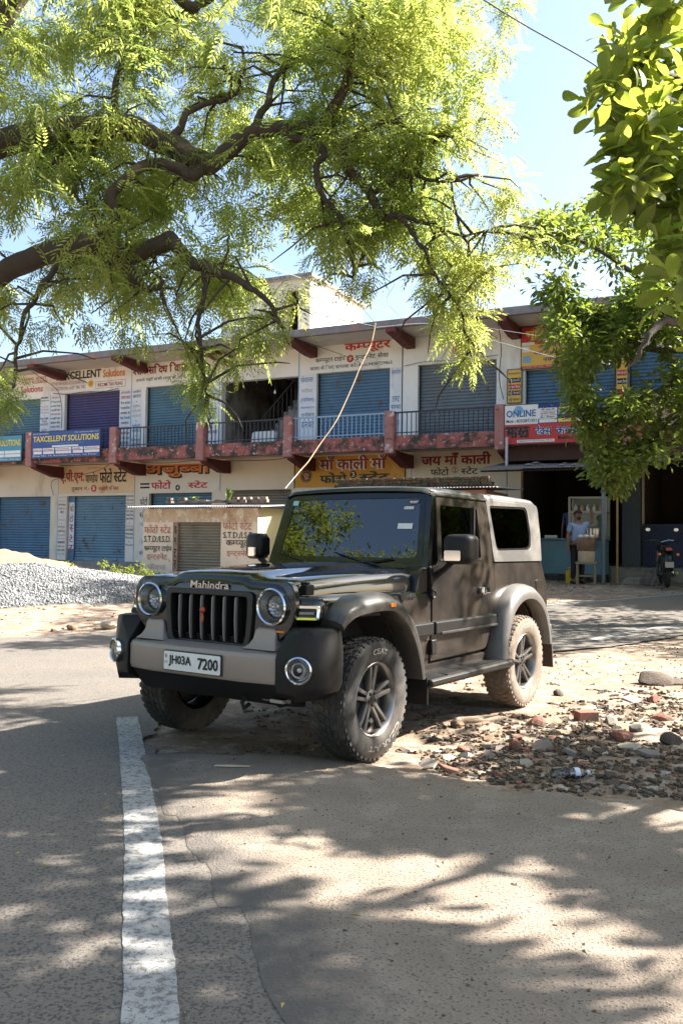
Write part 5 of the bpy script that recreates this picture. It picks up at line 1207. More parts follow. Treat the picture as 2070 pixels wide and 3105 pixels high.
def gheight(X, Y):
    RM = rubble_mask(X, Y)
    z = tz(X, Y) - .012
    far = np.clip((Y-4)/3, 0, 1)
    z = z + (fbm(X*5, Y*5, 4)*.075 - .008)*RM*wheelflat(X, Y) + fbm(X*1.1+9, Y*1.1, 3)*.03*RM*wheelflat(X, Y)
    d = np.clip((Y - np.interp(X, E2[:,0], E2[:,1]) - .3)/1.2, 0, 1)
    return z + (fbm(X*.9, Y*.9, 4)*.16 + .02)*d
Z = gheight(X, Y)
# keep below the road and the apron
def on_road(X, Y):
    return (Y < np.interp(X, E2[:,0], E2[:,1]) - .05) & ((Y > np.interp(X, [1.25,1.3,3.1,5,9,25,60], [10.45,10.5,11.3,12.75,15.5,26,48])) & (X > 1.25) | (X < np.interp(Y, E1[:60,1], E1[:60,0])) & (X <= 1.25))
Z = np.where(on_road(X, Y), np.minimum(Z, tz(X, Y) - .02), Z)
me = bpy.data.meshes.new('ground')
nx, ny = len(gx), len(gy)
idx = np.arange(nx*ny).reshape(ny, nx)
F = np.stack([idx[:-1,:-1], idx[:-1,1:], idx[1:,1:], idx[1:,:-1]], -1).reshape(-1, 4)
def fast_mesh(name, V, F, mats, mi=None, smooth=True):
    me = bpy.data.meshes.new(name)
    k = F.shape[1]
    me.vertices.add(len(V)); me.vertices.foreach_set('co', np.ascontiguousarray(V, dtype=np.float32).ravel())
    me.loops.add(F.size); me.loops.foreach_set('vertex_index', F.astype(np.int32).ravel())
    me.polygons.add(len(F)); me.polygons.foreach_set('loop_start', np.arange(0, F.size, k, dtype=np.int32))
    if smooth: me.polygons.foreach_set('use_smooth', np.ones(len(F), bool))
    for m in (mats if isinstance(mats, (list, tuple)) else [mats]): me.materials.append(m)
    if mi is not None: me.polygons.foreach_set('material_index', mi.astype(np.int32))
    me.update(calc_edges=True); me.validate()
    return me
me = fast_mesh('ground', np.c_[X.ravel(), Y.ravel(), Z.ravel()], F, M['ground'])
g = bpy.data.objects.new('ground', me); COL.objects.link(g); tag(g, kind='structure')
# road strip between its two edges
n = 900
w = np.linspace(0, 1, n)
A1 = resample(E1, n); A2 = resample(E2, n)
# denser where the camera looks: resample by a warped parameter
dens = lambda P: resample(P, n, np.interp(w, [0,.08,.75,1], [0,.16,.50,1]))
A1, A2 = dens(E1), dens(E2)
nz1 = np.array([fbm(i*.13, 3.3, 4) for i in range(n)]); nz2 = np.array([fbm(i*.11, 8.1, 4) for i in range(n)])
T1 = np.gradient(A1, axis=0); T1 /= np.linalg.norm(T1, axis=1)[:,None]
A1j = A1 + np.c_[-T1[:,1], T1[:,0]]*(nz1*.28 - .35*np.clip((5.7-A1[:,1])/.5, 0, 1))[:,None]; A2j = A2 + np.c_[-T1[:,1], T1[:,0]]*(nz2*.25)[:,None]
ts = np.r_[0,.01,.03,.06,np.linspace(.1,.9,13),.95,1]
V = np.stack([A1j*(1-t)+A2j*t for t in ts], 1)
zz = tz(V[...,0], V[...,1]) + .004*np.minimum(1, 1)
m_ = len(ts)
V3 = np.concatenate([V, zz[...,None]], -1).reshape(-1, 3)
ii = np.arange(n*m_).reshape(n, m_)
Fr = np.stack([ii[:-1,:-1], ii[1:,:-1], ii[1:,1:], ii[:-1,1:]], -1).reshape(-1, 4)
o = bpy.data.objects.new('road', fast_mesh('road', V3, Fr, M['road'])); COL.objects.link(o); tag(o, kind='structure')
# painted lines
def line(name, C, wd, k, dz=.008, gaps=()):
    C = resample(chaikin(C), k); T = np.gradient(C, axis=0); T /= np.linalg.norm(T, axis=1)[:,None]; N_ = np.c_[-T[:,1], T[:,0]]
    e = np.array([[fbm(i*.7, 5.5, 3), fbm(i*.7, 11.5, 3)] for i in range(k)])
    L, Rr = C + N_*(wd/2 + e[:,:1]*.016), C - N_*(wd/2 + e[:,1:]*.016)
    mb = MB(); vs = []
    for a, b in zip(L, Rr):
        for t in (0, .33, .67, 1): p = a*(1-t)+b*t; vs.append((p[0], p[1], float(tz(*p)) + dz))
    fs = [[4*i+j, 4*i+j+1, 4*i+j+5, 4*i+j+4] for i in range(k-1) for j in range(3) if not any(g0 < i/k < g1 for g0, g1 in gaps)]
    mb.add(vs, fs); o = mb.build(name, M['paintl'], None, angle=60, fix=True); tag(o, kind='structure'); return o
line('road_line', [(.2,-6),(-.15,.5),(-.515,2.59),(-.70,3.3),(-.865,4.04),(-1.12,5.0),(-1.48,6.35),(-1.66,7.0)], .165, 420)
line('road_line', [(3.45,12.15),(4.15,12.95),(5.3,13.75),(9,16.3),(25,27)], .12, 200)
line('road_line', [(2.2,15.15),(3.95,16.2),(5.3,17.1),(7.2,18.45),(12,21.8),(28,32.8)], .11, 240)
# concrete apron in the foreground, ragged edge towards the rubble
ax_ = np.linspace(-1.25, 9, 700)
far = np.interp(ax_, [-1.25,-.9,-.6,-.1,.16,.6,1.05,1.5,1.9,3,9], [5.65,5.78,5.80,5.76,5.72,5.45,5.16,5.02,4.92,4.75,4.0]) + np.array([fbm(x*3.2, 2.2, 5) for x in ax_])*.5
lf = E1[(E1[:,1] > -13) & (E1[:,1] < 5.7)]
edge = [(x, y) for x, y in zip(ax_, far)]
rows = []
near_ = np.interp(ax_, [-1.25, .25, .6, 1.6, 9], [5.6, 1.2, -4, -13, -13])
left_y = np.interp(ax_, lf[::-1,0], lf[::-1,1]) if False else np.where(ax_ < .62, np.interp(ax_, lf[::-1][:,0], lf[::-1][:,1]), np.interp(ax_, [.62,1.6], [-4,-13]))
left_y = left_y + np.array([fbm(x*9, 7.7, 5) for x in ax_])*.55*np.clip((ax_+1.3)/.3, 0, 1)
left_y = np.minimum(left_y - .18*np.clip((ax_+1.25)/.1,0,1), far - .01)
tt = np.r_[0, .02, .05, np.linspace(.1, .9, 9), .95, .985, 1]
V = np.stack([np.c_[ax_, left_y*(1-t) + far*t] for t in tt], 1)
z = np.broadcast_to(np.where(tt >= .9999, -.03, .014)[None, :], V.shape[:2]).copy()
z[:, 0] = .006; z[:, 1] = .008; z[:, 2] = .011
z[:, 2:-1] += np.array([[fbm(V[i,j,0]*1.5, V[i,j,1]*1.5, 3)*.006 for j in range(2, len(tt)-1)] for i in range(len(ax_))])
z *= np.where(np.broadcast_to(tt[None,:] == 0, z.shape), 1, 1)
V3 = np.concatenate([V, z[...,None]], -1).reshape(-1, 3)
ii = np.arange(len(ax_)*len(tt)).reshape(len(ax_), len(tt))
Fr = np.stack([ii[:-1,:-1], ii[1:,:-1], ii[1:,1:], ii[:-1,1:]], -1).reshape(-1, 4)
pm_ = fast_mesh('pavement', V3, Fr, M['apron'])
at_ = pm_.attributes.new('edge', 'FLOAT', 'POINT')
ed_ = np.abs((V[...,1] - left_y[:,None])); ed_ = np.where(ax_[:,None] < 1.2, np.minimum(ed_, np.abs(V[...,0] - np.interp(V[...,1], lf[:,1], lf[:,0]))), 9)
at_.data.foreach_set('value', ed_.ravel().astype(np.float32))
o = bpy.data.objects.new('pavement', pm_); COL.objects.link(o); tag(o, kind='structure')
# ---------------------------------------------------------------- stones
def stone(mb, c, r, m=0, flat_=.6, sub=1):
    bm = bmesh.new(); bmesh.ops.create_icosphere(bm, subdivisions=sub, radius=1)
    s = Vector((r*random.uniform(.7,1.3), r*random.uniform(.6,1.1), r*flat_*random.uniform(.6,1.1)))
    rot = Euler((random.uniform(-.5,.5), random.uniform(-.5,.5), random.uniform(0, 6.3))).to_matrix()
    cut = [Vector((random.gauss(0,1), random.gauss(0,1), random.gauss(0,1))).normalized() for _ in range(5)]
    V = []
    for v in bm.verts:
        p = v.co.copy()
        for k in cut:
            d = p.dot(k)
            if d > .62: p -= k*(d-.62)
        V.append(rot @ Vector((p.x*s.x, p.y*s.y, p.z*s.z)) + Vector(c))
    bm.verts.index_update(); mb.add(V, [[v.index for v in f.verts] for f in bm.faces], m); bm.free()
def shard(mb, c, r, m=0):
    k = random.randint(4, 6); a0 = random.uniform(0, 6.3); t = min(random.uniform(.012, .03), r*.55)
    P = [(r*random.uniform(.6,1.15)*math.cos(a0+2*PI*i/k), r*random.uniform(.45,.9)*math.sin(a0+2*PI*i/k)) for i in range(k)]
    rot = Euler((random.uniform(-.35,.35), random.uniform(-.35,.35), random.uniform(0,6.3))).to_matrix()
    mb.loft([[rot @ Vector((x, y, -t/2)) + Vector(c) for x, y in P], [rot @ Vector((x*.9, y*.9, t/2)) + Vector(c) for x, y in P]], m)
SM = [mat('stone_tan', (.24,.165,.105), .9, c2=(.16,.11,.07), nscale=20), mat('stone_grey', (.22,.195,.165), .9, c2=(.15,.13,.11), nscale=20), mat('stone_dark', (.085,.065,.048), .9, c2=(.055,.042,.032), nscale=20), M['brick'], mat('stone_pale', (.42,.37,.30), .9, c2=(.34,.30,.24), nscale=20), mat('leaf_litter', (.13,.085,.045), .9, c2=(.085,.055,.03), nscale=30)]
random.seed(21)
mb = MB(); cnt = 0
while cnt < 4600:
    x, y = random.uniform(-.9, 6.0), 4.6 + (9.6-4.6)*random.random()**1.5
    m_ = float(rubble_mask(np.array([x]), np.array([y]))[0])
    if random.random() > m_ or vnoise(np.array([x*1.7+4]), np.array([y*1.9]))[0] < .30: continue
    lx_ = -math.sin(CA)*(x+.485) - math.cos(CA)*(y-6.207); ly_ = math.cos(CA)*(x+.485) - math.sin(CA)*(y-6.207)
    if -3.2 < lx_ < .8 and -1.0 < ly_ < .75 and random.random() < .8: continue
    if float(wheelflat(np.array([x]), np.array([y]))[0]) < .8: continue
    z = float(gheight(np.array([x]), np.array([y]))[0])
    r = .005 + .032*random.random()**3.4
    mm = random.choices((0,1,2,3,4), (4,2.6,6,1.0,1.6))[0]
    if random.random() < .62: shard(mb, (x, y, z + r*.12), r*1.7, mm)
    else: stone(mb, (x, y, z - r*.08), r, mm, .55, 0 if r < .014 else 1)
    for _k in range(2):
        shard(mb, (x + random.uniform(-.05,.05), y + random.uniform(-.05,.05), z + .006), random.uniform(.010,.026), 5 if random.random() < .6 else 2)
    cnt += 1
# thin scatter over dirt, apron, far verge
for _ in range(900):
    x, y = random.uniform(-1, 6), random.uniform(9, 11.8)
    if y > np.interp(x, [-1,1.3,3.1,5,9], [8.4,10.3,11.1,12.5,15]): continue
    stone(mb, (x, y, float(tz(x,y))-.004), .006+.014*random.random()**2, random.choice((0,1,2,4)), .7, 0)
for _ in range(500):
    x, y = random.uniform(-7, -2), random.uniform(11.0, 15)
    if y < np.interp(x, E2[:,0], E2[:,1]) + .1: continue
    stone(mb, (x, y, float(gheight(np.array([x]),np.array([y]))[0])), .01+.03*random.random()**3, random.choice((0,0,1,2,4)), .7, 0)
for _ in range(700):
    x, y = random.uniform(3, 11), random.uniform(16.5, 22)
    if y < np.interp(x, E2[:,0], E2[:,1]) + .1: continue
    stone(mb, (x, y, float(gheight(np.array([x]),np.array([y]))[0])), .01+.035*random.random()**3, random.choice((0,0,1,2,4)), .7, 0)
for _ in range(1500):
    x, y = random.uniform(-1.0, 3.4), 2.2 + 3.5*random.random()
    if x < np.interp(y, E1[:60,1], E1[:60,0]) - .05: continue
    r = .0012+.0036*random.random()**3
    if random.random() < .35: shard(mb, (x, y, .0155), r*2.6, 5)
    else: stone(mb, (x, y, .015), r, random.choice((2,2,5,0,4)), .7, 0)
for _ in range(500):
    x, y = random.uniform(-3.6, -.2), 2.3 + 5*random.random()
    stone(mb, (x, y, .006), .0015+.004*random.random()**3, random.choice((4,0,1)), .7, 0)
o = mb.build('rubble', SM, None, angle=0, fix=False); tag(o, 'bed of broken stone and brick chips beside the parked car', 'rubble', kind='stuff')
# larger pieces one can tell apart
BIG = [ # px, py, size, material, form, label
 (1050,1672,.075,0,'stone','brown stone nearest the gap between the two left wheels'), (1345,1655,.075,3,'brick','squared half brick standing up at the back of the rubble'),
 (1225,1668,.085,3,'stone','broken red brick lump left of the squared half brick'), (1430,1700,.10,3,'stone','largest red brown brick lump near the right edge'),
 (1180,1720,.075,3,'stone','red brick lump in the middle of the shaded rubble'), (1065,1728,.06,3,'stone','small brick lump left of the middle in the shaded rubble'),
 (1440,1722,.085,4,'shard','pale bent slab piece just below the largest brick lump'), (1490,1735,.075,1,'shard','pale grey tile piece nearest the right edge'),
 (1240,1722,.09,1,'shard','long pale slab piece right of the middle brick lump'), (1310,1732,.06,1,'shard','pale slab piece above the plastic bottle'),
 (1460,1680,.075,1,'stone','grey stone behind the largest brick lump'), (1400,1663,.07,1,'stone','grey pointed stone right of the half brick'),
 (985,1765,.10,1,'shard','flat grey stone lying on the edge of the pavement'), (1030,1772,.07,3,'shard','flat red brick chip on the edge of the pavement'),
 (1125,1718,.06,1,'shard','grey slab chip between the two brick lumps'), (1120,1742,.07,1,'shard','grey tapered stone below the grey slab chip'),
 (1205,1757,.05,4,'shard','small white stone left of the plastic bottle'), (1540,1708,.08,2,'stone','dark stone at the right edge beside the pale tile'),
 (1340,1762,.05,3,'stone','small brick chip touching the bottom of the bottle'), (1400,1790,.07,2,'stone','dark stone right below the plastic bottle cap'),
 (1520,1655,.085,3,'stone','red brick lump lit by the sun at the right edge'), (1500,1612,.06,3,'stone','small brick lump among the plastic litter'),
 (1450,1612,.08,4,'shard','pale plastic looking chip left of the small brick lump'), (1280,1598,.06,2,'stone','dark clod on the dirt behind the rear wheel')]
random.seed(3)
def gat(px, py):
    d = at(px, py, 1) - Vector((0,0,CAM_H)); t = 1.5
    while t < 60:
        p = Vector((0,0,CAM_H)) + d*t
        if p.z <= float(gheight(np.array([p.x]), np.array([p.y]))[0]): return p
        t += .01
    return p
for px, py, r, m, form, lab in BIG:
    p = gat(px, py); mb = MB()
    if form == 'stone': stone(mb, (0,0,r*.3), r, 0, .75, 2)
    elif form == 'brick': mb.box(-r*1.15, r*1.15, -r*.75, r*.75, 0, r*1.1)
    else: shard(mb, (0,0,r*.3), r*1.3, 0)
    nm = {'stone': 'loose_stone', 'brick': 'half_brick', 'shard': 'slab_piece'}[form]
    o = mb.build(nm, SM[m], None, angle=0, bevel=.006 if form == 'brick' else 0); o.location = p - Vector((0,0,.004)); tag(o, lab, 'stone' if m != 3 else 'brick', 'loose stones and bricks in the rubble')
    if form == 'brick': o.rotation_euler = (0, 0, .2)
# lump of mud, stones on the far verge
mb = MB(); random.seed(12); stone(mb, (0,0,.05), .17, 0, .5, 3); stone(mb, (.16,.02,.04), .14, 0, .5, 3)
o = mb.build('earth_clod', mat('mud', (.13,.10,.08), .95, c2=(.09,.07,.055), nscale=14, bump=.6, bscale=40), None, angle=60); o.location = gat(1500, 1572); o.scale = (1.5, .7, .8); tag(o, 'long dark clod of earth on the dirt right of the rear wheel', 'clod')
for px, py, r, lab in ((250,1445,.12,'pale rock at the road edge beside the front left corner of the car'), (165,1447,.10,'brown broken rock at the road edge left of the pale rock'), (125,1450,.06,'smallest dark rock at the left road edge')):
    mb = MB(); stone(mb, (0,0,r*.4), r, 0, .8, 2); o = mb.build('kerb_rock', SM[0 if r < .11 else 4], None, angle=30); o.location = gat(px, py) - Vector((0,0,.01)); tag(o, lab, 'rock')
# plastic bottle and scraps
p = gat(1310, 1790)
bt = empty('plastic_bottle', p + Vector((0,0,.036)), 0, 'empty clear plastic water bottle lying on the rubble with a blue label', 'bottle')
bt.rotation_euler = (0, 0, R(12))
mb = MB(); mb.lathe([(0,-.125),(.028,-.125),(.034,-.118),(.034,-.06),(.031,-.052),(.034,-.044),(.034,.0),(.031,.008),(.034,.016),(.034,.05),(.028,.075),(.015,.095),(.013,.112)], 28, 'x'); mb.build('body', glass_mat('clear_plastic', (.86,.90,.92), 1.5, .05), bt, angle=50)
MB().lathe([(.0345,.016),(.0345,.05)], 28, 'x').build('label', flat('bottle_label', (.60,.66,.72), .4), bt, angle=50)
lp = MB().lathe([(.0349,.018),(.0349,.048)], 10, 'x', a0=R(190), a1=R(250)); lp.build('label_mark', flat('label_navy', (.02,.04,.16), .4), bt, angle=50)
MB().lathe([(.016,.10),(.016,.122),(0,.122)], 18, 'x').build('cap', flat('bottle_cap', (.55,.60,.65), .4), bt, angle=40)
LS = [mat('plastic_white', (.62,.64,.66), .4), mat('plastic_green', (.18,.42,.38), .4), mat('plastic_sky', (.30,.45,.60), .4), mat('dry_leaf', (.36,.26,.12), .7), mat('yellow_leaf', (.52,.42,.12), .6)]
def scrap(px, py, r, m, name, lab, cat, grp):
    mb = MB(); k = 5; vs = []
    for i in range(k):
        for j in range(k): vs.append(((i/(k-1)-.5)*r*2*random.uniform(.8,1.1), (j/(k-1)-.5)*r*1.3*random.uniform(.8,1.1), random.uniform(.003, r*.35)))
    mb.add(vs, [[i*k+j, i*k+j+1, (i+1)*k+j+1, (i+1)*k+j] for i in range(k-1) for j in range(k-1)])
    o = mb.build(name, LS[m], None, angle=60); o.location = gat(px, py) + Vector((0,0,.004)); o.rotation_euler = (0,0,random.uniform(0,6)); tag(o, lab, cat, grp)
scrap(1455,1610,.05,0,'plastic_scrap','crumpled white plastic scrap left of the green one','litter','plastic litter on the dirt')
scrap(1545,1603,.045,1,'plastic_scrap','green plastic scrap on the dirt at the right','litter','plastic litter on the dirt')
scrap(1005,1728,.03,2,'plastic_scrap','small sky blue plastic scrap in the shaded rubble','litter','plastic litter on the dirt')
def leaf(px, py, r, m, lab):
    mb = MB(); mb.add([(-r,0,.004),(-r*.2,-r*.35,.010),(r,0,.004),(-r*.2,r*.35,.012),(-r*.1,0,.003)], [[0,1,4],[1,2,4],[2,3,4],[3,0,4]]); o = mb.build('fallen_leaf', LS[m], None, angle=0)
    p = at(px, py, 1) - Vector((0,0,CAM_H)); t = -(CAM_H - .022)/p.z; o.location = Vector((0,0,CAM_H)) + p*t; o.rotation_euler = (0,0,random.uniform(0,6)); tag(o, lab, 'leaf', 'fallen leaves on the road and pavement')
for a in ((245,1858,.02,4,'yellow leaf on the asphalt left of the white line'), (42,1962,.016,4,'yellow leaf on the asphalt nearest the left edge'), (105,1990,.014,4,'small pale leaf on the asphalt below the leftmost yellow leaf'), (650,2312,.016,4,'pale leaf on the asphalt right of the white line near the bottom'),
          (815,2105,.026,3,'crumpled brown leaf in a patch of sun on the pavement'), (1350,2163,.016,4,'green yellow leaf on the pavement at the right'), (1015,1985,.018,3,'brown leaf lying in the shade in the middle of the pavement'), (1005,2017,.02,3,'long brown leaf below the middle one on the pavement'), (1128,1945,.016,3,'dark leaf on the pavement above the big sunny patch'), (930,2058,.018,3,'narrow brown leaf left of the middle of the pavement'),(1340,2190,.014,3,'small dry leaf below the green yellow leaf')): leaf(*a)
mb = MB(); mb.loft([[(-.10,-.004,.006),(-.10,.004,.006),(-.10,.004,.012),(-.10,-.004,.012)], [(.0,-.014,.006),(.0,.012,.006),(.0,.012,.013),(.0,-.014,.013)], [(.12,-.002,.006),(.12,.003,.006),(.12,.003,.010),(.12,-.002,.010)]])
o = mb.build('wood_splinter', mat('split_wood', (.60,.50,.36), .7), None, angle=0); p = at(530,1762,1)-Vector((0,0,CAM_H)); o.location = Vector((0,0,CAM_H)) + p*(-(CAM_H-.016)/p.z); tag(o, 'pale splinter of wood on the pavement in front of the car', 'splinter')
# ---------------------------------------------------------------- heaps
def heap(name, cx, cy, rx, ry, h, m, lab, cat, rough, n=90, shape=None):
    xs = np.linspace(-1, 1, n); U, W = np.meshgrid(xs, xs)
    r = np.sqrt(U**2 + W**2)
    Hh = np.clip(1 - r, 0, None)**.82
    ang = np.arctan2(W, U)
    wx, wy = cx + U*rx*1.02, cy + W*ry*1.02
    Hh = np.clip(1 - r*(1 + .22*fbm(np.cos(ang)*1.7+4, np.sin(ang)*1.7+cx, 3)), 0, None)**.85
    z0 = gheight(wx, wy)
    z = np.where(Hh > 0, z0 + h*Hh + fbm(wx*3, wy*3, 4)*rough*np.minimum(1, Hh*4), z0 - .08)
    ii = np.arange(n*n).reshape(n, n)
    keep = (np.stack([Hh[:-1,:-1], Hh[:-1,1:], Hh[1:,1:], Hh[1:,:-1]], -1).max(-1) > 0).ravel()
    F = np.stack([ii[:-1,:-1], ii[:-1,1:], ii[1:,1:], ii[1:,:-1]], -1).reshape(-1, 4)[keep]
    me = fast_mesh(name, np.c_[wx.ravel(), wy.ravel(), z.ravel()], F, m)
    return me, wx, wy, z, Hh
M['gravelb'] = mat('gravel_bed', (.16,.165,.17), .9, c2=(.09,.093,.096), nscale=40, bump=.8, bscale=60)
GS = [mat('gravel_a', (.24,.245,.245), .85, c2=(.19,.195,.20), nscale=12), mat('gravel_b', (.16,.165,.17), .85, c2=(.12,.125,.13), nscale=12), mat('gravel_c', (.30,.305,.30), .85, c2=(.25,.255,.25), nscale=12)]
me, wx, wy, z, Hh = heap('gravel_heap', -6.0, 17.3, 3.2, 2.6, .54, [M['gravelb']] + GS, '', '', .05)
gh_ = bpy.data.objects.new('gravel_heap', me); COL.objects.link(gh_); tag(gh_, 'large heap of grey crushed gravel by the road at the left', 'gravel heap', kind='stuff')
# crushed stones lying on the heap, one mesh
V0 = np.array([[1,0,.1],[-.2,.9,0],[-.8,-.1,.15],[.1,-.8,-.1],[.1,.1,.8],[0,0,-.7]]); F0 = np.array([[0,1,4],[1,2,4],[2,3,4],[3,0,4],[1,0,5],[2,1,5],[3,2,5],[0,3,5]])
k = 15000
U = rng.uniform(-1, 1, (k*3, 2)); hx, hy = U[:,0]*3.2*1.02, U[:,1]*2.6*1.02
fi = ((U + 1)/2*(Hh.shape[0]-1)); ix = fi[:,0].astype(int).clip(0, 88); iy = fi[:,1].astype(int).clip(0, 88)
ok = (Hh[iy, ix] > .01) & (hy < 1.1); sel = np.where(ok)[0][:k]; k = len(sel)
fx, fy = fi[sel,0]-ix[sel], fi[sel,1]-iy[sel]; a_, b_ = iy[sel], ix[sel]
zs = z[a_,b_]*(1-fx)*(1-fy)+z[a_,b_+1]*fx*(1-fy)+z[a_+1,b_]*(1-fx)*fy+z[a_+1,b_+1]*fx*fy
q = rng.normal(size=(k,3,3)); Q, _ = np.linalg.qr(q)
S_ = rng.uniform(.018,.034,(k,1,1))*np.stack([rng.uniform(.8,1.4,k), rng.uniform(.7,1.1,k), rng.uniform(.5,.9,k)], -1)[:,None,:]
P = np.einsum('kij,kvj->kvi', Q, V0[None]*S_) + np.stack([-6.0+hx[sel], 17.3+hy[sel], zs+.006], -1)[:,None,:]
Fg = (F0[None] + 6*np.arange(k)[:,None,None]).reshape(-1, 3)
me = fast_mesh('gravel_stones', P.reshape(-1,3), Fg, GS, np.repeat(rng.integers(0,3,k), 8), smooth=False)
gs = bpy.data.objects.new('gravel_stones', me); COL.objects.link(gs); gs.parent = gh_; tag(gs, kind='stuff')
me, *_ = heap('sand_heap', -8.2, 21.6, 2.2, 1.7, .62, mat('sand', (.33,.22,.125), .95, c2=(.27,.175,.10), nscale=6, bump=.6, bscale=30), '', '', .12)
o = bpy.data.objects.new('sand_heap', me); COL.objects.link(o); tag(o, 'orange brown heap of sand behind the gravel', 'sand heap', kind='stuff')
# ================================================================ trees
def leaf_mat(name, c, c2, tr, tw=.45, ns=1.2):
    m = bpy.data.materials.new(name); m.use_nodes = True; nt = m.node_tree; N, L = nt.nodes, nt.links
    P = N['Principled BSDF']; P.inputs['Roughness'].default_value = .45; P.inputs['Specular IOR Level'].default_value = .35
    tc = N.new('ShaderNodeTexCoord'); no = N.new('ShaderNodeTexNoise'); no.inputs['Scale'].default_value = ns; no.inputs['Detail'].default_value = 6
    L.new(tc.outputs['Object'], no.inputs['Vector'])
    r = N.new('ShaderNodeMapRange'); r.inputs[1].default_value = .35; r.inputs[2].default_value = .65; L.new(no.outputs['Fac'], r.inputs[0])
    x = N.new('ShaderNodeMix'); x.data_type = 'RGBA'; x.inputs[6].default_value = (*c, 1); x.inputs[7].default_value = (*c2, 1); L.new(r.outputs[0], x.inputs[0])
    L.new(x.outputs[2], P.inputs['Base Color'])
    t = N.new('ShaderNodeBsdfTranslucent'); y = N.new('ShaderNodeMix'); y.data_type = 'RGBA'; y.inputs[6].default_value = (*tr, 1); y.inputs[7].default_value = (tr[0]*.75, tr[1]*.9, tr[2]*.8, 1); L.new(r.outputs[0], y.inputs[0]); L.new(y.outputs[2], t.inputs[0])
    s = N.new('ShaderNodeMixShader'); s.inputs[0].default_value = tw; L.new(P.outputs[0], s.inputs[1]); L.new(t.outputs[0], s.inputs[2]); L.new(s.outputs[0], N['Material Output'].inputs[0])
    return m
L_neem = leaf_mat('neem_leaf', (.15,.175,.05), (.11,.135,.036), (.52,.56,.14), .6)
L_broad = leaf_mat('broad_leaf', (.11,.14,.03), (.045,.08,.018), (.50,.54,.08), .5, 7)
L_mid = leaf_mat('glossy_leaf', (.075,.11,.03), (.05,.08,.022), (.36,.42,.06), .42, .8)
BARK = mat('bark', (.045,.034,.026), .95, c2=(.07,.053,.04), nscale=9, dirt=(.13,.10,.075), dscale=5, dlo=.58, dhi=.68, bump=1.0, bscale=28)
BARK2 = mat('grey_bark', (.10,.085,.07), .95, c2=(.06,.05,.04), nscale=9, bump=.8, bscale=30)

def neem_leaf(k=6):
    """compound leaf along +x, drooping; quads for the leaflets"""
    V = []; F = []
    Lr = .24
    for i in range(k):
        t = (i + .6)/k; x = Lr*t; z = -.10*t*t*.9; 
        for s in (-1, 1):
            l = .068*(1 - .45*abs(t-.45)); w = .0095
            dx, dy = .55, s*.83; px, py = -dy, dx
            b = np.array([x, 0, z]); dr = -.02 - .018*t
            m = b + np.array([dx*l*.45, dy*l*.45, dr*.35]); tip = b + np.array([dx*l + .012, dy*l, dr])
            o = len(V); V += [b, m + np.array([px*w, py*w, 0]), tip, m - np.array([px*w, py*w, -.004])]; F.append([o, o+1, o+2, o+3])
    o = len(V); e = np.array([Lr, 0, -.10*.9]); V += [e, e + np.array([.03,.009,-.012]), e + np.array([.066,0,-.03]), e + np.array([.03,-.009,-.012])]; F.append([o,o+1,o+2,o+3])
    return np.array(V), np.array(F)
def broad_leaf(l=.13, w=.066, fold=.012, curl=.25):
    """obovate leaf along +x: two halves meeting at the midrib"""
    xs = [0, .14, .36, .62, .84, .95, 1.0]; ws = [.05, .40, .78, 1.0, .84, .48, .04]
    V = []
    for x, q in zip(xs, ws):
        z = -curl*l*x*x
        V += [(x*l, -q*w/2, z + fold*q), (x*l, 0, z), (x*l, q*w/2, z + fold*q)]
    F = []
    for i in range(len(xs) - 1):
        a = 3*i; F += [[a, a+3, a+4, a+1], [a+1, a+4, a+5, a+2]]
    return np.array(V, float), np.array(F)
def place(V0, F0, pos, dirs, scale, roll):
    """copies of a leaf with +x along dirs"""
    d = dirs/np.linalg.norm(dirs, axis=1)[:,None]
    up = np.tile(np.array([0,0,1.]), (len(d),1)) + rng.normal(0, .35, (len(d),3))*roll
    y = np.cross(up, d); y /= np.linalg.norm(y, axis=1)[:,None]+1e-9
    z = np.cross(d, y)
    Rm = np.stack([d, y, z], -1)
    P = np.einsum('kij,vj->kvi', Rm, V0)*scale[:,None,None] + pos[:,None,:]
    F = F0[None] + (len(V0)*np.arange(len(d)))[:,None,None]
    return P.reshape(-1,3), F.reshape(-1, F0.shape[1])
def rosettes(C, per, rad, V0, F0, droop=.3, smin=.8, smax=1.2, roll=1.0, jit=.5):
    """leaves bursting out of clump centres"""
    C = np.repeat(np.asarray(C), per, 0); k = len(C)
    d = rng.normal(size=(k,3)); d[:,2] = d[:,2]*.7 - droop; d /= np.linalg.norm(d, axis=1)[:,None]
    pos = C + d*rng.uniform(.0, 1, (k,1))*rad*jit + rng.normal(0, rad*.22, (k,3))
    return place(V0, F0, pos, d, rng.uniform(smin, smax, k), roll)
def crown(name, parts, m, parent, stuff=False):
    Vs, Fs, n = [], [], 0
    for V, F in parts: Vs.append(V); Fs.append(F + n); n += len(V)
    me = fast_mesh(name, np.concatenate(Vs), np.concatenate(Fs), m, smooth=False)
    o = bpy.data.objects.new(name, me); COL.objects.link(o); o.parent = parent
    return o
def branch(mb, pts, r0, r1, n=26, nn=9, wob=.05):
    P = spl(pts, n); rs = []
    for i in range(len(P)):
        P[i] = P[i] + Vector((fbm(i*.37, pts[0][0]*3+1.3, 3), fbm(i*.37, pts[0][1]*3+5.1, 3), fbm(i*.37, 9.7+pts[0][2], 3)))*wob*2
        rs.append(lerp(r0, r1, (i/n)**.8)*(1 + .38*fbm(i*.55, pts[0][2]*7, 4)))
    mb.tube(P, rs, nn)
    return P
V_n, F_n = neem_leaf(); V_n2, F_n2 = neem_leaf(5)
PX = .0  # limbs below are given in picture readings with a depth each
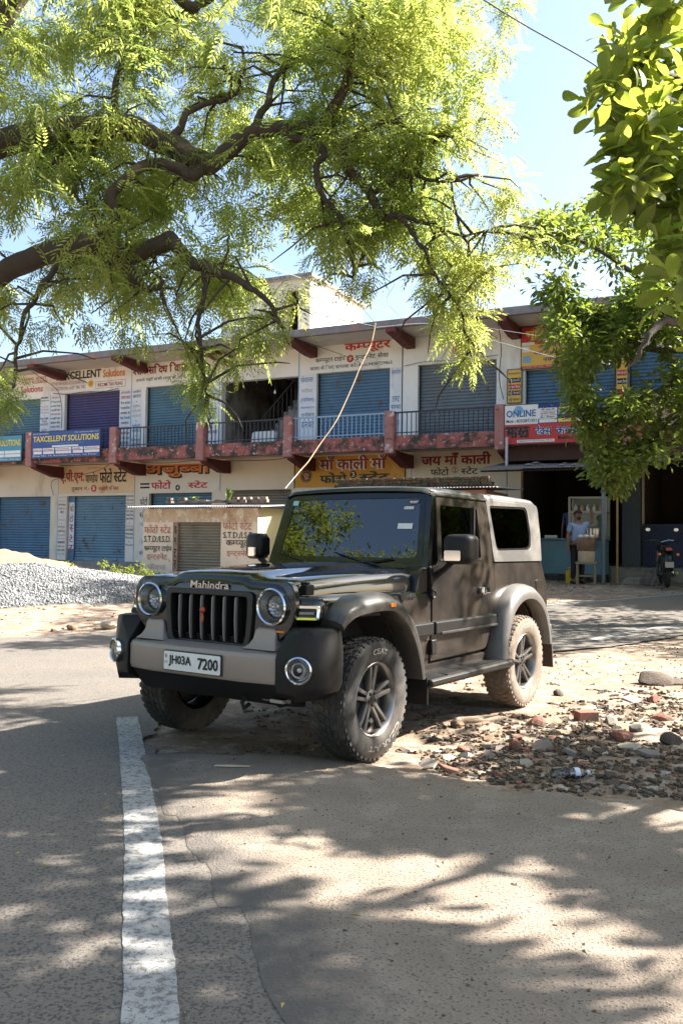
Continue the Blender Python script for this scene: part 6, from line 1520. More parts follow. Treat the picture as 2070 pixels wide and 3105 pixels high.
def limb(mb, L, w0, w1, **k):
    pts = [tuple(at(*p)) for p in L]
    Dm = sum(p[2] for p in L)/len(L)
    return branch(mb, pts, w0*Dm/2030/2, w1*Dm/2030/2, **k)
neem_base = at(-620, 1400, 9.6)
NX, NY = neem_base.x, 9.6
neem = empty('neem_tree', (0,0,0), 0, 'great feathery leaved tree arching over the car from the left on dark crooked limbs', 'tree')
mb = MB(); tips = []
trunk = [(NX-.1, NY, -.05), (NX, NY, 1.0), (NX+.15, NY-.05, 2.0), (NX+.4, NY-.1, 2.9)]
branch(mb, trunk, .42, .30, 18, 14)
T3 = (NX+.4, NY-.1, 2.9)
def from_trunk(mb, L, w0, w1, n=30, wob=.05):
    pts = [T3] + [tuple(at(*p)) for p in L]; Dm = 9.0
    return branch(mb, pts, w0*Dm/2030/2, w1*Dm/2030/2, n, 10, wob)
tips.append(from_trunk(mb, [(-260,470,9.3),(-40,345,9.0),(110,308,8.9),(270,292,8.8),(390,330,8.6),(475,385,8.5)], 74, 48, 44, .07))
tips.append(limb(mb, [(470,385,8.5),(505,365,8.5),(560,320,8.4),(640,296,8.3),(735,297,8.2),(775,330,8.2),(800,385,8.1),(850,450,8.0),(878,500,8.0),(918,488,7.9)], 50, 14, n=40, wob=.06))
tips.append(limb(mb, [(735,297,8.2),(775,240,8.2),(800,170,8.1),(815,90,8.0),(835,30,8.0)], 30, 10))
tips.append(limb(mb, [(640,296,8.3),(690,320,8.2),(745,350,8.1),(725,385,8.1),(740,440,8.0),(780,500,8.0),(800,560,8.0),(815,640,8.1)], 22, 7))
tips.append(limb(mb, [(560,320,8.4),(610,250,8.5),(630,180,8.5),(690,140,8.5),(760,150,8.5)], 22, 7))
tips.append(limb(mb, [(270,292,8.8),(265,210,8.9),(285,120,9.0),(290,60,9.0)], 22, 8))
tips.append(limb(mb, [(390,330,8.6),(440,255,8.7),(520,230,8.8),(560,175,8.8),(555,110,8.9)], 20, 6))
tips.append(limb(mb, [(780,335,8.2),(840,300,8.2),(900,280,8.1),(960,310,8.0),(1030,300,8.0)], 18, 5))
tips.append(limb(mb, [(850,450,8.0),(900,415,8.0),(950,400,8.0),(1020,420,7.9),(1100,400,7.9)], 16, 5))
tips.append(limb(mb, [(475,385,8.5),(430,408,8.4),(415,390,8.4),(360,380,8.4),(310,390,8.3),(265,440,8.3),(262,500,8.3),(245,540,8.3)], 30, 24))
tips.append(from_trunk(mb, [(-250,760,9.2),(-40,650,8.9),(60,600,8.7),(150,572,8.6),(240,560,8.5),(275,590,8.4),(330,572,8.4),(395,550,8.3)], 62, 36, 44, .07))
tips.append(limb(mb, [(395,550,8.3),(440,600,8.2),(500,620,8.1),(560,650,8.0),(620,700,8.0),(650,760,8.0)], 36, 7))
tips.append(limb(mb, [(275,590,8.4),(300,625,8.3),(345,665,8.3),(380,650,8.3)], 28, 10))
tips.append(limb(mb, [(470,612,8.2),(468,680,8.1),(455,760,8.1),(470,850,8.1),(478,920,8.1)], 16, 5))
tips.append(limb(mb, [(240,560,8.5),(205,480,8.6),(120,400,8.7),(100,340,8.7)], 14, 5))
tips.append(limb(mb, [(150,572,8.6),(110,640,8.5),(60,720,8.4),(40,820,8.3),(30,900,8.2)], 18, 6))
tips.append(limb(mb, [(918,488,7.9),(960,560,7.9),(1010,640,7.9),(1060,720,7.9),(1075,820,7.9)], 12, 4))
tips.append(limb(mb, [(918,488,7.9),(1000,520,7.9),(1080,540,7.8),(1150,520,7.8)], 12, 4))
tips.append(from_trunk(mb, [(-200,150,9.4),(-30,60,9.2),(40,-30,9.2),(140,-160,9.3),(260,-330,9.4),(420,-480,9.4)], 110, 30, 40))
tips.append(limb(mb, [(140,-160,9.3),(300,-120,9.2),(430,10,9.0),(465,5,9.0),(560,-80,9.0),(700,-140,9.0)], 40, 12))
tips.append(limb(mb, [(700,-140,9.0),(860,-90,8.9),(960,-30,8.8),(1020,40,8.8)], 20, 6))
tips.append(limb(mb, [(700,-140,9.0),(900,-300,9.0),(1150,-420,9.0)], 24, 8))
# fine twigs
random.seed(31)
TW = []
for P in tips:
    for _ in range(13):
        i = random.randrange(len(P)//4, len(P)); a = P[i]
        d = Vector((random.gauss(0,1), abs(random.gauss(0,.8)) - .1, random.gauss(.1,.8))).normalized()*random.uniform(.3,.8)
        mb.tube([a, a+d*.4+Vector((random.gauss(0,.04),random.gauss(0,.04),.06)), a+d*.75+Vector((random.gauss(0,.05),0,.02)), a+d-Vector((0,0,.05))], [.016,.011,.008,.004], 5); TW += [a+d*.6, a+d]
mb.build('trunk', BARK, neem, angle=60, fix=False)
# clumps: inside the outline the crown has against the sky, plus the part of it above and left of the picture
POLY = [(-80,-60),(1040,-60),(1055,30),(1095,120),(1100,190),(1065,250),(1060,310),(1125,385),(1140,455),(1110,510),(1100,590),(1085,630),(1065,680),(1068,770),(1055,800),(1040,760),(1025,680),(990,640),(950,620),(920,585),(870,590),(835,620),(790,570),(740,590),(690,640),(655,700),(600,740),(560,790),(500,850),(465,860),(440,810),(390,760),(340,720),(270,745),(180,700),(110,695),(40,705),(-80,720)]
HOLES = [(290,270,60,0),(215,170,42,1),(700,150,30,1),(1020,370,34,1),(560,100,28,1),(455,500,30,0),(620,560,36,1),(110,480,26,1),(350,600,26,1),(690,540,26,1),(830,600,30,1),(820,210,22,1),(1000,230,24,1),(40,150,26,1),(520,540,20,1),(930,610,36,1),(640,180,20,1),(900,120,14,1),(380,170,28,1),(760,420,16,1),(230,690,26,1),(60,690,28,1)]
def inside(p, poly):
    x, y = p; c = False; j = len(poly)-1
    for i in range(len(poly)):
        xi, yi = poly[i]; xj, yj = poly[j]
        if (yi > y) != (yj > y) and x < (xj-xi)*(y-yi)/(yj-yi)+xi: c = not c
        j = i
    return c
C = []
while len(C) < 600:
    x, y = random.uniform(-80, 1215), random.uniform(-60, 980)
    if not inside((x, y), POLY): continue
    if any((x-hx)**2 + (y-hy)**2 < (r_*1.45+18)**2 for hx, hy, r_, _ in HOLES[1:]): continue
    dn = vnoise(np.array([x/85.]), np.array([y/85.]))[0]
    if dn < (.42 if x < 650 else .33): continue
    dep = random.uniform(8.8, 9.9) if random.random() < .93 else random.uniform(7.6, 8.4)
    if x > 700: dep = min(dep, random.uniform(7.8, 9.4))
    C.append(tuple(at(x, y, dep)))
OUT = []
while len(OUT) < 330:     # the crown above the frame and left of it
    p = (random.uniform(-8.5, 1.2), random.uniform(6.0, 11.5), random.uniform(4.2, 9.5))
    u, v, zc = pix(p)
    if -90 < u < 1640 and v > -70: continue
    if p[0] < -3 and p[2] < 5.2: continue
    if ((p[0]+1.0)/6.6)**2 + ((p[1]-8.8)/3.4)**2 + ((p[2]-6.6)/3.4)**2 > 1: continue
    OUT.append(p)
CT = []
for q in TW:
    u, v, zc = pix(tuple(q))
    if inside((u, v), POLY) or (u > 900 and v < 640) or v < -40 or u < -40:
        if v < -40 or u < -40 or not any((u-hx)**2 + (v-hy)**2 < (r_*1.2)**2 for hx, hy, r_, _ in HOLES[1:]): CT.append(tuple(q))
parts = [rosettes(CT, 8, .16, V_n, F_n, .4, .55, .9), rosettes(C, 15, .30, V_n, F_n, .35), rosettes(OUT, 13, .34, V_n2, F_n2, .35)]
# hanging sprays at the tips of the crown
SPR = [(1070,830,7.9),(1060,780,7.9),(1075,740,7.9),(1062,690,7.9),(478,915,8.1),(462,870,8.1),(470,810,8.1),(435,880,8.1),(540,830,8.0),(600,780,8.0),(650,750,8.0),(1000,680,7.9),(985,660,7.9),(1160,20,7.9),(1175,5,7.9),(330,770,8.3),(290,760,8.3),(120,740,8.3),(60,760,8.3),(200,740,8.3),(850,630,8.0),(815,640,8.1),(1175,430,7.8),(1150,530,7.8),(1120,610,7.8),(1140,110,7.8),(1110,260,7.8),(1165,460,7.8)]
parts.append(rosettes([tuple(at(*q)) for q in SPR for _ in range(2)], 12, .16, V_n, F_n, .7, .55, .85))
SPL = [(-25,840,7.2),(-15,880,7.2),(-8,930,7.2),(-30,900,7.2),(10,860,7.1),(5,905,7.1),(-40,950,7.1),(18,925,7.1)]
parts.append(rosettes([tuple(at(*q)) for q in SPL for _ in range(2)], 12, .12, V_n, F_n, .3, .5, .75))
crown('crown', parts, L_neem, neem)

# broad leaved tree at the right, close to the camera; most of it lies outside the picture
nr = empty('broadleaf_tree', (0,0,0), 0, 'big leaved tree reaching in close at the upper right, leaves glowing in the sun', 'tree')
mb = MB(); bx, by = 4.9, 5.7
branch(mb, [(bx,by,-.05),(bx+.05,by,1.2),(bx-.05,by+.05,2.3)], .16, .12, 12, 10)
tp = (bx-.05, by+.05, 2.3)
BL = [[(1700,820,4.9),(1560,735,4.6),(1500,770,4.5),(1440,840,4.5)], [(1800,500,4.8),(1568,455,4.4),(1500,360,4.3),(1430,290,4.2),(1365,240,4.2)], [(1780,300,4.7),(1600,200,4.3),(1500,150,4.2),(1420,130,4.2)], [(1760,100,4.6),(1600,40,4.2),(1510,10,4.1)], [(1750,600,4.8),(1600,560,4.5),(1490,500,4.4),(1420,460,4.3)]]
bt_ = []
for L in BL: bt_.append(branch(mb, [tp] + [tuple(at(*p)) for p in L], .05, .007, 26, 6))
bt_.append(branch(mb, [tp, (5.8,6.4,4.2), (7.0,6.8,6.0), (7.6,6.4,7.6)], .10, .03, 20, 8)); bt_.append(branch(mb, [tp, (5.4,4.8,4.2), (6.2,4.0,6.0)], .07, .02, 20, 8)); bt_.append(branch(mb, [tp, (6.4,5.6,3.8), (9.0,5.8,5.6)], .07, .02, 20, 8))
mb.build('trunk', BARK2, nr, angle=60, fix=False)
V_b, F_b = broad_leaf(.115, .062)
C = []
POLB = [(1350,150),(1400,70),(1470,60),(1640,20),(1640,760),(1500,690),(1440,610),(1390,560),(1350,440),(1330,260)]
POLB = [(1400,190),(1430,110),(1490,80),(1640,20),(1640,600),(1560,610),(1500,560),(1450,510),(1430,450),(1420,400),(1395,320),(1375,250)]
while len(C) < 92:
    x, y = random.uniform(1330,1640), random.uniform(0,700)
    if not inside((x,y), POLB): continue
    if (x-1500)**2+(y-30)**2 < 30**2 or random.random() < .25*(x < 1400): continue
    C.append(tuple(at(x, y, random.uniform(3.7, 4.6))))
C += [tuple(at(x, y, 3.6)) for x, y in ((1480,-5),(1545,10),(1500,5),(1560,640),(1548,700))]
OUT = []; OUTC = []
def over(p, z):
    q = np.array(p) - np.array(sd)*((p[2] - z)/sd.z)
    dx, dy = q[0] + .48534, q[1] - 6.20743
    return -math.sin(CA)*dx - math.cos(CA)*dy, math.cos(CA)*dx - math.sin(CA)*dy, q
while len(OUT) < 1000:
    p = (random.uniform(2.2, 11.2), random.uniform(2.2, 9.4), random.uniform(3.0, 8.4))
    u, v, zc = pix(p)
    if u < 1690 and v > -80: continue
    if ((p[0]-6.8)/4.2)**2 + ((p[1]-5.6)/3.4)**2 + ((p[2]-5.7)/2.6)**2 > 1: continue
    cx_, cy_, q = over(p, 0)
    lx, ly, _ = over(p, 1.0)
    if -3.6 < lx < .5 and -1.0 < ly < 1.75:
        if len(OUTC) < 120 and -3.2 < lx and vnoise(np.array([lx*2.7+3]), np.array([ly*1.0 + 5]))[0] > .55: OUTC.append(p)
        continue
    if q[0] > 2.0 and q[1] > 6.3: continue
    if vnoise(np.array([q[0]*1.25+3]), np.array([q[1]*1.1]))[0] < (.33 if q[1] < 3.0 else .42 if q[0] < -.9 else .47): continue
    if random.random() < .7 and any(1.0 < p[0]-sd.x*t < 2.3 and 3.3 < p[1]-sd.y*t < 4.9 and 1.9 < p[2]-sd.z*t < 4.0 for t in np.linspace(0, 9, 46)): continue
    OUT.append(p)
V_b2, F_b2 = broad_leaf(.16, .085)
C += [tuple(P[i]) for P in bt_[:5] for i in range(6, len(P), 2) if pix(tuple(P[i]))[0] > 1600]
parts = [rosettes(C, 5, .12, *broad_leaf(l_, w_, f_, c_), .05, .7, 1.15, 1.3, .55) for l_, w_, f_, c_ in ((.12,.060,.012,.25),(.10,.056,.004,.5),(.13,.062,.020,-.1))] + [rosettes(C[:1], 1, .11, V_b, F_b, .05, .7, 1.15, 1.3, .5), rosettes(OUT, 17, .26, V_b2, F_b2, .1, .8, 1.3, 1.3, .8)]
parts.append(rosettes(OUTC, 8, .13, V_b2, F_b2, .1, .6, .9, 1.3, .8))
crown('crown', parts, L_broad, nr)

# tree at the right hanging over the tea stall
mt = empty('shade_tree', (0,0,0), 0, 'dark small leaved tree hanging down over the stall awning and red banner at the right', 'tree')
mb = MB(); bx, by = 7.6, 14.2
branch(mb, [(bx,by,.2),(bx,by,2.0),(bx-.1,by,3.6)], .22, .16, 14, 10)
tp = (bx-.1, by, 3.6); MP = []
for L in ([(1660,760,13.6),(1500,660,13),(1380,580,12.6),(1280,540,12.4),(1200,540,12.2)], [(1640,820,13.5),(1500,800,13),(1400,760,12.8),(1300,700,12.6),(1270,640,12.6)], [(1640,900,13.3),(1560,870,13),(1460,930,12.8),(1400,960,12.7),(1330,940,12.6)], [(1640,700,13.6),(1580,560,13.4),(1480,470,13.2),(1400,430,13)], [(1600,950,13.2),(1500,1000,12.9),(1420,1060,12.8),(1390,1110,12.8)], [(1720,560,13.8),(1700,300,14)]):
    MP.append(branch(mb, [tp] + [tuple(at(*p)) for p in L], .08, .009, 26, 6))
mb.build('trunk', BARK2, mt, angle=60, fix=False)
V_m, F_m = broad_leaf(.115, .052, .008)
POLM = [(1190,540),(1230,500),(1290,495),(1340,450),(1400,430),(1480,470),(1640,480),(1640,1060),(1480,1040),(1420,1110),(1380,1115),(1360,1050),(1330,1010),(1345,960),(1310,900),(1290,850),(1270,790),(1250,740),(1265,680),(1300,640),(1280,600),(1250,570),(1200,565)]
HM = [(1330,640,24),(1360,670,18),(1390,700,18),(1290,620,14),(1400,870,34),(1500,850,44),(1545,830,30),(1310,720,12),(1450,1000,30),(1530,980,34),(1350,590,14)]
C = []
while len(C) < 560:
    x, y = random.uniform(1185,1640), random.uniform(430,1120)
    if y < 640 and random.random() < .35: continue
    if not inside((x,y), POLM): continue
    if any((x-a)**2+(y-b)**2 < (r_*1.3+12)**2 for a, b, r_ in HM): continue
    if vnoise(np.array([x/50.+9]), np.array([y/50.+4]))[0] < .33: continue
    C.append(tuple(at(x, y, random.uniform(12.0, 14.6) if y > 640 else random.uniform(13, 18.3))))
C += [tuple(P[i] + Vector((random.gauss(0,.12), random.gauss(0,.12), random.gauss(.03,.12)))) for P in MP for i in range(9, len(P)) for _ in range(2)]
for _ in range(46): C.append(tuple(at(random.uniform(1195, 1330), random.uniform(495, 580), random.uniform(16.8, 18.3))))
OUT = []
while len(OUT) < 260:
    p = (random.uniform(4, 11), random.uniform(11.5, 17.5), random.uniform(3.5, 8.5))
    u, v, zc = pix(p)
    if u < 1640: continue
    if ((p[0]-7.8)/3.4)**2 + ((p[1]-14.4)/3.0)**2 + ((p[2]-6)/2.8)**2 > 1: continue
    OUT.append(p)
parts = [rosettes(C, 26, .22, V_m, F_m, .25, .75, 1.2, 1.2, .9), rosettes(OUT, 30, .4, V_m, F_m, .2, .9, 1.4, 1.2, .9)]
crown('crown', parts, L_mid, mt)

# low bush between heap and kiosk
bu = tag(bpy.data.objects.new('bush', fast_mesh('bush', *rosettes([(-4.75+random.gauss(0,.45), 19.5+random.gauss(0,.3), .54+abs(random.gauss(0,.14))) for _ in range(38)], 18, .12, *broad_leaf(.07,.035), -.2), L_mid, smooth=False)), 'low green bush behind the gravel heap in front of the brick steps', 'bush')
COL.objects.link(bu)
small_leaf = (np.array([[0,0,0],[.06,.028,.004],[.12,0,-.012],[.06,-.028,.004]]), np.array([[0,1,2,3]]))
# trees behind the camera, seen in the windscreen and on the bonnet; unseen right-hand ones added to darken reflections
for i, (x, y, h, s, lab) in enumerate(((-15.5,-2.5,11.9,4.6,'tall round tree beyond the road, mirrored toward the right of the windscreen'), (-12.0,-7.5,11.8,4.4,'tall round tree beyond the road, mirrored at the right edge of the windscreen'), (-17.5,3.6,11.2,4.4,'tall round tree beyond the road, mirrored in the middle of the windscreen'), (-18.5,10.5,10.8,4.4,'tall round tree beyond the road, mirrored at the left of the windscreen'), (-4,-9,7,3.4,'round tree behind the camera, mirrored in the lamps'), (15.0,6.6,6.5,2.8,'round roadside tree out of the picture at the right, nearest the car'), (17.5,14.5,7.5,3.6,'round roadside tree out of the picture at the right, farther along the road'), (13.6,19.0,8.2,3.6,'tall roadside tree out of the picture at the right, before the shops'), (15,12.5,8.5,3.8,'broad roadside tree out of the picture at the right, between the two round ones'))):
    t = empty('roadside_tree', (x, y, 0), 0, lab, 'tree')
    mb = MB(); branch(mb, [(0,0,-.1),(.1,0,h*.25),(.0,.1,h*.5)], .22, .12, 12, 8); mb.build('trunk', BARK2, t, angle=60, fix=False)
    cc = []
    while len(cc) < 260:
        p = np.array([random.uniform(-1,1), random.uniform(-1,1), random.uniform(-1,1)])
        if .35 < np.linalg.norm(p) < 1: cc.append(p*np.array([s, s, h*.33]) + np.array([0, 0, h*.66]))
    crown('crown', [rosettes(cc, 170, .62, *small_leaf, .1, .8, 1.5)], L_broad, t)
# ================================================================ people, motorcycle, wires
def skin(name, J, E, m, parent, sub=2, root=0):
    me = bpy.data.meshes.new(name); me.from_pydata([j[:3] for j in J], E, [])
    o = bpy.data.objects.new(name, me); COL.objects.link(o); o.parent = parent; me.materials.append(m)
    sk = o.modifiers.new('skin', 'SKIN'); sk.use_smooth_shade = True
    if not me.skin_vertices: 
        bm = bmesh.new(); bm.from_mesh(me); bm.verts.layers.skin.verify(); bm.to_mesh(me); bm.free()
    for i, j in enumerate(J):
        sv = me.skin_vertices[0].data[i]; r = j[3]
        sv.radius = r if hasattr(r, '__len__') else (r, r); sv.use_root = (i == root)
    d = o.modifiers.new('sub', 'SUBSURF'); d.levels = d.render_levels = sub
    return o
SKIN = mat('skin', (.20,.105,.068), .55, c2=(.17,.088,.056), nscale=12)
HAIR = flat('black_hair', (.010,.009,.008), .6)
def person(loc, rz, label, shirt, trousers, raised=True):
    """standing man 1.68 m, +y is his back, he faces -y"""
    p = empty('person', loc, rz, label, 'person')
    J = []; E = []
    def add(x, y, z, r, par=None):
        J.append((x, y, z, r)); i = len(J)-1
        if par is not None: E.append((par, i))
        return i
    pel = add(0,0,.90,(.135,.11)); 
    ab = add(0,-.03,1.02,(.15,.135), pel); ch = add(0,-.02,1.20,(.155,.12), ab); sh = add(0,.0,1.36,(.10,.085), ch); nk = add(0,-.0,1.44,.052, sh); hd0 = add(0,-.015,1.52,(.066,.075), nk); hd = add(0,-.02,1.585,(.076,.09), hd0); top = add(0,-.01,1.645,(.055,.066), hd)
    for s in (-1, 1):
        hip = add(s*.085,0,.82,.088, pel); kn = add(s*.10,-.02,.47,.060, hip); an = add(s*.11,.02,.09,.040, kn); toe = add(s*.13,-.13,.035,.034, an)
        sd = add(s*.175,.0,1.345,.058, sh)
        if s > 0 and raised:       # his left arm, raised and bent over the head
            el = add(.37,-.03,1.44,.042, sd); wr = add(.30,-.08,1.70,.029, el); pm = add(.25,-.10,1.755,(.034,.020), wr)
            dirs = [(-.05,-.02,.045),(-.065,-.03,.03),(-.065,-.035,.012),(-.055,-.035,-.004)]; th = (.0,-.04,.03); b0 = (.25,-.10,1.755)
        else:
            el = add(s*.235,.03,1.06,.042, sd); wr = add(s*.25,-.04,.82,.029, el); pm = add(s*.25,-.055,.75,(.034,.022), wr)
            dirs = [(.0,-.03,-.07),(.0,-.012,-.078),(.0,.008,-.075),(.0,.025,-.062)]; th = (-s*.015,-.05,-.03); b0 = (s*.25,-.055,.75)
        for k, d in enumerate(dirs):
            f0 = add(b0[0]+d[0]*.45, b0[1]+d[1]*.45+(.0), b0[2]+d[2]*.45, .0105, pm); f1 = add(b0[0]+d[0]*.95-(.006*s), b0[1]+d[1]*1.0-.012, b0[2]+d[2]*.95, .0085, f0)
        t0 = add(b0[0]+th[0]*.6, b0[1]+th[1]*.6, b0[2]+th[2]*.6, .012, wr); add(b0[0]+th[0]*1.1, b0[1]+th[1]*1.1, b0[2]+th[2]*1.1, .009, t0)
    body = skin('body', J, E, SKIN, p, 2)
    # clothes, grown on the same bones, a little wider
    def cloth(name, idx, grow, m, extra=None):
        mp = {a: k for k, a in enumerate(idx)}; JJ = []
        for a in idx:
            x, y, z, r = J[a]; r = tuple(q+grow for q in r) if hasattr(r, '__len__') else (r+grow, r+grow)
            JJ.append((x, y, z, r))
        EE = [(mp[a], mp[b]) for a, b in E if a in mp and b in mp]
        if extra: extra(JJ, EE, mp)
        return skin(name, JJ, EE, m, p, 2)
    sd_ = [i for i, j in enumerate(J) if abs(abs(j[0])-.175) < 1e-3 and abs(j[2]-1.345) < 1e-3]
    els = [b for a, b in E if a in sd_]
    def half_sleeves(JJ, EE, mp):
        for a in els:
            k = mp[a]; s = [x for x, y in EE if y == k][0]; q = JJ[s]; r = JJ[k]
            JJ[k] = (lerp(q[0], r[0], .62), lerp(q[1], r[1], .62), lerp(q[2], r[2], .62), (.066,.066))
        k = mp[pel]; JJ[k] = (0, 0, .885, (.155,.13))
    cloth('shirt', [pel, ab, ch, sh] + sd_ + els, .017, shirt, half_sleeves)
    legs = [i for i, j in enumerate(J) if j[2] < .83 and i not in (pel,) and (abs(j[2]-.82) < 1e-3 and abs(j[0]) < .1 or abs(j[2]-.47) < 1e-3 or abs(j[2]-.09) < 1e-3)]
    cloth('trousers', [pel] + legs, .016, trousers)
    mb = MB()
    for s in (-1, 1): mb.loft([[(s*.115 + q[0], y + 0*q[1], .03 + q[1]) for q in rrect(w, h, .02)] for y, w, h in ((.07,.06,.05),(.04,.085,.07),(-.08,.095,.06),(-.16,.07,.04))])
    mb.build('shoes', flat('dark_sandal', (.03,.022,.018), .7), p, angle=50)
    # face
    mb = MB()
    mb.loft([[(x*.2, -.115-.0, 1.575) for x in (-.01,.01)] + [(.012,-.105,1.578),(-.012,-.105,1.578)], [(.011,-.128,1.548),(-.011,-.128,1.548),(-.016,-.10,1.545),(.016,-.10,1.545)]]); mb.build('nose', SKIN, p, angle=60)
    mb = MB()
    for s in (-1, 1): mb.lathe([(.0,-.008),(.013,0),(0,.006)], 10, 'y', (s*.032,-.104,1.592)); mb.box(s*.032-.022, s*.032+.022, -.112, -.098, 1.61, 1.617)
    mb.build('eyes', flat('dark_eye', (.015,.01,.008), .3), p)
    mb = MB(); mb.box(-.026,.026,-.108,-.09,1.521,1.529); mb.build('mouth', flat('lips', (.13,.05,.04), .5), p)
    mb = MB()
    for s in (-1, 1): mb.lathe([(0,-.02),(.02,-.012),(.024,.0),(.014,.012),(0,.016)], 10, 'x', (s*.078,.0,1.575))
    mb.build('ears', SKIN, p)
    bm = bmesh.new(); bmesh.ops.create_icosphere(bm, subdivisions=4, radius=1)
    hm = MB(); vs = []
    for v in bm.verts:
        c = v.co; k = 1 + .05*math.sin(c.x*14)*math.sin(c.y*13+c.z*11)
        vs.append((c.x*.084*k, c.y*.102*k, c.z*.088*k))
    keep = [f for f in bm.faces if (f.calc_center_median().z > .28 + .35*max(0, -f.calc_center_median().y)) or (f.calc_center_median().y > .25 and f.calc_center_median().z > -.45)]
    hm.add(vs, [[v.index for v in f.verts] for f in keep]); bm.free()
    h = hm.build('hair', HAIR, p, angle=80); h.location = (0,-.012,1.592); d = h.modifiers.new('t', 'SOLIDIFY'); d.thickness = .012; d.offset = 1
    bd = MB(); bd.lathe([(.0,-.06),(.040,-.05),(.056,-.02),(.056,.005)], 16, 'z', (0,-.052,1.525), a0=R(190), a1=R(350)); b_ = bd.build('beard', HAIR, p, angle=80); d = b_.modifiers.new('t', 'SOLIDIFY'); d.thickness = .006
    return p
feet = at(1325, 1341, 20.3)
gz = float(gheight(np.array([feet.x]), np.array([feet.y]))[0])
person((feet.x, feet.y, gz-.0), R(14), 'bearded man in pale blue t-shirt and dark trousers with one arm raised overhead', flat('blue_tshirt', (.22,.31,.52), .85), flat('dark_trousers', (.018,.018,.022), .85))
wb = bw(18.75, 1.45, .93)
person(tuple(wb), R(-20), 'second man in a dark blue shirt, barely seen in the gloom behind the turquoise counter', flat('navy_shirt', (.06,.08,.20), .85), flat('grey_trousers', (.03,.03,.03), .85), False)

# motorcycle seen from behind
mp_ = at(1512, 1337, 20.4)
gz = float(gheight(np.array([mp_.x]), np.array([mp_.y]))[0])
mo = empty('motorcycle', (mp_.x, mp_.y - .35, gz), R(77), 'black motorcycle parked with its tail to the road before the dark blue shop panel', 'motorcycle')
BK = flat('moto_black', (.012,.012,.013), .3); RB = flat('moto_rubber', (.02,.02,.02), .85); CH = P_chr
def mwheel(x, r, w):
    mb = MB(); n = 28; rings = []
    for i in range(n): 
        a = 2*PI*i/n; c = Vector((x + (r-w)*math.cos(a), 0, r + (r-w)*math.sin(a))); o = Vector((math.cos(a), 0, math.sin(a)))
        rings.append([c + o*w*math.cos(b) + Vector((0,1,0))*w*math.sin(b) for b in np.linspace(0, 2*PI, 11)[:-1]])
    rings.append(rings[0]); mb.loft(rings, cap=False); o_ = mb.build('wheel', RB, mo, angle=60)
    q = MB(); q.lathe([(r-2*w,-.02),(r-2*w+.012,-.03),(r-2*w+.012,.03),(r-2*w,.02)], 28, 'y', (x,0,r)); q.lathe([(.04,-.06),(.04,.06)], 12, 'y', (x,0,r), cap=True)
    for k in range(6): a = PI*k/3; q.tube([(x,0,r),(x+(r-2*w)*math.cos(a),0,r+(r-2*w)*math.sin(a))], .012, 6)
    q.build('rim', P_alloyd, o_, angle=40)
mwheel(-.42, .30, .052); mwheel(.84, .30, .044)
mb = MB(); mb.tube([(.84,.07,.30),(.66,.07,.80),(.60,.07,.98)], .022, 8); mb.tube([(.84,-.07,.30),(.66,-.07,.80),(.60,-.07,.98)], .022, 8); mb.build('fork', CH, mo)
mb = MB(); mb.tube([(.60,.0,.95),(.1,0,.78),(-.3,0,.80),(-.62,0,.86)], .03, 8); mb.tube([(.58,0,.85),(.35,0,.35),(-.05,0,.30),(-.1,0,.75)], .025, 8); mb.tube([(-.05,.09,.30),(-.42,.09,.30)], .022, 8); mb.tube([(-.05,-.09,.30),(-.42,-.09,.30)], .022, 8); mb.build('frame', BK, mo)
mb = MB(); mb.box(-.02,.38,-.11,.11,.28,.58); 
for k in range(5): mb.box(.02,.30,-.13,.13,.44+.03*k,.455+.03*k)
mb.build('engine', flat('engine_grey', (.12,.12,.12), .4, .6), mo, angle=0, bevel=.02)
mb = MB(); mb.loft([[(x, q[0], z+q[1]) for q in rrect(w, h, min(w,h)*.4)] for x, z, w, h in ((.56,.90,.12,.10),(.42,.90,.24,.22),(.2,.88,.26,.24),(.05,.84,.16,.14))]); mb.build('fuel_tank', flat('tank_black', (.015,.012,.014), .15), mo, angle=60)
mb = MB(); mb.loft([[(x, q[0], z+q[1]) for q in rrect(w, h, min(w,h)*.4)] for x, z, w, h in ((.10,.82,.18,.07),(-.15,.82,.25,.09),(-.45,.88,.24,.09),(-.62,.92,.16,.06))]); mb.build('seat', RB, mo, angle=60)
mb = MB(); mb.loft([[(x, q[0], z+q[1]) for q in rrect(w, h, min(w,h)*.35)] for x, z, w, h in ((-.2,.74,.22,.12),(-.5,.80,.20,.12),(-.70,.86,.13,.08))]); mb.build('tail_cowl', BK, mo, angle=60)
mb = MB(); mb.prism(rrect(.13,.05,.015,5,0,.86), 'x', -.735, -.70); mb.build('tail_light', flat('red_lens', (.50,.015,.015), .2), mo, angle=0)
mb = MB(); mb.loft([[(-.66, -.09, .82),(-.66,.09,.82)], [(-.80,-.09,.62),(-.80,.09,.62)], [(-.82,-.08,.38),(-.82,.08,.38)]], cap=False, closed=False); o_ = mb.build('rear_mudguard', BK, mo, angle=50); o_.modifiers.new('t','SOLIDIFY').thickness = .012
mb = MB(); mb.box(-.842,-.830,-.09,.09,.46,.58); mb.build('number_plate', flat('moto_plate', (.40,.36,.38), .4), mo, angle=0)
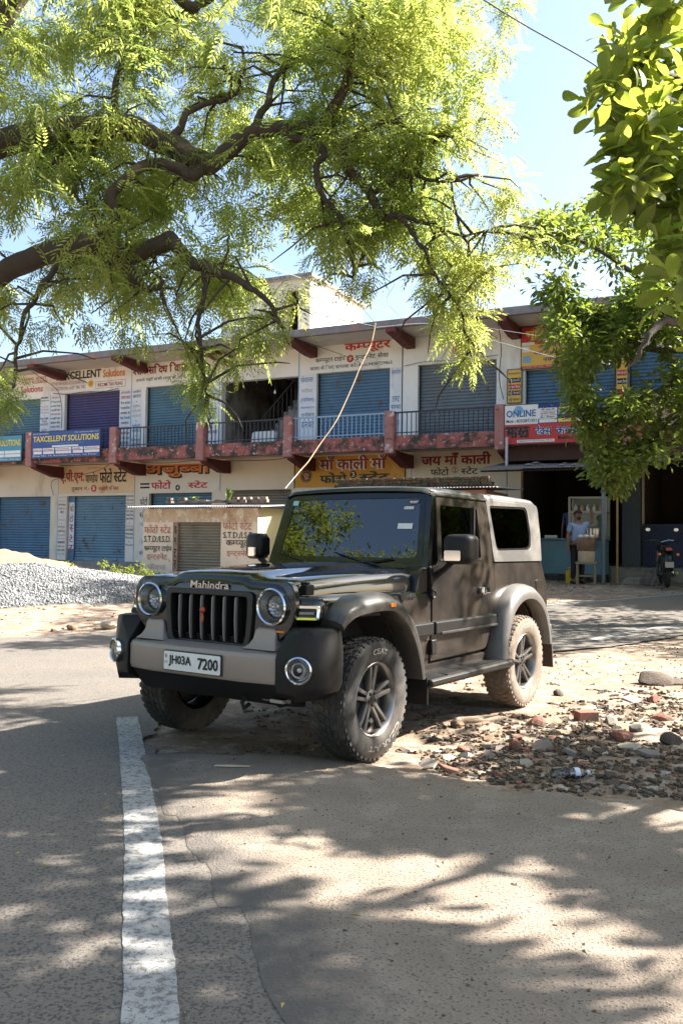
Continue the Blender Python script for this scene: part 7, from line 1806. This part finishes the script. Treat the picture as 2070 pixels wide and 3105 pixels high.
for s in (-1, 1):
    mb = MB(); mb.tube([(-.68,s*.05,.74),(-.69,s*.17,.745)], .010, 6); mb.build('indicator_stalk', BK, mo); MB().lathe([(.0,-.035),(.028,-.02),(.034,.0),(.02,.03),(0,.035)], 12, 'x', (-.70, s*.19, .745)).build('indicator', P_orng, mo)
    mb = MB(); mb.tube([(.60,0,1.02),(.55,s*.16,1.07),(.45,s*.36,1.05)], .013, 8); mb.build('handlebar', CH, mo); MB().tube([(.50,s*.27,1.055),(.42,s*.40,1.045)], .02, 8).build('grip', RB, mo)
    mb = MB(); mb.tube([(.52,s*.22,1.06),(.50,s*.28,1.20),(.47,s*.30,1.27)], .007, 6); mr_ = mb.build('mirror_stem', BK, mo)
    mb = MB(); mb.prism(rrect(.115,.085,.04,cx=s*.31,cy=1.31), 'x', .45, .475); mb.build('mirror_back', BK, mo, angle=0, bevel=.006); mb = MB(); mb.prism(rrect(.10,.07,.033,cx=s*.31,cy=1.31), 'x', .446, .4485); mb.build('mirror', P_chr, mo, angle=0)
    mb = MB(); mb.tube([(-.10,s*.12,.60),(-.42,s*.13,.32)], .024, 10); mb.build('shock_absorber', CH, mo)
MB().lathe([(0,.0),(.07,.01),(.085,.05),(.085,.07)], 18, 'x', (.62,0,.92)).build('headlamp', BK, mo)
mb = MB(); mb.tube([(.2,-.14,.30),(-.2,-.16,.26),(-.72,-.17,.34)], [.02,.035,.04], 10); mb.build('exhaust', CH, mo)
mb = MB(); mb.tube([(.02,.1,.28),(.05,.24,-.0)], .012, 6); mb.build('side_stand', BK, mo)

# overhead wires and cables
WM = flat('cable_black', (.02,.02,.022), .6); WG = flat('cable_grey', (.42,.42,.40), .6); WR = flat('old_rope', (.42,.30,.18), .8)
def cable(pts, r, m, label, sag=.0, twist=0, name='overhead_cable', cat='cable'):
    P = [at(*p) if len(p) == 3 and p[2] > 0 else Vector(p) for p in pts]
    Q = spl(P, 60)
    mb = MB(); mb.tube(Q, r, 5)
    if twist: mb.tube([q + Vector((math.cos(i*.8), 0, math.sin(i*.8)))*r*2.2 for i, q in enumerate(Q)], r*.7, 4)
    o = mb.build(name, m, None, angle=60, fix=False); tag(o, label, cat); return o
cable([(-160,280,11),(0,412,12),(240,530,14),(430,605,16.5),(700,712,20),(860,750,22.6)], .012, WM, 'thick twisted black cable sagging from the left edge to the roof edge of the shops', twist=1)
cable([(-160,290,11),(0,352,12),(200,450,14.5),(420,548,17),(640,620,20),(900,720,24)], .006, WG, 'thin grey wire above the thick twisted black cable')
cable([(200,60,10),(330,165,11),(500,255,13),(700,360,15),(800,410,16)], .006, WG, 'thin pale wire crossing the middle of the feathery tree')
cable([(1095,-10,7),(1200,55,7.4),(1350,140,8),(1420,190,8.3),(1600,310,9)], .007, flat('cable_blue', (.10,.15,.24), .5), 'dark wire slanting across the open sky at the upper right')
cable([(1150,585,16),(1220,612,17),(1290,635,18),(1420,700,20)], .006, WG, 'thin wire in the sky left of the dark small leaved tree')
cable([(860,752,22.4),(1000,745,22),(1160,790,21),(1350,835,19.5),(1470,810,18.5),(1600,775,17.5)], .010, flat('cable_white', (.55,.55,.52), .6), 'pale cable looping from the roof edge to the right across the banner')
cable([(860,690,22.4),(1000,735,22.3),(1130,755,22),(1290,780,21.5)], .006, WG, 'thin wire running just above the roof edge in the middle')
cable([(862,742,22.5),(856,775,22.3),(848,800,22.1),(826,845,21.8),(812,880,21.6),(790,930,21.3),(770,970,21.0),(735,1020,20.7),(708,1060,20.3),(690,1080,20.1)], .013, WR, 'crooked rope hanging from the roof edge down to the kiosk behind the car', name='hanging_rope', cat='rope')
ar = cable([(692,1078,20.1),(655,1122,19.4)], .010, WG, 'straight grey rod below the crooked rope, behind the car roof', name='metal_rod', cat='rod')
cable([(868,750,22.5),(830,700,22.6),(838,660,22.8),(820,640,23)], .006, WM, 'loose wire curling up above the top of the crooked rope', name='loose_wire')
cable([(886,600,22.8),(905,650,22.7),(888,690,22.6),(925,735,22.5)], .006, WM, 'loose wire loop hanging in the sky above the roof edge', name='loose_wire')
def fcable(pts, r, label):
    Q = spl([bw(*p) for p in pts], 50); mb = MB(); mb.tube(Q, r, 5); o = mb.build('facade_wire', WM, None, angle=60, fix=False); tag(o, label, 'wire', 'thin wires strung along the shop front')
fcable([(.3,1.42,6.68),(1.0,1.4,6.60),(1.9,1.41,6.63),(2.6,1.4,6.58),(3.3,1.42,6.66)], .012, 'black wire drooping above the purple shutter')
fcable([(.6,-.12,7.3),(.75,.3,7.05),(.9,1.0,6.7),(.75,1.4,6.2),(.76,1.42,5.4)], .010, 'black wire running from the roof edge down beside the purple shutter')
fcable([(4.4,-.12,3.9),(3.2,.6,3.75),(1.8,.9,3.6),(.5,1.3,3.5),(.45,1.42,3.0)], .010, 'slack black wire under the balcony before the peach painted sign')
fcable([(4.2,1.44,4.08),(5.4,1.43,4.02),(6.6,1.44,4.07),(7.6,1.44,4.03),(9.2,1.44,4.0),(10.3,1.44,4.07)], .008, 'thin black wire along the top of the ground floor wall left of the ochre sign')
fcable([(10.9,-.1,7.4),(11.6,.7,7.2),(12.6,1.2,6.75),(12.4,1.3,6.4),(12.5,1.35,6.2)], .008, 'thin wire hanging from the roof edge before the blue shutter with white railing')
fcable([(17.1,-.15,7.5),(17.2,.0,6.6),(17.15,.02,5.8),(17.3,-.1,5.2)], .012, 'grey black cable hanging straight down beside the last red post')
fcable([(13.9,1.44,6.62),(14.6,1.43,6.7),(15.6,1.44,6.66),(16.7,1.44,6.72)], .008, 'thin wire along the top of the grey upper shutter')
bpy.context.view_layer.update()
